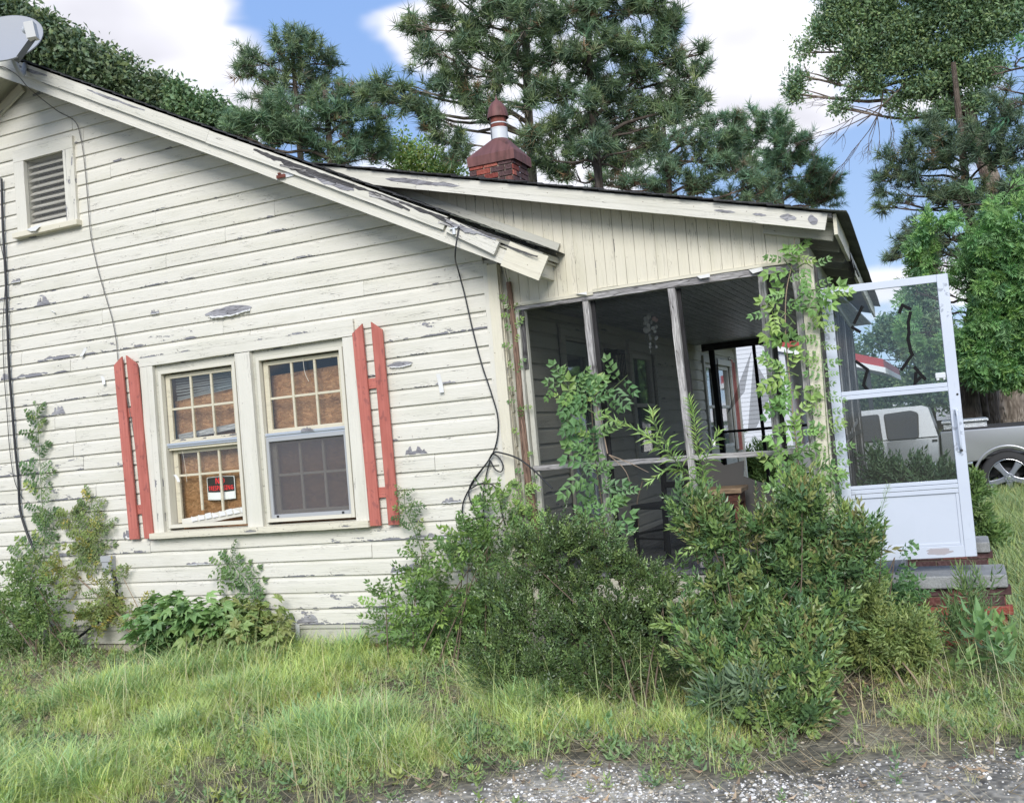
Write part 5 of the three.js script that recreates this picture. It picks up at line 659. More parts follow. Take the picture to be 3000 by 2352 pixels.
tree('broadleaf_tree', 'greyish green tree seen through the storm door glass beyond the red roof', 'tree', { seed: 314, trunk: vert(1975, 830, 42, 2), r0: 0.25, r1: 0.07, n: 4200, geos: oakGeo, colors: [[0.075, 0.12, 0.06], [0.06, 0.1, 0.055], [0.09, 0.14, 0.065]], fill: { shell: 0.55, up: 0, s0: 1, s1: 1.7 }, blobs: B(41, [[1958, 640, 36], [1990, 700, 46], [1932, 735, 40], [1882, 765, 36], [1992, 775, 44], [1850, 800, 34], [1902, 822, 36], [1962, 820, 42], [2010, 830, 40], [1895, 700, 26], [1860, 735, 22], [1840, 770, 26], [1975, 600, 22], [1820, 830, 30], [1860, 850, 30]]) });
tree('broadleaf_tree', 'dim trees closing the view under the neighbour roof, left of the pickup cab', 'tree', { seed: 315, trunk: vert(1800, 840, 46, 2), r0: 0.25, r1: 0.07, n: 2600, geos: oakGeo, colors: [[0.05, 0.08, 0.045], [0.06, 0.095, 0.05]], fill: { shell: 0.5, up: 0, s0: 1, s1: 1.8 }, blobs: B(46, [[1780, 760, 50], [1720, 780, 50], [1830, 800, 40], [1660, 790, 40], [1780, 840, 50], [1700, 850, 50]]) });

// ---------------------------------------------------------------- shrubs, vines, weeds and grass near the house
const Bz = (z, list, tilt = 0) => list.map(([x, y, r, ry, dz, w]) => { const c = onZ(x, y, z + (dz ?? 0) + tilt * clamp((y - 1250) / 280, 0, 1.1)), k = PX * c.distanceTo(EYE) / FOCAL; return { c, r: [r * k, (ry ?? r) * k, r * k], w: w ?? 1 }; });
function shrub(name, label, cat, o, group) {
  const R = rng(o.seed), t = thing(name, label, cat, [0, 0, 0], 0, group), fg = o.ground ?? ((p) => groundY(p.x, p.z));
  (o.stems || []).forEach(([bx0, by0, z]) => {}); const base = o.base; let ns = o.ns ?? 8;
  for (let i = 0; i < ns; i++) { const b = o.blobs[Math.floor(R() * o.blobs.length)], p = base.clone().add(V((R() - 0.5) * (o.foot ?? 0.3), 0, (R() - 0.5) * (o.foot ?? 0.3))); p.y = fg(p) - 0.03; const e = b.c.clone().add(V(0, b.r[1] * 0.7, 0)), m = p.clone().lerp(e, 0.5).add(V((R() - 0.5) * 0.1, 0.08, (R() - 0.5) * 0.1)); part(t, 'stem', limb([p, p.clone().lerp(m, 0.5).add(V(0, 0.04, 0)), m, e], o.sr ?? 0.009, 0.003, 5, 8), o.sm || stemBrown); }
  const mats = fillBlobs(R, o.blobs, o.n, { ...o.fill, keep: (p) => p.y > fg(p) + 0.01 && (!o.wall || p.z > o.wall) && noise3(p.x * 5 + 30, p.y * 5, p.z * 5 + 30) * 0.7 + noise3(p.x * 13 + 30, p.y * 13, p.z * 13 + 30) * 0.3 > (o.carve ?? 0.38) });
  if (o.shoots) { const lm = [], lc = []; for (const S of o.shoots) { const z = S.z ?? o.sz ?? 1.2, pp = S.p ? S.p.map(([x, y], k) => onZ(x, y, z).add(V(0, 0, (R() - 0.5) * 0.12))) : (([x0, y0, x1, y1]) => { const a = onZ(x0, y0, z), b = onZ(x1, y1, z); return [a, a.clone().lerp(b, 0.5).add(V((R() - 0.5) * 0.05, 0, (R() - 0.5) * 0.05)), b]; })(S), c = new THREE.CatmullRomCurve3(pp, false, 'centripetal'), L = c.getLength(), n = Math.round(L / (o.sgap ?? 0.011)); part(t, 'stem', limb(pp, 0.004, 0.0015, 5, 8), o.sm || stemBrown); for (let i = 0; i < n; i++) { const q = (i + R()) / n, p = c.getPoint(q), tan = c.getTangent(q), phi = i * 2.4 + R(), op = lerp(o.sopen ?? 1.05, 0.4, q * q) + (R() - 0.5) * 0.3, side = V(Math.cos(phi), 0, Math.sin(phi)).addScaledVector(tan, -tan.dot(V(Math.cos(phi), 0, Math.sin(phi)))).normalize(), d = tan.clone().multiplyScalar(Math.cos(op)).addScaledVector(side, Math.sin(op)); lm.push(facing(p, d, tan.clone().multiplyScalar(0.8).sub(side.multiplyScalar(0.3)), lerp(1.1, 0.6, q) * (0.75 + 0.5 * R()))); lc.push(pick(R, q > 0.6 && R() < 0.7 ? o.tipColors : o.colors, 0.25, o.gain)); } } instanced('foliage', o.shootLeaf, o.mat || leafMat, lm, lc, t); }
  o.geos.forEach((g, i) => { const m = mats.filter((_, k) => k % o.geos.length === i); instanced('foliage', g, o.mat || leafMat, m, m.map((q) => { const e = q.elements, tip = o.tips && R() < o.tips; return pick(R, tip ? o.tipColors : o.colors, o.vary ?? 0.25, o.gain); }), t); });
  return t;
}
const facing = (pos, dir, N, s) => { const d = dir.clone().normalize(), x = d.clone().cross(N).normalize(); return orient(pos, d, x).scale(V(s, s, s)); };
// vine or wand: stems through points, with leaves along them
function vine(name, label, cat, o, group) {
  const R = rng(o.seed), t = thing(name, label, cat, [0, 0, 0], 0, group), mats = [], cols = [], N = o.N || V(0, 0, 1);
  for (const s of o.strands) {
    const pts = s.p.map(([x, y, z]) => onZ(x, y, z ?? o.z)), c = new THREE.CatmullRomCurve3(pts, false, 'centripetal'), L = c.getLength();
    part(t, 'stem', limb(pts, s.r ?? o.r ?? 0.005, (s.r ?? o.r ?? 0.005) * 0.5, 5, Math.max(6, Math.ceil(L / 0.05))), s.m || o.sm || stemGreen);
    const n = Math.round(L / (s.gap ?? o.gap)), t0 = s.t0 ?? 0, t1 = s.t1 ?? 1; for (let i = 0; i < n; i++) { const q = t0 + (t1 - t0) * (i + R()) / n, p = c.getPoint(clamp(q)), tan = c.getTangent(clamp(q)), side = (i % 2 ? 1 : -1), base = tan.clone().cross(N).normalize().multiplyScalar(side); const up = o.up ?? 0.25, d = base.multiplyScalar((s.spread ?? 1) * (o.spread ?? 1) * (0.35 + 0.9 * R())).addScaledVector(tan, (o.along ?? 0.35)).add(V((R() - 0.5) * 0.7, up + (R() - 0.5) * 0.7 - (o.hang ?? 0), 0)).addScaledVector(N, 0.15 + 0.5 * R()); const nn = N.clone().add(V((R() - 0.5) * 0.9, 0.35 + (R() - 0.5) * 0.6, 0)); p.addScaledVector(N, 0.005 + 0.02 * R()).add(V((R() - 0.5), (R() - 0.5), 0).multiplyScalar(o.fuzz ?? 0.02)); mats.push(facing(p, d, nn, (o.size ?? 1) * (0.65 + 0.6 * R()) * (1 - 0.35 * Math.max(0, q - 0.75) * 4 * (s.tipsmall ?? 1)))); cols.push(pick(R, R() < (o.tips ?? 0) ? o.tipColors : o.colors, o.vary ?? 0.3, o.gain)); }
  }
  const per = o.geos.length; o.geos.forEach((g, i) => instanced('foliage', g, o.mat || leafMat, mats.filter((_, k) => k % per === i), cols.filter((_, k) => k % per === i), t));
  return t;
}
const BOX = [[0.048, 0.078, 0.024], [0.062, 0.094, 0.028], [0.04, 0.064, 0.023]], MIDG = [[0.09, 0.155, 0.045], [0.075, 0.13, 0.042], [0.11, 0.175, 0.05]], YEL = [[0.17, 0.23, 0.06], [0.21, 0.25, 0.07], [0.14, 0.2, 0.05]], LIME = [[0.15, 0.24, 0.06], [0.18, 0.27, 0.07], [0.12, 0.2, 0.055]];
const oneLeaf = (l, w) => { const q = []; leafTris(q, new THREE.Matrix4(), l, w, 0.25, 0.18); return trisGeo(q); };
const boxSprig = [sprig(101, 16, 0.13, 0.035, 0.019, { open: 1.1 }), sprig(102, 14, 0.11, 0.037, 0.02, { open: 1.15 }), sprig(103, 18, 0.16, 0.033, 0.018, { open: 1.0 })];
const azalea = [sprig(111, 14, 0.15, 0.066, 0.027, { open: 1.1, taper: 0.15 }), sprig(112, 12, 0.12, 0.07, 0.03, { open: 1.2, taper: 0.1 }), sprig(113, 16, 0.2, 0.06, 0.024, { open: 0.95, taper: 0.1 })];
const trumpet = [pinnate(121, 4, 0.15, 0.05, 0.026, 0.6), pinnate(122, 3, 0.13, 0.052, 0.028, 0.8), pinnate(123, 5, 0.17, 0.046, 0.023, 0.7)];
const wist = [pinnate(131, 4, 0.24, 0.084, 0.05, 0.6, 1.0), pinnate(132, 3, 0.2, 0.088, 0.054, 0.9, 1.0), pinnate(133, 5, 0.27, 0.078, 0.046, 0.8, 1.0)];

shrub('shrub', 'dense dark small leaved evergreen bush in front of the porch, left of the leggy shrub', 'shrub', { seed: 401, base: V(-2.25, 0, 1.35), foot: 0.8, ns: 12, n: 3300, geos: boxSprig, mat: leafGloss, colors: BOX, gain: 1.6, carve: 0.37, shootLeaf: oneLeaf(0.03, 0.015), sgap: 0.008, sz: 1.0, shoots: [[1072, 1250, 1067, 1160], [1112, 1200, 1106, 1118], [1185, 1190, 1180, 1098], [1250, 1180, 1245, 1083], [1268, 1190, 1262, 1102], [1292, 1220, 1290, 1138], [1350, 1260, 1352, 1150], [1210, 1200, 1215, 1120], [1140, 1220, 1146, 1140], [1320, 1250, 1312, 1160]], tips: 0.13, tipColors: [[0.12, 0.18, 0.06], [0.1, 0.16, 0.055]], fill: { shell: 0.45, up: 0.6, out: 0.8, rnd: 0.7, s0: 0.6, s1: 1.25 }, blobs: Bz(1.0, [[1075, 1300, 60], [1062, 1395, 60, 60], [1130, 1222, 52], [1190, 1185, 46], [1140, 1340, 78], [1222, 1270, 68], [1282, 1210, 50], [1240, 1380, 82], [1165, 1435, 64, 50], [1322, 1265, 46], [1302, 1340, 60], [1262, 1445, 56, 50], [1332, 1415, 44], [1092, 1185, 24, 34], [1250, 1150, 20, 34], [1372, 1305, 28], [1035, 1330, 26, 40], [1130, 1170, 22, 40], [1180, 1135, 16, 26], [1215, 1160, 18, 26], [1300, 1160, 16, 26], [1080, 1450, 50, 34], [1340, 1215, 20], [1395, 1360, 24], [1030, 1250, 14, 30], [1110, 1480, 50, 26], [1200, 1490, 60, 26], [1290, 1490, 46, 24], [1400, 1420, 36, 40], [1420, 1300, 24, 40], [1410, 1260, 26, 34], [1385, 1230, 20, 26]], 0.62) });
shrub('shrub', 'tall leggy shrub with upright leafy shoots before the porch corner post', 'shrub', { seed: 402, base: V(-1.3, 0, 1.6), foot: 0.6, ns: 22, n: 2500, geos: azalea, mat: leafGloss, colors: [[0.070, 0.125, 0.042], [0.055, 0.10, 0.04], [0.09, 0.145, 0.045]], gain: 1.65, carve: 0.42, shootLeaf: oneLeaf(0.055, 0.02), sgap: 0.009, sz: 1.2, shoots: [[1486, 1200, 1473, 1036], [1502, 1200, 1493, 1030], [1540, 1220, 1530, 1047], [1580, 1240, 1573, 1064], [1615, 1210, 1609, 1031], [1634, 1220, 1625, 1025], [1656, 1220, 1646, 1045], [1696, 1180, 1688, 1010], [1728, 1190, 1720, 1040], [1836, 1230, 1834, 1080], [1872, 1240, 1886, 1102], [1850, 1240, 1858, 1130], [1760, 1240, 1752, 1090], [1800, 1260, 1798, 1120], [1700, 1200, 1705, 1080], [1560, 1230, 1552, 1110]], tips: 0.3, tipColors: [[0.15, 0.18, 0.06], [0.13, 0.19, 0.055], [0.14, 0.14, 0.06]], fill: { shell: 0.5, up: 0.65, out: 0.7, rnd: 0.8, s0: 0.55, s1: 1.15 }, blobs: Bz(1.15, [[1490, 1120, 26, 56], [1530, 1150, 30, 56], [1585, 1180, 36, 60], [1660, 1150, 42, 70], [1712, 1110, 30, 66], [1560, 1262, 66], [1652, 1262, 70], [1732, 1222, 46], [1502, 1230, 40], [1602, 1370, 78], [1690, 1365, 70], [1552, 1440, 50, 44], [1640, 1462, 66, 50], [1705, 1445, 50, 50], [1762, 1290, 40], [1832, 1150, 18, 52], [1850, 1190, 24, 40], [1802, 1240, 30], [1485, 1325, 28], [1735, 1395, 40], [1625, 1130, 16, 44], [1690, 1060, 14, 30], [1745, 1130, 20, 50], [1455, 1100, 12, 40], [1790, 1150, 14, 60], [1650, 1520, 46, 24], [1500, 1400, 34], [1450, 1330, 22, 40], [1560, 1510, 40, 24], [1720, 1490, 40, 30], [1460, 1250, 18, 40], [1440, 1400, 24, 30], [1700, 1530, 40, 20]], 0.75), sr: 0.007 });
shrub('shrub', 'low yellowish green bush sprawling between the leggy shrub and the brick steps', 'shrub', { seed: 403, base: V(-0.45, 0, 0.75), foot: 0.6, ns: 10, n: 900, geos: [sprig(114, 14, 0.11, 0.045, 0.018, { open: 1.2 }), sprig(115, 12, 0.13, 0.05, 0.019, { open: 1.1 })], colors: [[0.15, 0.20, 0.06], [0.12, 0.17, 0.055], [0.19, 0.23, 0.075]], fill: { shell: 0.5, up: 0.5, out: 0.8 }, sm: stemTan, blobs: Bz(0.75, [[1862, 1345, 44, 36], [1922, 1352, 54, 40], [1960, 1380, 30, 22], [1842, 1290, 34], [1800, 1320, 36], [1880, 1400, 30, 22], [1830, 1370, 40, 30], [1940, 1395, 34, 20], [1780, 1380, 34, 26]]) });
shrub('trumpet_creeper', 'bright creeper of paired leaves draped over the near end of the brick steps', 'creeper', { seed: 404, base: V(-0.75, 0, 0.35), foot: 0.4, ns: 8, n: 240, geos: trumpet, colors: [[0.07, 0.145, 0.05], [0.09, 0.17, 0.055], [0.06, 0.125, 0.048]], fill: { shell: 0.5, up: 0.3, out: 1, s0: 0.9, s1: 1.3 }, blobs: Bz(0.25, [[1890, 1260, 34, 26], [1920, 1295, 34, 20], [1850, 1215, 30, 30], [1880, 1300, 40, 24], [1830, 1240, 26, 40], [1850, 1170, 20, 20], [1905, 1192, 18, 8], [1800, 1180, 16, 40]]) });
shrub('trumpet_creeper', 'light green creeper mounding against the clapboards left of the dark evergreen bush', 'creeper', { seed: 405, base: V(-4.0, 0, 0.3), foot: 0.8, ns: 12, n: 1250, geos: trumpet, colors: MIDG, tips: 0.25, tipColors: LIME, fill: { shell: 0.45, up: 0.2, out: 0.9, s0: 0.9, s1: 1.35 }, wall: 0.03, blobs: Bz(0.25, [[1000, 1160, 34], [940, 1222, 48], [900, 1205, 26, 36], [1000, 1235, 50], [1062, 1180, 40], [950, 1318, 60], [1028, 1318, 52], [885, 1335, 40], [1062, 1085, 20, 46, -0.1], [1000, 1395, 54, 36], [868, 1255, 14, 30], [1040, 1130, 26, 34], [930, 1385, 44, 30], [822, 1300, 26, 40], [1075, 1130, 16, 40], [1060, 1250, 34]]) });
shrub('shrub', 'leafy green bush against the wall in the lower left corner under the black cable', 'shrub', { seed: 406, base: V(-8.1, 0, 0.6), foot: 0.6, ns: 10, n: 820, geos: trumpet, colors: [[0.11, 0.17, 0.05], [0.09, 0.145, 0.045], [0.13, 0.19, 0.055]], fill: { shell: 0.45, up: 0.2, out: 0.9, s0: 0.8, s1: 1.2 }, wall: 0.03, blobs: Bz(0.45, [[38, 1265, 46], [90, 1295, 40], [15, 1325, 56], [78, 1345, 52, 40], [60, 1235, 26], [-40, 1300, 60], [112, 1340, 26], [20, 1240, 26], [130, 1380, 24, 16], [20, 1400, 40, 20]]) });
shrub('trumpet_creeper', 'yellowing creeper tangled below the grey box left of the red shutter', 'creeper', { seed: 407, base: V(-7.3, 0, 0.12), foot: 0.3, ns: 8, n: 470, geos: trumpet, colors: [[0.15, 0.19, 0.055], [0.12, 0.17, 0.05], [0.17, 0.19, 0.06]], tips: 0.15, tipColors: [[0.26, 0.23, 0.06]], fill: { shell: 0.5, up: 0, out: 0.8, s0: 0.7, s1: 1.0 }, wall: 0.03, sm: stemTan, blobs: Bz(0.1, [[235, 1262, 32, 40], [205, 1285, 34, 26], [262, 1250, 20, 30], [170, 1240, 26, 16], [130, 1210, 22, 14], [195, 1320, 50, 16], [260, 1300, 26, 14], [90, 1200, 18, 14], [300, 1290, 16, 10]]) });
const maple = (() => { const out = []; for (const [a, l] of [[0, 1], [0.75, 0.82], [-0.75, 0.82], [1.5, 0.5], [-1.5, 0.5]]) { const d = V(Math.sin(a), Math.cos(a), -0.12); leafTris(out, orient(V(0, 0, 0), d, d.clone().cross(V(0, 0, 1))), 0.1 * l, 0.05 * l, 0.15, 0.2, 0.5); } return trisGeo(out); })();
const mapleSpray = (() => { const R = rng(5), l = []; for (let i = 0; i < 7; i++) { const g = maple.clone(), a = i * 2.4, d = V(Math.sin(a) * 0.9, 0.35, Math.cos(a) * 0.9).normalize(), N = V(Math.sin(a) * 0.3, 1, Math.cos(a) * 0.3 + 0.3).normalize(); const m = facing(V(d.x * 0.05, 0.03 * i, d.z * 0.05), d, N, 0.8 + 0.5 * R()); g.applyMatrix4(m); l.push(g); } const q = mergeGeometries(l); return q; })();
shrub('weed', 'broad clump of lobed leaves under the windows, left of the wall creeper', 'weed', { seed: 408, base: V(-6.6, 0, 0.6), foot: 0.9, ns: 12, sm: stemGreen, sr: 0.005, n: 120, geos: [mapleSpray], colors: [[0.12, 0.21, 0.07], [0.10, 0.18, 0.065], [0.15, 0.24, 0.08]], fill: { shell: 0.5, up: 1, out: 0.3, s0: 0.8, s1: 1.3 }, wall: 0.03, blobs: Bz(0.55, [[330, 1335, 36, 26], [385, 1340, 44, 30], [432, 1330, 30, 22], [302, 1365, 30, 22], [350, 1395, 44, 28], [402, 1385, 40, 28], [370, 1435, 34, 20, 0.2]]) });
shrub('weed', 'yellow green clump of lobed leaves below the small wall creeper', 'weed', { seed: 409, base: V(-5.9, 0, 0.4), foot: 0.6, ns: 9, sm: stemGreen, sr: 0.005, n: 260, geos: [mapleSpray, azalea[1]], colors: [[0.16, 0.21, 0.06], [0.13, 0.18, 0.055], [0.18, 0.2, 0.065]], fill: { shell: 0.5, up: 0.7, out: 0.5, s0: 0.7, s1: 1.1 }, wall: 0.03, blobs: Bz(0.35, [[490, 1335, 34, 30], [552, 1325, 34, 30], [530, 1360, 46, 26], [460, 1360, 36, 24], [580, 1365, 26, 18], [470, 1390, 40, 18]]) });
const narrow = [sprig(141, 16, 0.2, 0.1, 0.014, { open: 1.15, taper: 0.3, droop: 0.3 }), sprig(142, 14, 0.17, 0.095, 0.013, { open: 1.2, droop: 0.35 })];
shrub('weed', 'grey green clump of long strap leaves low in front of the leggy shrub', 'weed', { seed: 410, base: V(-1.5, 0, 2.05), foot: 0.4, ns: 8, sm: stemGreen, sr: 0.004, n: 42, geos: [sprig(143, 12, 0.12, 0.12, 0.022, { open: 1.35, droop: 0.3 })], colors: [[0.10, 0.155, 0.085], [0.085, 0.135, 0.075], [0.13, 0.18, 0.10]], fill: { shell: 0.5, up: 0.6, out: 0.8 }, blobs: Bz(1.85, [[1550, 1470, 38, 26], [1512, 1490, 26, 18], [1600, 1478, 30, 20], [1632, 1495, 18, 14], [1560, 1505, 46, 18]]) });
shrub('weed', 'narrow leaved weed standing against the right end of the brick steps', 'weed', { seed: 411, base: V(0.0, 0, 0.55), foot: 0.25, ns: 9, sm: stemGreen, sr: 0.005, n: 40, geos: narrow, colors: [[0.10, 0.165, 0.06], [0.085, 0.14, 0.055], [0.13, 0.19, 0.07]], fill: { shell: 0.6, up: 0.8, out: 0.6 }, blobs: Bz(0.5, [[2066, 1275, 18, 30], [2050, 1325, 26, 30], [2085, 1330, 26, 26], [2095, 1262, 18, 10], [2020, 1360, 34, 22], [2060, 1375, 30, 22]]) });
shrub('weed', 'broad leaved green weed at the lower right, beside the brick steps', 'weed', { seed: 412, base: V(0.12, 0, 0.95), foot: 0.2, ns: 6, sm: stemGreen, sr: 0.005, n: 8, geos: [sprig(144, 7, 0.12, 0.15, 0.062, { open: 1.3, droop: 0.35, fold: 0.12 })], colors: [[0.11, 0.2, 0.075], [0.13, 0.22, 0.08]], fill: { shell: 0.6, up: 0.9, out: 0.4 }, blobs: Bz(1.0, [[2095, 1372, 20, 16], [2130, 1345, 20, 14], [2125, 1400, 22, 16], [2030, 1425, 16, 14], [2150, 1380, 14, 14]]) });
shrub('shrub', 'dark bushes seen through the lower pane of the storm door, before the pickup', 'shrub', { seed: 413, base: V(-1.1, 0, -4.3), foot: 1.0, ns: 10, n: 150, geos: azalea, colors: [[0.06, 0.105, 0.05], [0.075, 0.125, 0.055], [0.05, 0.09, 0.045]], fill: { shell: 0.45, up: 0.9, out: 0.6, s0: 1, s1: 1.6 }, blobs: Bz(-4.2, [[1872, 1015, 20, 20], [1930, 1010, 24, 18], [1980, 1015, 22, 16], [1945, 1030, 40, 22], [2000, 1030, 30, 20], [1862, 985, 8, 16], [1850, 1030, 16, 20]]) });
shrub('shrub', 'bright weeds crowding the wheel side of the storm door, by the pickup', 'shrub', { seed: 414, base: V(0.05, 0, -4.2), foot: 0.6, ns: 10, sm: stemGreen, n: 420, geos: [azalea[1], trumpet[1]], colors: MIDG, fill: { shell: 0.5, up: 0.6, out: 0.7, s0: 0.9, s1: 1.4 }, blobs: Bz(-4.0, [[2064, 1065, 16, 26], [2080, 1120, 22, 30], [2078, 1040, 12, 18], [2105, 1150, 22, 20], [2075, 1170, 18, 20]]) });
shrub('shrub', 'green bushes seen through the far end of the porch', 'shrub', { seed: 415, base: V(-3.4, 0, -10.6), foot: 1.2, ns: 8, n: 800, geos: [azalea[0], narrow[0]], colors: MIDG, fill: { shell: 0.45, up: 0.8, out: 0.6, s0: 1.2, s1: 2 }, blobs: Bz(-10.5, [[1605, 1020, 22, 40], [1640, 1000, 26, 40], [1570, 1010, 12, 30], [1550, 950, 9, 30], [1670, 1020, 20, 40], [1600, 1060, 40, 20], [1545, 930, 6, 12]]) });

// climbers
vine('trumpet_creeper', 'tall thin creeper climbing the clapboards beside the black cable', 'creeper', { seed: 421, gain: 1.3, z: 0.05, gap: 0.03, geos: trumpet, size: 1.15, colors: [[0.09, 0.16, 0.05], [0.075, 0.135, 0.045], [0.11, 0.18, 0.055]], tips: 0.15, tipColors: YEL, strands: [{ p: [[92, 1230], [95, 1150], [88, 1060], [84, 980], [80, 910], [79, 868]] }, { p: [[92, 1190], [70, 1170], [50, 1180], [40, 1190]], gap: 0.03 }, { p: [[90, 1160], [100, 1120], [106, 1090]], gap: 0.03 }] });
vine('trumpet_creeper', 'yellow tinged creeper fanning up the clapboards above the grey box', 'creeper', { seed: 422, gain: 1.3, z: 0.05, gap: 0.022, geos: trumpet, size: 1.05, colors: [[0.14, 0.19, 0.055], [0.11, 0.165, 0.05], [0.17, 0.21, 0.06]], tips: 0.12, tipColors: [[0.28, 0.26, 0.06]], strands: [{ p: [[205, 1220], [192, 1150], [190, 1100], [198, 1052]] }, { p: [[200, 1190], [172, 1140], [152, 1105], [148, 1090]], gap: 0.02 }, { p: [[200, 1200], [215, 1150], [222, 1110]], gap: 0.02 }, { p: [[205, 1220], [180, 1190], [165, 1165]], gap: 0.02 }] });
vine('trumpet_creeper', 'small creeper clinging to the clapboards below the windows', 'creeper', { seed: 423, gain: 1.3, z: 0.05, gap: 0.024, geos: trumpet, size: 1.15, colors: [[0.08, 0.145, 0.045], [0.1, 0.17, 0.05]], strands: [{ p: [[545, 1330], [532, 1290], [530, 1245], [505, 1215], [490, 1182]] }, { p: [[495, 1195], [478, 1205], [465, 1210]], gap: 0.04 }, { p: [[532, 1250], [545, 1240]], gap: 0.05 }] });
vine('trumpet_creeper', 'creeper curling around the foot of the right red shutter', 'creeper', { seed: 424, gain: 1.3, z: 0.09, gap: 0.026, geos: trumpet, size: 0.7, colors: [[0.07, 0.13, 0.04], [0.09, 0.15, 0.045], [0.15, 0.2, 0.06]], strands: [{ p: [[905, 1240], [898, 1180], [880, 1125], [862, 1085], [860, 1040]] }, { p: [[880, 1125], [900, 1112]], gap: 0.05 }, { p: [[870, 1100], [882, 1060]], gap: 0.04 }] });
vine('wisteria_vine', 'wisteria with large paired leaves climbing the first porch stud', 'vine', { seed: 425, z: 0.05, gap: 0.05, geos: wist, size: 0.85, r: 0.006, along: 0.2, hang: 0.2, colors: [[0.085, 0.165, 0.055], [0.07, 0.14, 0.05], [0.105, 0.195, 0.065]], tips: 0.08, tipColors: LIME, strands: [{ p: [[1290, 1180], [1282, 1080], [1268, 990], [1262, 910], [1256, 835]], m: stemBrown }, { p: [[1262, 860], [1235, 832], [1205, 820], [1182, 815]], gap: 0.032, t0: 0.1 }, { p: [[1262, 850], [1290, 838], [1318, 815], [1336, 798]], gap: 0.06 }, { p: [[1266, 880], [1232, 862], [1200, 862]], gap: 0.035, t0: 0.15 }, { p: [[1272, 950], [1250, 960], [1240, 985]], gap: 0.04 }, { p: [[1280, 1050], [1300, 1040], [1312, 1060]], gap: 0.05 }, { p: [[1284, 1100], [1260, 1095], [1240, 1100]], gap: 0.05 }, { p: [[1288, 1130], [1310, 1130], [1330, 1145]], gap: 0.05 }, { p: [[1275, 1010], [1255, 1000], [1238, 1005]], gap: 0.05 }, { p: [[1293, 965], [1275, 880], [1262, 845]], gap: 9, m: stemTan, r: 0.006 }, { p: [[1296, 968], [1340, 985], [1380, 1005]], gap: 9, m: stemTan, r: 0.005 }, { p: [[1296, 968], [1330, 1000], [1345, 1040]], gap: 9, m: stemTan, r: 0.004 }] });
vine('wisteria_vine', 'bright wisteria winding up the porch corner post beside the storm door', 'vine', { seed: 426, z: 0.07, gap: 0.105, spread: 0.75, geos: wist, size: 0.8, r: 0.007, along: 0.2, hang: 0.25, colors: [[0.115, 0.215, 0.058], [0.09, 0.175, 0.052], [0.14, 0.245, 0.065]], tips: 0.15, tipColors: [[0.17, 0.26, 0.07]], strands: [{ p: [[1726, 1110], [1702, 1000], [1690, 900], [1680, 800], [1672, 700], [1674, 620], [1686, 560], [1692, 505]], m: stemTan }, { p: [[1712, 900], [1690, 880], [1665, 865], [1640, 862]], gap: 0.05 }, { p: [[1700, 800], [1672, 790], [1650, 800], [1632, 800]], gap: 0.045 }, { p: [[1693, 690], [1670, 665], [1645, 660], [1635, 668]], gap: 0.045 }, { p: [[1692, 640], [1720, 620], [1745, 615], [1768, 625]], gap: 0.045 }, { p: [[1694, 660], [1725, 655], [1755, 655]], gap: 0.05 }, { p: [[1724, 1000], [1690, 985], [1665, 985], [1645, 990]], gap: 0.05 }, { p: [[1728, 1030], [1745, 1000], [1758, 985]], gap: 0.05 }, { p: [[1735, 1080], [1700, 1060], [1680, 1070]], gap: 0.05 }, { p: [[1692, 580], [1675, 560], [1668, 550]], gap: 0.05 }, { p: [[1696, 570], [1715, 560], [1730, 570]], gap: 0.045 }, { p: [[1705, 840], [1690, 830], [1660, 835]], gap: 0.05 }, { p: [[1718, 960], [1695, 950], [1672, 950]], gap: 0.05 }] });
vine('wisteria_vine', 'thin small leaved strand running up the hinge side of the storm door', 'vine', { seed: 427, z: 0.02, gap: 0.032, geos: trumpet, size: 0.85, r: 0.004, along: 0.1, hang: 0.1, colors: [[0.12, 0.2, 0.06], [0.1, 0.175, 0.055], [0.15, 0.23, 0.07]], strands: [{ p: [[1790, 1200], [1772, 1080], [1764, 960], [1756, 850], [1748, 740], [1742, 640]] }, { p: [[1774, 1100], [1795, 1095], [1810, 1100]], gap: 0.04 }, { p: [[1768, 1020], [1780, 1015], [1790, 1030]], gap: 0.05 }] });
vine('ivy_vine', 'old woody vine with a brown shaggy trunk in the corner between wall and porch', 'vine', { seed: 428, z: 0.02, gap: 0.05, geos: [trumpet[1]], size: 0.7, colors: [[0.09, 0.16, 0.05], [0.12, 0.2, 0.06], [0.16, 0.23, 0.07]], strands: [{ p: [[1152, 1190], [1129, 1060], [1113, 920], [1102, 790], [1094, 700], [1088, 650], [1082, 600]], r: 0.046, m: barkVine, gap: 0.16 }, { p: [[1142, 1180], [1122, 1000], [1104, 850], [1094, 700], [1090, 655]], r: 0.010, m: stemBrown, gap: 0.12 }, { p: [[1086, 690], [1080, 640], [1080, 600], [1074, 570]], r: 0.005, m: stemBrown, gap: 9 }, { p: [[1100, 700], [1088, 660], [1086, 610]], r: 0.003, m: stemTan, gap: 9 }] });
vine('ivy_vine', 'young creeper with rounded lime leaves on the lower corner boards', 'vine', { seed: 429, z: 0.06, gap: 0.024, geos: [trumpet[0], trumpet[1]], size: 0.8, colors: LIME, strands: [{ p: [[1150, 1200], [1128, 1120], [1118, 1060], [1116, 1030]], tipsmall: 0.4 }, { p: [[1160, 1190], [1146, 1120], [1135, 1080]], gap: 0.025 }] });
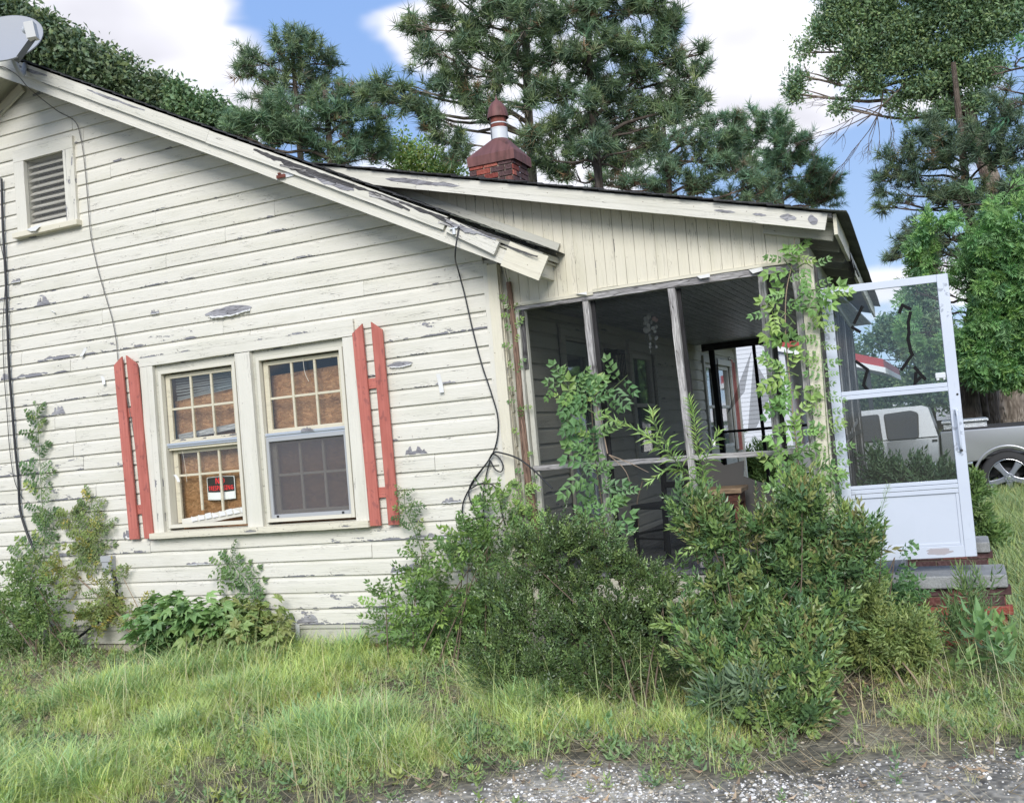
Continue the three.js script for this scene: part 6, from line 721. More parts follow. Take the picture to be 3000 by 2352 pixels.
shrub('willow_weed', 'tall weed with narrow light green leaves before the middle porch studs', 'weed', { seed: 430, base: V(-1.7, 0, 0.5), ns: 0, n: 0, geos: [], blobs: [], sm: stemGreen, sz: 0.5, sgap: 0.011, sopen: 1.2, gain: 2.2, shootLeaf: oneLeaf(0.12, 0.021), mat: leafMat, colors: [[0.16, 0.245, 0.075], [0.135, 0.21, 0.066], [0.19, 0.275, 0.085]], tipColors: [[0.2, 0.29, 0.095], [0.22, 0.3, 0.1]], shoots: [{ p: [[1560, 1260], [1530, 1130], [1500, 1040], [1484, 950], [1476, 890], [1470, 848]] }, { p: [[1500, 1040], [1455, 1000], [1410, 950], [1360, 920], [1296, 888]] }, { p: [[1440, 985], [1415, 930], [1396, 900], [1388, 875]] }, { p: [[1455, 1000], [1420, 1000], [1385, 1025]] }, { p: [[1496, 1020], [1510, 960], [1530, 920]] }, { p: [[1520, 1110], [1500, 1070], [1480, 1065]] }, { p: [[1420, 1280], [1412, 1230], [1400, 1195]], z: 0.6 }, { p: [[1400, 1290], [1380, 1240], [1370, 1205]], z: 0.6 }, { p: [[1440, 1270], [1436, 1220], [1440, 1180]], z: 0.6 }, { p: [[1390, 1300], [1420, 1250], [1425, 1215]], z: 0.65 }, { p: [[1370, 1290], [1352, 1235], [1335, 1190]], z: 0.6 }] });
vine('fern_weed', 'two feathery thread leaved stalks rising before the storm door panel', 'weed', { seed: 431, z: 0.45, gap: 0.006, geos: [(() => { const o = []; leafTris(o, new THREE.Matrix4(), 0.05, 0.0025, 0, 0.1, 0.45); return trisGeo(o); })()], along: 0.8, fuzz: 0.004, r: 0.0025, colors: [[0.18, 0.26, 0.09]], strands: [{ p: [[1830, 1230], [1850, 1150], [1875, 1090], [1892, 1030]], tipsmall: 0.4 }, { p: [[1835, 1180], [1828, 1110], [1818, 1065]], tipsmall: 0.4 }] });

// grass
{
  const R = rng(501), blade = (out, h, w, lean, a, b0) => { const dx = Math.cos(a), dz = Math.sin(a), sx = -dz * w / 2, sz = dx * w / 2, P = (t) => V(b0[0] + dx * lean * t * t * h, h * t * (1 - 0.25 * lean * t), b0[1] + dz * lean * t * t * h); const k = [0, 0.4, 0.75, 1], c = k.map(P), ws = [1, 0.85, 0.5, 0]; for (let i = 0; i < 3; i++) { const l = c[i].clone().add(V(sx * ws[i], 0, sz * ws[i])), r = c[i].clone().add(V(-sx * ws[i], 0, -sz * ws[i])); if (i < 2) { const l2 = c[i + 1].clone().add(V(sx * ws[i + 1], 0, sz * ws[i + 1])), r2 = c[i + 1].clone().add(V(-sx * ws[i + 1], 0, -sz * ws[i + 1])); out.push(l, r, l2, r, r2, l2); } else out.push(l, r, c[3]); } };
  const tuftG = (seed, n, spread, w) => { const r = rng(seed), o = []; for (let i = 0; i < n; i++) blade(o, 0.45 + 0.6 * r(), w * (0.7 + 0.6 * r()), 0.25 + 1.25 * r() * r() + 0.3 * r(), r() * 6.283, [(r() - 0.5) * spread, (r() - 0.5) * spread]); return trisGeo(o); };
  const geos = [tuftG(1, 11, 0.6, 0.021), tuftG(2, 9, 0.5, 0.026), tuftG(3, 14, 0.7, 0.017), tuftG(4, 4, 0.3, 0.009), tuftG(5, 7, 0.45, 0.036)], lists = geos.map(() => [[], []]);
  const put = (x, z, h, c, g) => { const q = new THREE.Quaternion().setFromAxisAngle(V(0, 1, 0), R() * 6.283), m = new THREE.Matrix4().compose(V(x, groundY(x, z) - 0.01, z), q, V(h * (0.8 + 0.5 * R()), h, h * (0.8 + 0.5 * R()))); lists[g][0].push(m); lists[g][1].push(c); };
  const lush0 = (x, z) => smooth(0.35, 0.65, fbm2(x * 0.8 + 17, z * 0.8, 3)) * smooth(-7.6, -6, x) * smooth(-1.6, -3.4, x);
  const G1 = [[0.185, 0.23, 0.062], [0.21, 0.255, 0.075], [0.16, 0.21, 0.058]], G2 = [[0.13, 0.195, 0.075], [0.15, 0.21, 0.085], [0.11, 0.175, 0.068]], G3 = [[0.27, 0.29, 0.11], [0.31, 0.31, 0.15], [0.25, 0.28, 0.10]], DRY = [[0.36, 0.31, 0.19], [0.30, 0.26, 0.15]];
  for (let i = 0; i < 100000; i++) { // lawn in front of the house
    const x = -11 + R() * 13.2, z = -0.1 + R() * 5.2; if (z < 0.08 && x < -0.9) continue;
    const gr = gravelAt(x, z), ba = bareAt(x, z), li = clamp(litterAt(x, z)), den = fbm2(x * 1.1 + 3, z * 1.1 + 60, 3), clump = noise2(x * 3.6 + 11, z * 3.6 + 23), tiny = noise2(x * 11 + 5, z * 11 + 3), lush = lush0(x, z);
    const keep = (0.05 + 0.5 * smooth(0.4, 0.64, den) + 0.5 * lush) * (0.25 + 0.9 * smooth(0.25, 0.6, clump)) * (1 - 0.94 * gr) * (1 - 0.86 * ba) * (1 - 0.85 * li) * (x > -2.6 && x < -0.9 && z < 1.5 ? 0.4 : 1); if (R() > keep) continue;
    const h = (0.035 + 0.05 * R() + lush * (0.06 + 0.2 * R()) + 0.09 * smooth(0.5, 0.85, clump) * (0.3 + R()) + 0.05 * smooth(0.55, 0.9, tiny)) * (gr > 0.3 ? 0.6 : 1) * (ba > 0.4 ? 0.7 : 1);
    const k = R() + (tiny - 0.5) * 0.3, dry = 0.07 + 0.2 * ba + 0.1 * (1 - lush), set = k < dry ? DRY : k < dry + 0.24 - 0.12 * lush ? G3 : lush > 0.5 && clump > 0.45 && k < 0.8 ? G2 : G1, wide = R() < 0.16; put(x, z, h * (set === DRY ? 0.7 : 1), pick(R, set, 0.36, 2.65), wide ? 4 : Math.floor(R() * 3));
  }
  for (let i = 0; i < 26000; i++) { // dry thatch lying flat
    const x = -11 + R() * 13.2, z = 0 + R() * 4.6, gr = gravelAt(x, z); if (R() > 0.28 + 0.4 * bareAt(x, z) - 0.3 * gr - 0.2 * lush0(x, z)) continue; const s = 0.08 + 0.14 * R(); lists[3][0].push(new THREE.Matrix4().compose(V(x, groundY(x, z) + 0.004, z), new THREE.Quaternion().setFromEuler(new THREE.Euler(1.35 + 0.3 * R(), R() * 6.28, 0, 'YXZ')), V(s * 1.8, s, s * 1.8))); lists[3][1].push(pick(R, [[0.30, 0.26, 0.17], [0.24, 0.2, 0.13], [0.36, 0.33, 0.24]], 0.3, 1.3));
  }
  for (let i = 0; i < 1500; i++) { // single tall stalks gone to seed
    const x = -8.5 + R() * 9.5, z = 0.5 + R() * 3.2; if (R() > 0.15 + 0.85 * smooth(0.5, 0.7, fbm2(x * 1.3 + 80, z * 1.3, 2)) || gravelAt(x, z) > 0.4) continue; put(x, z, 0.34 + 0.22 * R(), pick(R, [[0.27, 0.29, 0.13], [0.22, 0.28, 0.1], [0.33, 0.3, 0.17]], 0.2), 3);
  }
  for (let i = 0; i < 30000; i++) { // long grass beside and behind the steps
    const x = 0.2 + R() * 6, z = -14 + R() * 16.5; if (z > 0.8 && x < 0.5) continue; const far = smooth(0, -10, z); if (R() > 0.75) continue; put(x, z, 0.24 + 0.26 * R(), pick(R, R() < 0.15 ? G3 : R() < 0.5 ? G2 : G1, 0.3, 1.8), Math.floor(R() * 4));
  }
  for (let i = 0; i < 7000; i++) { const x = -4 + R() * 6, z = -26 + R() * 18; if (x < -1.2 && z > -9) continue; put(x, z, 0.2 + 0.22 * R(), pick(R, R() < 0.3 ? G3 : G1, 0.22), Math.floor(R() * 3)); }
  const gt = thing('grass', 'long unmown grass over the yard', 'grass'); gt.userData.kind = 'stuff';
  geos.forEach((g, i) => instanced('grass_tuft', g, grassMat, lists[i][0], lists[i][1], gt));
}
{ // small broad leaved weeds, leaf litter, gravel
  const R = rng(601), wl = [sprig(151, 9, 0.06, 0.055, 0.026, { open: 1.35, droop: 0.25 }), sprig(152, 12, 0.13, 0.045, 0.02, { open: 1.15 }), sprig(153, 8, 0.03, 0.075, 0.03, { open: 1.45, droop: 0.1 })], m = wl.map(() => []), c = wl.map(() => []);
  for (let i = 0; i < 7000; i++) { const x = -10 + R() * 11.4, z = 0.1 + R() * 3.6, pat = smooth(0.42, 0.62, fbm2(x * 1.2 + 90, z * 1.2 + 13, 3)) + 0.9 * smooth(1.1, 0.2, z) * smooth(-0.9, -2, x); if (R() > (0.22 + 0.78 * pat) * (1 - 0.93 * gravelAt(x, z)) * (1 - 0.5 * bareAt(x, z))) continue; const k = Math.floor(R() * 3), s = 0.45 + 1.0 * R() * R() + 0.3 * R(); m[k].push(new THREE.Matrix4().compose(V(x, groundY(x, z), z), new THREE.Quaternion().setFromEuler(new THREE.Euler((R() - 0.5) * 0.5, R() * 6.28, (R() - 0.5) * 0.5)), V(s, s, s))); c[k].push(pick(R, R() < 0.25 ? YEL : [[0.13, 0.2, 0.065], [0.11, 0.18, 0.07], [0.16, 0.23, 0.08]], 0.25)); }
  const wt = thing('weeds', 'low broad leaved weeds among the grass', 'weeds'); wt.userData.kind = 'stuff'; wl.forEach((g, i) => instanced('weed_sprig', g, leafMat, m[i], c[i], wt));
  const dl = []; leafTris(dl, new THREE.Matrix4(), 0.06, 0.022, 0.35, 0.3); const dg = trisGeo(dl), dm = [], dc = []; for (let i = 0; i < 7000; i++) { const x = -10 + R() * 11.5, z = 0.1 + R() * 3.6; if (R() > litterAt(x, z) * 1.2 + bareAt(x, z) * 0.28 + 0.03 + 0.03 * gravelAt(x, z)) continue; const s = 0.4 + 0.7 * R(); dm.push(new THREE.Matrix4().compose(V(x, groundY(x, z) + 0.006 + 0.02 * R(), z), new THREE.Quaternion().setFromEuler(new THREE.Euler(1.35 + R() * 0.5, R() * 6.28, R() * 6.28, 'YXZ')), V(s, s, s))); dc.push(pick(R, [[0.22, 0.15, 0.09], [0.30, 0.23, 0.15], [0.14, 0.095, 0.065], [0.38, 0.32, 0.24]], 0.3)); }
  const lt = instanced('leaf_litter', dg, leafFar, dm, dc); tag(lt, 'dry brown leaves and twigs scattered on bare soil', 'leaf litter');
  const pg = [0, 1, 2].map((s) => { const g = new THREE.IcosahedronGeometry(1, 1), p = g.attributes.position; for (let i = 0; i < p.count; i++) { const x = p.getX(i), y = p.getY(i), z = p.getZ(i), k = 0.8 + 0.4 * noise3(x * 1.6 + s * 9, y * 1.6, z * 1.6); p.setXYZ(i, x * k, y * k * 0.62, z * k * (0.75 + 0.15 * s)); } g.computeVertexNormals(); return toCreasedNormals(g, 0.5); }), gm = [[], [], []], gc = [[], [], []];
  for (let i = 0; i < 90000; i++) { const x = -6 + R() * 7.5, z = 1.9 + R() * 3.2; const d = gravelAt(x, z); if (R() > Math.pow(d, 1.4) * (0.25 + 0.75 * smooth(0.32, 0.62, fbm2(x * 2.4, z * 2.4 + 31, 3))) + 0.006) continue; const k = Math.floor(R() * 3), s = 0.0025 + 0.0035 * R() + 0.010 * Math.pow(R(), 6); gm[k].push(new THREE.Matrix4().compose(V(x, groundY(x, z) - s * 0.1, z), new THREE.Quaternion().setFromEuler(new THREE.Euler((R() - 0.5) * 1.4, R() * 6.28, (R() - 0.5) * 1.4)), V(s, s, s))); const t = R(), v = 0.75 + 0.5 * R(); gc[k].push(t < 0.4 ? lin(0.66 * v, 0.64 * v, 0.6 * v) : t < 0.62 ? lin(0.27 * v, 0.26 * v, 0.25 * v) : lin(0.42 * v, 0.37 * v, 0.29 * v)); }
  const gt = thing('gravel', 'white and grey pebbles of the gravel drive along the bottom edge', 'gravel'); gt.userData.kind = 'stuff'; pg.forEach((g, i) => instanced('pebble', g, std({ roughness: 0.85 }), gm[i], gc[i], gt));
}

// ---------------------------------------------------------------- things on and around the house
const c5 = (x, y) => [(1000 + x / 2.135) / PX, (780 + y / 2.135) / PX], run = (pts, z) => pts.map(([x, y, dz]) => onZ(x, y, z + (dz ?? 0)));
{ // brick steps: two cheek walls with concrete caps, treads between
  const s = thing('brick_steps', 'brick porch steps with thick concrete caps, overgrown, below the open storm door', 'steps'), R = rng(701), bg = metreUV(new RoundedBoxGeometry(0.195, 0.06, 0.09, 1, 0.005), 2), hg = metreUV(new RoundedBoxGeometry(0.092, 0.06, 0.09, 1, 0.005), 2);
  [[-0.06, -0.50, -0.86, 0.155], [-1.93, -2.32, -1.0, 0.09]].forEach(([zf, zb, x0, x1], w) => {
    part(s, 'cheek_wall', bx(x0, x1, -0.15, 0.415, zb, zf, 2), darkMortar);
    part(s, 'cap', (() => { const g = rbx(x0 - 0.02, x1 + 0.035, 0.412, 0.505, zb - 0.04, zf + 0.045, 0.014, 1.2); return g; })(), concrete);
    for (let k = 0; k < 8; k++) { const y = -0.13 + k * 0.07; let x = x1 + 0.004 - (k % 2 ? 0.05 : 0.1); while (x > x0 + 0.05) { const m = part(s, 'brick', bg, brickMats[w || x < -0.35 ? (R() < 0.6 ? 4 : 2) : k > 5 ? (R() < 0.5 ? 4 : 2) : Math.floor(R() * 4)]); m.position.set(x, y + 0.03, zf - 0.036 + R() * 0.004); x -= 0.206; } for (let z = zf - 0.06; z > zb; z -= 0.206) { const m = part(s, 'brick', k % 2 ? bg : hg, brickMats[Math.floor(R() * 5)]); m.rotation.y = Math.PI / 2; m.position.set(x1 - 0.036 + R() * 0.004, y + 0.03, z - (k % 2 ? 0.06 : 0.0)); } }
  });
  for (let k = 0; k < 3; k++) part(s, 'tread', rbx(-0.92 + 0 * k, -0.55 + 0.3 * (2 - k), -0.1 + k * 0.18, 0.1 + k * 0.18, -1.93, -0.5, 0.01, 1.2), concrete);
}
{ // no trespassing sign in the lower left window
  const c = document.createElement('canvas'); c.width = 640; c.height = 448; const g = c.getContext('2d'); g.fillStyle = '#e9e9e6'; g.fillRect(0, 0, 640, 448); g.fillStyle = '#0c0c10'; g.beginPath(); g.roundRect(14, 14, 612, 290, 30); g.fill(); g.fillRect(14, 200, 612, 104); g.fillStyle = '#f5202c'; g.textAlign = 'center'; g.font = 'bold 150px sans-serif'; g.fillText('NO', 320, 140); g.save(); g.translate(320, 268); g.scale(0.7, 1); g.font = 'bold 128px sans-serif'; g.fillText('TRESPASSING', 0, 0); g.restore(); g.fillStyle = '#f6f6f4'; g.fillRect(36, 318, 568, 104);
  const t = canvasTex(c), p = new THREE.BoxGeometry(0.335, 0.228, 0.002, 16, 8, 1), q = p.attributes.position; for (let i = 0; i < q.count; i++) { const x = q.getX(i), y = q.getY(i); q.setZ(i, q.getZ(i) - 0.45 * x * x); q.setY(i, y + 0.35 * x * x * (y > 0 ? -1 : 1) * 0.6 + 0.0); } p.computeVertexNormals();
  const m = single('sign', p, [0, 1, 2, 3].map(() => black).concat([std({ map: t, roughness: 0.5 }), black]), 'black and red no trespassing sign behind the lower left window', 'sign'); m.position.set(-6.575, 1.515, -0.115); m.rotation.z = -0.01;
}
{ // satellite dish
  const d = thing('satellite_dish', 'grey satellite dish with its feed arm, on the roof edge at the upper left', 'satellite dish'), C = at(12, 90, 11.6), face = V(0.42, 0.55, 0.72).normalize(), M = Mx(C, face);
  const prof = [], R0 = 0.34; for (let i = 0; i <= 14; i++) { const r = R0 * i / 14; prof.push(new THREE.Vector2(r, r * r * 0.42)); } prof.push(new THREE.Vector2(R0 + 0.008, R0 * R0 * 0.42 + 0.004), new THREE.Vector2(R0 + 0.004, R0 * R0 * 0.42 - 0.012)); for (let i = 14; i >= 0; i--) { const r = R0 * i / 14; prof.push(new THREE.Vector2(r, r * r * 0.42 - 0.008)); }
  const g = new THREE.LatheGeometry(prof, 48); g.scale(1, 1, 1.08); g.applyMatrix4(M); part(d, 'reflector', g, std({ color: lin(0.3, 0.31, 0.33), roughness: 0.6, side: THREE.DoubleSide }));
  const low = at(36, 128, 11.35), tip = at(72, 78, 11.05); part(d, 'feed_arm', board(low, tip, 0.05, 0.05, V(1, 0, 0), 0, 3), std({ color: lin(0.13, 0.14, 0.155), roughness: 0.6 }));
  const b = new THREE.BoxGeometry(0.085, 0.15, 0.1); b.applyMatrix4(Mx(at(66, 66, 11.05), V(-0.1, 1, 0.1), 0.5)); part(d, 'feed_box', b, std({ color: lin(0.5, 0.5, 0.49), roughness: 0.6 })); const h = new THREE.CylinderGeometry(0.035, 0.05, 0.09, 16); h.applyMatrix4(Mx(at(57, 62, 11.1), V(-0.8, 0.1, -0.3))); part(d, 'feed_horn', h, whiteMetal);
  part(d, 'mast', tube([C.clone().addScaledVector(face, -0.05), C.clone().add(V(-0.05, -0.25, -0.2)), V(C.x - 0.1, roofTop(C.x - 0.1) - 0.02, C.z - 0.3)], 0.025, 8), plasticGrey);
}
single('cable', tube(run([[2, 380], [5, 480], [11, 590], [15, 700], [18, 780], [24, 860], [31, 950], [38, 1020], [42, 1085], [55, 1130], [72, 1172]], 0.055), 0.0125, 8, false, 80), cableBlack, 'thick black cable hanging down the wall at the left edge', 'cable');
single('cable', tube(run([[-4, 500], [8, 560], [10, 600], [5, 700], [8, 800], [14, 880], [20, 960], [32, 1030], [48, 1062]], 0.05), 0.004, 6, false, 60), cableBlack, 'thin black wire beside the thick cable at the left edge', 'cable');
single('cable', tube([at(-10, 140, 11.3), onZ(16, 147, 0.42), onZ(38, 162, 0.42), onZ(55, 182, 0.42), onZ(70, 196, 0.2), onZ(120, 235, 0.05), ...run([[160, 260], [172, 300], [180, 360], [186, 430], [192, 500], [204, 560], [222, 625], [238, 680], [247, 730], [250, 765], [270, 850], [283, 920], [294, 1000], [306, 1070]], 0.045)], 0.0045, 6, false, 160), cableGrey, 'thin grey wire looping from the roof edge past the gable vent to the left shutter', 'cable');
single('cable', tube([onZ(...c5(735, -250), 0.42), onZ(...c5(712, -80), 0.42), ...run([[735, 40], [772, 180], [822, 400], [880, 620], [940, 800], [978, 940], [978, 1060], [950, 1165], [922, 1212], [820, 1360], [762, 1480], [762, 1580], [800, 1640], [856, 1625], [886, 1550], [886, 1430], [905, 1310], [930, 1215]].map((p) => [...c5(...p)]), 0.05)], 0.0065, 6, false, 200), cableBlack, 'black cable dropping from the eave and coiled in a loose knot on the wall corner', 'cable');
single('cable', tube(run([[925, 1205], [955, 1165], [1020, 1172], [1110, 1205], [1200, 1272], [1260, 1330], [1320, 1390]].map((p, i) => [...c5(...p), i * 0.02]), 0.06), 0.007, 6, false, 50), cableBlack, 'cut end of black cable sticking out across the corner post', 'cable');
single('cable', tube(run([[930, 1212], [965, 1272], [1000, 1285], [1012, 1250], [985, 1195], [945, 1175], [920, 1215], [800, 1390], [812, 1480], [880, 1560], [1000, 1640], [1060, 1690]].map((p) => [...c5(...p)]), 0.065), 0.006, 6, false, 90), cableBlack, 'loop of black cable trailing from the knot down into the dark bush', 'cable');
single('cable', tube(run([[796, 1398], [880, 1357], [955, 1375], [988, 1460], [1008, 1560], [1036, 1650]].map((p) => [...c5(...p)]), 0.06), 0.006, 6, false, 50), cableBlack, 'arc of black cable bending right below the knot', 'cable');
single('cable', tube(run([[238, 1212], [248, 1250], [240, 1290], [215, 1318], [185, 1342], [160, 1360]], 0.09), 0.014, 8, false, 40), cableBlack, 'black conduit curving from the grey box down to the ground', 'cable');
{ const b = thing('junction_box', 'small grey utility box on the clapboards left of the red shutter', 'box'), p = onZ(231, 1199, 0.05); part(b, 'housing', rbx(p.x - 0.065, p.x + 0.065, p.y - 0.075, p.y + 0.075, 0.02, 0.085, 0.008), plasticGrey); part(b, 'lid', rbx(p.x - 0.07, p.x + 0.07, p.y + 0.02, p.y + 0.08, 0.08, 0.092, 0.004), plasticGrey); part(b, 'conduit', tube([V(p.x + 0.03, p.y - 0.07, 0.05), V(p.x + 0.03, p.y - 0.25, 0.05)], 0.012, 8), plasticGrey); }
{ const p = onZ(602, 373, 0.39), b = thing('bracket', 'rusty orange bracket screwed to the roof edge board above the windows', 'bracket'); part(b, 'plate', bx(p.x - 0.08, p.x + 0.1, p.y - 0.02, p.y + 0.02, 0.372, 0.378), whiteMetal); part(b, 'hook', [rbx(p.x - 0.07, p.x + 0.02, p.y - 0.02, p.y + 0.012, 0.378, 0.4, 0.006), rbx(p.x - 0.05, p.x - 0.025, p.y + 0.012, p.y + 0.03, 0.38, 0.405, 0.004)], rustOrange); }
{ const p = onZ(965, 492, 0.42), b = thing('insulator', 'little white wire insulator on the lower roof edge board', 'insulator'); part(b, 'knob', new THREE.CylinderGeometry(0.012, 0.016, 0.05, 10).translate(p.x, p.y, p.z - 0.01), whiteMetal); part(b, 'bar', bx(p.x - 0.035, p.x + 0.035, p.y + 0.02, p.y + 0.03, p.z - 0.02, p.z), whiteMetal); }
{ // wind chime of shells
  const w = thing('wind_chime', 'wind chime of white and pink shells hanging from the porch ceiling', 'wind chime'), o = onZ(1383, 690, -0.9), R = rng(711); o.y = 2.88; const s0 = (dx, dy) => onZ(dx, dy, -0.9 + (R() - 0.5) * 0.06);
  part(w, 'ring', new THREE.TorusGeometry(0.05, 0.004, 6, 20).rotateX(Math.PI / 2).translate(o.x, onZ(1380, 668, -0.9).y, o.z), plasticGrey);
  const y = onZ(1380, 668, -0.9).y; part(w, 'string', [tube([V(o.x, 2.88, o.z), V(o.x, y, o.z)], 0.0015, 4), ...[0, 1, 2, 3, 4].map((i) => { const a = i * 1.257, p = V(o.x + Math.cos(a) * 0.05, y, o.z + Math.sin(a) * 0.05); return tube([p, V(p.x, y - 0.16 - 0.04 * i, p.z)], 0.0015, 4); }), tube([s0(1385, 680), s0(1384, 754)], 0.0015, 4), tube([s0(1395, 700), s0(1396, 742)], 0.0015, 4)], plasticGrey);
  for (const [x, yy, r, pink] of [[1373, 678, 0.022], [1380, 675, 0.024], [1392, 678, 0.022, 1], [1397, 681, 0.018, 1], [1376, 684, 0.022], [1386, 686, 0.02], [1372, 688, 0.018], [1380, 692, 0.018], [1376, 702, 0.03], [1382, 700, 0.02], [1390, 698, 0.018], [1396, 696, 0.018], [1394, 705, 0.014], [1382, 714, 0.016], [1384, 720, 0.018], [1397, 719, 0.02], [1384, 732, 0.012], [1384, 738, 0.014], [1397, 738, 0.012], [1385, 748, 0.007]]) { const g = new THREE.SphereGeometry(r, 12, 8); g.scale(1, 1, 0.28); g.rotateY((R() - 0.5) * 1.6); g.rotateX((R() - 0.5) * 0.8); const p = s0(x, yy); g.translate(p.x, p.y, p.z); part(w, 'shell', g, pink ? shellPink : shellWhite); }
}
{ // table and chair in the porch, and a big sheet leaning behind
  const t = thing('side_table', 'small brown wooden table with a worn top inside the porch', 'table', [-1.98, 0.595, -1.18], 0.06); part(t, 'tabletop', rbx(-0.3, 0.2, 0.51, 0.555, -0.28, 0.2, 0.006, 1), woodTop); part(t, 'apron', [bx(-0.26, 0.16, 0.42, 0.51, 0.15, 0.165), bx(-0.26, 0.16, 0.42, 0.51, -0.245, -0.23), bx(0.15, 0.165, 0.42, 0.51, -0.23, 0.15), bx(-0.265, -0.25, 0.42, 0.51, -0.23, 0.15)], brownWood); for (const [x, z] of [[-0.25, 0.145], [0.145, 0.145], [-0.25, -0.23], [0.145, -0.23]]) part(t, 'leg', rbx(x - 0.022, x + 0.022, 0, 0.51, z - 0.022, z + 0.022, 0.004, 1), brownWood);
  const c = thing('chair', 'dark wooden chair behind the middle porch stud', 'chair', [-2.5, 0.595, -1.12], -0.5); part(c, 'seat', rbx(-0.21, 0.21, 0.42, 0.46, -0.2, 0.2, 0.012), dark); for (const [x, z, h] of [[-0.19, 0.18, 0.43], [0.19, 0.18, 0.43], [-0.19, -0.19, 0.92], [0.19, -0.19, 0.92]]) part(c, 'leg', board(V(x, 0, z), V(x, h, z - (h > 0.5 ? 0.06 : 0)), 0.035, 0.035, V(1, 0, 0), 0, 2), blackWood); for (const y of [0.6, 0.74, 0.88]) part(c, 'back_slat', rbx(-0.18, 0.18, y - 0.025, y + 0.03, -0.235, -0.215, 0.004), blackWood); part(c, 'stretcher', [tube([V(-0.19, 0.16, 0.18), V(0.19, 0.16, 0.18)], 0.01, 6), tube([V(-0.19, 0.2, -0.19), V(-0.19, 0.2, 0.18)], 0.01, 6)], blackWood); part(c, 'strap', tube([V(-0.21, 0.66, 0.02), V(-0.225, 0.46, 0.1), V(-0.23, 0.25, 0.1)], 0.006, 5), stemTan);
  const sh = new THREE.Shape(); sh.moveTo(-2.45, 0.6); sh.lineTo(-2.42, 1.42); sh.lineTo(-2.12, 1.43); sh.lineTo(-2.03, 1.33); sh.lineTo(-1.84, 1.36); sh.lineTo(-1.86, 1.22); sh.lineTo(-1.5, 1.06); sh.lineTo(-1.3, 0.6); sh.closePath(); const g = new THREE.ExtrudeGeometry(sh, { depth: 0.012, bevelEnabled: false }); g.translate(0, 0, -1.62); single('cardboard_sheet', metreUV(g, 1), std({ color: lin(0.12, 0.115, 0.11), roughness: 0.95 }), 'big torn grey sheet leaning behind the small table in the porch', 'cardboard');
}
// screens still stretched over the open front
for (const [a, b] of [[-3.21, -2.7], [-2.62, -1.99]]) part(house, 'insect_screen', bx(a, b, 0.62, 2.79, -0.064, -0.0625), screenFront);

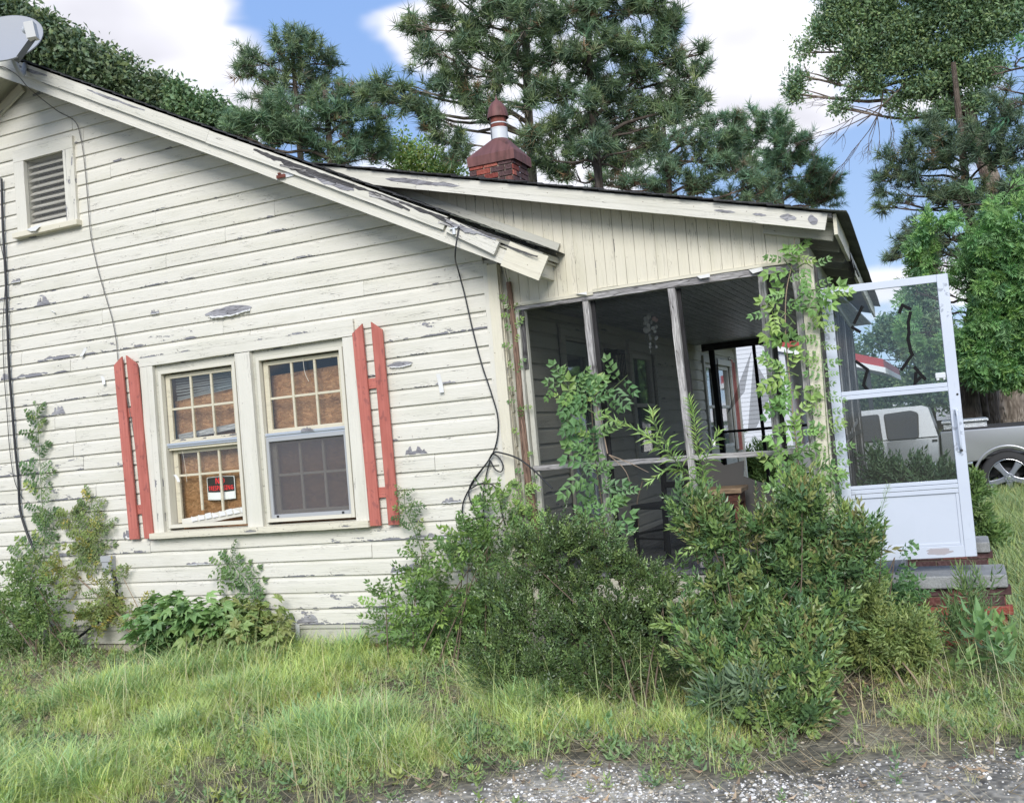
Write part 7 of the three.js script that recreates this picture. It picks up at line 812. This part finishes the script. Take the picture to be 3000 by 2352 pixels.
{ // pickup truck, side on, nose to the left behind the porch
  const t = thing('pickup_truck', 'silver crew cab pickup parked in the grass behind the storm door', 'pickup truck', [0, 0, -12.15]), G = (x, y) => { const p = onZ((2500 + x / 4.27) / PX, (1050 + y / 4.27) / PX, -12.15); return [p.x, p.y]; };
  const hub = [0.68, 0.36], body = (pts, depth, z0, m, name, bev = 0.03, holes) => { const s = new THREE.Shape(); pts.forEach(([x, y], i) => i ? s.lineTo(x, y) : s.moveTo(x, y)); s.closePath(); (holes || []).forEach((h) => s.holes.push(h)); const g = new THREE.ExtrudeGeometry(s, { depth, bevelEnabled: bev > 0, bevelSize: bev, bevelThickness: bev, bevelSegments: 3, curveSegments: 24 }); g.translate(0, 0, z0); return part(t, name, toCreasedNormals(g, 0.5), m); };
  const arch = (x, r, n = 16) => { const o = []; for (let i = 0; i <= n; i++) { const a = Math.PI * (1 - i / n) * 1.06 - 0.09; o.push([x + Math.cos(a) * r, hub[1] + 0.02 + Math.sin(a) * r]); } return o; };
  // lower body of cab and front
  body([[-0.44, 0.7], [-0.42, 1.15], [-2.72, 1.15], [-2.9, 1.16], [-4.25, 1.04], [-4.4, 0.9], [-4.42, 0.55], [-3.95, 0.52], ...arch(-3.35, 0.52).map(([x, y]) => [x, y]).filter(([x]) => x < -2.83).slice(0), [-2.8, 0.64], [-0.5, 0.64]], 1.84, -1.9, silver, 'cab_body', 0.04);
  // greenhouse, leaning in
  { const y0 = 1.19, y1 = 1.755, zi = 0.13, f = [[-0.40, y0], [-2.75, y0], [-2.05, y1 - 0.03], [-1.9, y1], [-0.62, y1 + 0.005], [-0.52, y1 - 0.04]], v = [], q = []; for (const side of [0, 1]) f.forEach(([x, y]) => { const k = (y - y0) / (y1 - y0); v.push([x, y, side ? -1.94 + zi * k : -zi * k + 0.02]); }); const n = f.length; for (let i = 1; i < n - 1; i++) q.push([0, i + 1, i], [n, n + i, n + i + 1]); for (let i = 0; i < n; i++) { const j = (i + 1) % n; q.push([i, j, n + i], [j, n + j, n + i]); } part(t, 'cab_roof', toCreasedNormals(poly(v, q.map(([a, b, c]) => [a, b, c])), 0.3), silver);
    const pane = (pts, name, m, lift) => { const s = new THREE.Shape(), r = 0.055, P = pts, n2 = P.length; for (let i = 0; i < n2; i++) { const a = P[(i + n2 - 1) % n2], b = P[i], c = P[(i + 1) % n2], u = (p, o) => { const d = Math.hypot(o[0] - p[0], o[1] - p[1]); return [p[0] + (o[0] - p[0]) / d * r, p[1] + (o[1] - p[1]) / d * r]; }, s1 = u(b, a), s2 = u(b, c); i ? s.lineTo(...s1) : s.moveTo(...s1); s.quadraticCurveTo(b[0], b[1], ...s2); } s.closePath(); const g = new THREE.ExtrudeGeometry(s, { depth: 0.006, bevelEnabled: false, curveSegments: 6 }), p = g.attributes.position; for (let i = 0; i < p.count; i++) { const y = p.getY(i); p.setZ(i, p.getZ(i) + 0.02 - zi * (y - y0) / (y1 - y0) + lift); } g.computeVertexNormals(); return part(t, name, g, m); };
    pane([[-0.74, 1.17], [-1.24, 1.17], [-1.27, 1.62], [-0.82, 1.645], [-0.72, 1.60]].map(([x, y]) => [x, y + 0.02]), 'window', carGlass, 0.004); pane([[-0.715, 1.165], [-1.265, 1.165], [-1.295, 1.645], [-0.82, 1.675], [-0.69, 1.62]].map(([x, y]) => [x, y + 0.015]), 'window_seal', black, 0.0);
    pane([[-1.36, 1.19], [-2.2, 1.19], [-1.86, 1.63], [-1.39, 1.645]], 'window', carGlass, 0.004); pane([[-1.34, 1.18], [-2.26, 1.18], [-1.88, 1.655], [-1.37, 1.67]], 'window_seal', black, 0.0);
    part(t, 'windshield', poly([[-2.1, y1 - 0.06, -0.15], [-2.72, y0 + 0.02, -0.03], [-2.72, y0 + 0.02, -1.85], [-2.1, y1 - 0.06, -1.75]].map(([x, y, z]) => [x - 0.02, y + 0.015, z]), [[0, 1, 2], [0, 2, 3]]), carGlass); }
  for (const [x0, x1] of [[-1.27, -0.56], [-2.4, -1.29]]) body([[x0, 0.72], [x1 - (x1 > -1 ? 0.05 : 0), 0.72], [x1, 1.14], [x0, 1.14]], 0.012, -0.028, silver, 'door', 0.005);
  for (const x of [-1.46, -2.2]) body([[x - 0.1, 0.96], [x - 0.08, 0.92], [x + 0.1, 0.92], [x + 0.12, 0.96], [x + 0.1, 1.01], [x - 0.08, 1.01]].map(([a, b]) => [a, b + 0.01]), 0.012, -0.012, black, 'door_handle', 0.01);
  body([[-2.8, 0.635], [-0.46, 0.635], [-0.46, 0.69], [-2.8, 0.69]], 0.02, -0.01, chrome, 'rocker_trim', 0.004);
  body([[-0.5, 1.1], [-0.42, 1.1], [-0.42, 1.13], [-0.5, 1.13]], 0.006, 0.0, black, 'badge', 0.004);
  // bed: sides, rails, gate
  const side = [[-0.33, 0.66], ...arch(hub[0], 0.53).filter(([, y]) => y > 0.66), [1.24, 0.66], [2.2, 0.7], [2.22, 1.23], [-0.33, 1.23]]; for (const z of [-0.05, -1.9]) { body(side, 0.05, z, silver, 'bed_side', 0.03); }
  for (const z of [-0.06, -1.91]) part(t, 'bed_rail', rbx(-0.31, 2.2, 1.255, 1.295, z - 0.03, z + 0.07, 0.012), black);
  part(t, 'bed_floor', bx(-0.33, 2.2, 0.72, 0.76, -1.88, -0.05), black); part(t, 'bed_front', bx(-0.35, -0.3, 0.72, 1.24, -1.88, -0.05), dark); part(t, 'tailgate', rbx(2.17, 2.23, 0.72, 1.24, -1.86, -0.07, 0.015), silver);
  body([[1.3, 0.64], [2.15, 0.66], [2.15, 0.7], [1.3, 0.69]], 0.02, -0.02, chrome, 'rocker_trim', 0.003); body([[-0.3, 0.635], [0.12, 0.635], [0.12, 0.69], [-0.3, 0.69]], 0.02, -0.02, chrome, 'rocker_trim', 0.003);
  { const pts = arch(hub[0], 0.545, 24).map(([x, y]) => V(x, y, 0.012)); part(t, 'wheel_arch_lip', tube(pts, 0.028, 8, false, 40), silver); const pt2 = arch(hub[0], 0.5, 16), v = [], f = []; pt2.forEach(([x, y], i) => { v.push([x, y, 0.0], [x, y, -0.5]); if (i) { const a = 2 * i - 2; f.push([a, a + 1, a + 2], [a + 2, a + 1, a + 3]); } }); part(t, 'wheel_well', poly(v, f), black); }
  part(t, 'chassis', bx(-4.1, 2.1, 0.38, 0.62, -1.7, -0.3), black);
  const tb = part(t, 'tool_box', rbx(-0.3, 0.42, 1.26, 1.39, -1.85, -0.1, 0.01, 1), plate); part(tb, 'lid', rbx(-0.33, 0.45, 1.392, 1.44, -1.9, -0.05, 0.012, 1), plate); part(tb, 'latch', rbx(-0.02, 0.06, 1.3, 1.36, -0.1, -0.085, 0.004), aluminium);
  const wheel = (x, z, s) => { const w = part(t, 'wheel', new THREE.LatheGeometry([[0.325, -0.13], [0.36, -0.14], [0.42, -0.135], [0.455, -0.105], [0.468, -0.06], [0.47, 0.06], [0.458, 0.105], [0.425, 0.135], [0.36, 0.142], [0.325, 0.13]].map((q) => new THREE.Vector2(...q)), 48).rotateX(Math.PI / 2), tyreMat); w.position.set(x, hub[1], z); w.scale.z = s;
    part(w, 'rim', new THREE.LatheGeometry([[0.29, -0.11], [0.31, 0.0], [0.312, 0.1], [0.322, 0.132], [0.332, 0.135], [0.336, 0.125], [0.33, 0.0], [0.325, -0.12]].map((q) => new THREE.Vector2(...q)), 48).rotateX(Math.PI / 2), chrome);
    for (let i = 0; i < 5; i++) { const a = Math.PI / 2 + Math.PI + i * 1.2566, s2 = new THREE.Shape(); s2.moveTo(0.06, -0.045); s2.quadraticCurveTo(0.16, -0.022, 0.305, -0.055); s2.lineTo(0.305, 0.055); s2.quadraticCurveTo(0.16, 0.022, 0.06, 0.045); s2.closePath(); const g = new THREE.ExtrudeGeometry(s2, { depth: 0.02, bevelEnabled: true, bevelSize: 0.012, bevelThickness: 0.014, bevelSegments: 3, curveSegments: 6 }); g.rotateZ(a); g.translate(0, 0, 0.07); part(w, 'spoke', g, chromeDull); }
    part(w, 'hub_cap', new THREE.CylinderGeometry(0.075, 0.09, 0.06, 24).rotateX(Math.PI / 2).translate(0, 0, 0.09), chromeDull); part(w, 'hub_cap', new THREE.CylinderGeometry(0.03, 0.035, 0.03, 16).rotateX(Math.PI / 2).translate(0, 0, 0.13), chrome); for (let i = 0; i < 6; i++) { const a = i * 1.047 + 0.5; part(w, 'lug_nut', new THREE.CylinderGeometry(0.011, 0.011, 0.03, 6).rotateX(Math.PI / 2).translate(Math.cos(a) * 0.058, Math.sin(a) * 0.058, 0.125), chrome); }
    part(w, 'brake_disc', new THREE.CylinderGeometry(0.17, 0.17, 0.02, 24).rotateX(Math.PI / 2).translate(0, 0, -0.03), dark); };
  wheel(hub[0], -0.14, 1); wheel(-3.35, -0.14, 1); wheel(hub[0], -1.75, -1); wheel(-3.35, -1.75, -1);
}
{ // the neighbour's house: white siding, red metal roof, porch with a sloping roof
  const n = thing('neighbour_house', 'white sided house with a red metal roof behind the porch', 'house'), x1 = -3.78, z1 = -17.7, wall = part(n, 'wall', [bx(-13, x1, -0.1, 4.1, z1 - 9, z1 - 0.02)], vinylPlain);
  for (let k = 0; k < 36; k++) { const g = new THREE.BoxGeometry(x1 - -9, 0.11, 0.016), p = g.attributes.position; for (let i = 0; i < p.count; i++) if (p.getY(i) > 0 && p.getZ(i) > 0) p.setZ(i, -0.004); g.computeVertexNormals(); g.translate((x1 - 9) / 2, 0.25 + k * 0.108, z1); part(wall, 'siding_course', metreUV(g, 0.5), vinyl); }
  part(n, 'corner_trim', bx(x1 - 0.1, x1 + 0.02, 0, 4.1, z1 - 0.05, z1 + 0.025), vinyl);
  part(n, 'roof', (() => { const s = new THREE.Shape(); s.moveTo(-13.6, 3.9); s.lineTo(-8.4, 6.4); s.lineTo(-3.3, 3.95); s.lineTo(-3.3, 3.85); s.lineTo(-8.4, 6.28); s.lineTo(-13.6, 3.8); s.closePath(); return new THREE.ExtrudeGeometry(s, { depth: 9.8, bevelEnabled: false }).translate(0, 0, z1 - 9.4); })(), redMetal);
  part(n, 'gable', (() => { const s = new THREE.Shape(); s.moveTo(-13, 4); s.lineTo(-8.4, 6.25); s.lineTo(x1, 4.05); s.closePath(); return new THREE.ExtrudeGeometry(s, { depth: 0.05, bevelEnabled: false }).translate(0, 0, z1 - 0.04); })(), vinyl);
  const A = [-3.9, 3.74], E2 = [-1.52, 2.94], pr = part(n, 'porch_roof', (() => { const s = new THREE.Shape(); s.moveTo(A[0], A[1]); s.lineTo(E2[0], E2[1]); s.lineTo(E2[0], E2[1] - 0.2); s.lineTo(A[0], A[1] - 0.2); s.closePath(); return new THREE.ExtrudeGeometry(s, { depth: 7, bevelEnabled: false }).translate(0, 0, z1 - 6.9); })(), redMetal);
  part(pr, 'fascia', board(V(A[0], A[1] - 0.27, z1 + 0.12), V(E2[0] + 0.02, E2[1] - 0.26, z1 + 0.12), 0.12, 0.03, V(0, 1, 0), 0, 3), whiteTrim); part(pr, 'fascia', bx(E2[0] - 0.01, E2[0] + 0.03, E2[1] - 0.33, E2[1] - 0.2, z1 - 6.8, z1 + 0.1), whiteTrim); part(pr, 'soffit', board(V(A[0], A[1] - 0.3, z1 - 3.4), V(E2[0], E2[1] - 0.29, z1 - 3.4), 6.6, 0.02, V(0, 0, 1), 0, 4), whiteTrim);
  for (const x of [-2.9, -1.9]) part(n, 'porch_post', bx(x - 0.05, x + 0.05, 0, 3.1, z1 - 0.15, z1 - 0.05), dark);
  const d = part(n, 'door', bx(-3.55, -3.5, 0.5, 2.6, z1 - 2.2, z1 - 1.2), redMetal);
  for (let i = 0; i < 3; i++) part(n, 'porch_step', bx(-3.7 + 0.3 * i, -1.6, 0, 0.5 - 0.15 * i, z1 - 6.5, z1 - 0.2 + 0.25 * i), concrete);
}
{ const w = thing('garden_wall', 'low dark garden wall behind the pickup bed, before the street', 'wall'), p = at(1850, 905, 42), q = at(2320, 880, 42); for (let i = 0; i < 9; i++) { const a = p.clone().lerp(q, i / 9), b = p.clone().lerp(q, (i + 1) / 9); part(w, 'wall_section', board(V(a.x, groundY(a.x, a.z) + 0.12, a.z), V(b.x, groundY(b.x, b.z) + 0.12, b.z), 0.32, 0.25, V(0, 1, 0), 0.02, 800 + i), darkWood); } }
shrub('shrub', 'dark ivy clump on the low garden wall at the right edge', 'shrub', { seed: 440, base: at(2125, 900, 40), ns: 3, n: 260, geos: oakGeo, mat: leafFar, colors: [[0.04, 0.07, 0.035], [0.055, 0.09, 0.04]], fill: { s0: 0.7, s1: 1.1 }, blobs: B(40, [[2105, 897, 26, 12], [2140, 900, 26, 10], [2080, 905, 16, 7]]) });

{ // pale lump of concrete half sunk in the grass
  const p = onY(188, 1632, 0.02), g = new THREE.IcosahedronGeometry(0.075, 3), q = g.attributes.position; for (let i = 0; i < q.count; i++) { const x = q.getX(i), y = q.getY(i), z = q.getZ(i), k = 0.75 + 0.5 * fbm3(x * 14 + 3, y * 14, z * 14, 3); q.setXYZ(i, x * k * 1.3, y * k * 0.7, z * k); } g.computeVertexNormals(); const m = single('stone', metreUV(g, 2), foundation, 'pale lump of stone half hidden in the grass at the lower left', 'stone'); m.position.set(p.x, groundY(p.x, p.z) + 0.05, p.z);
}
renderer.render(scene, camera);
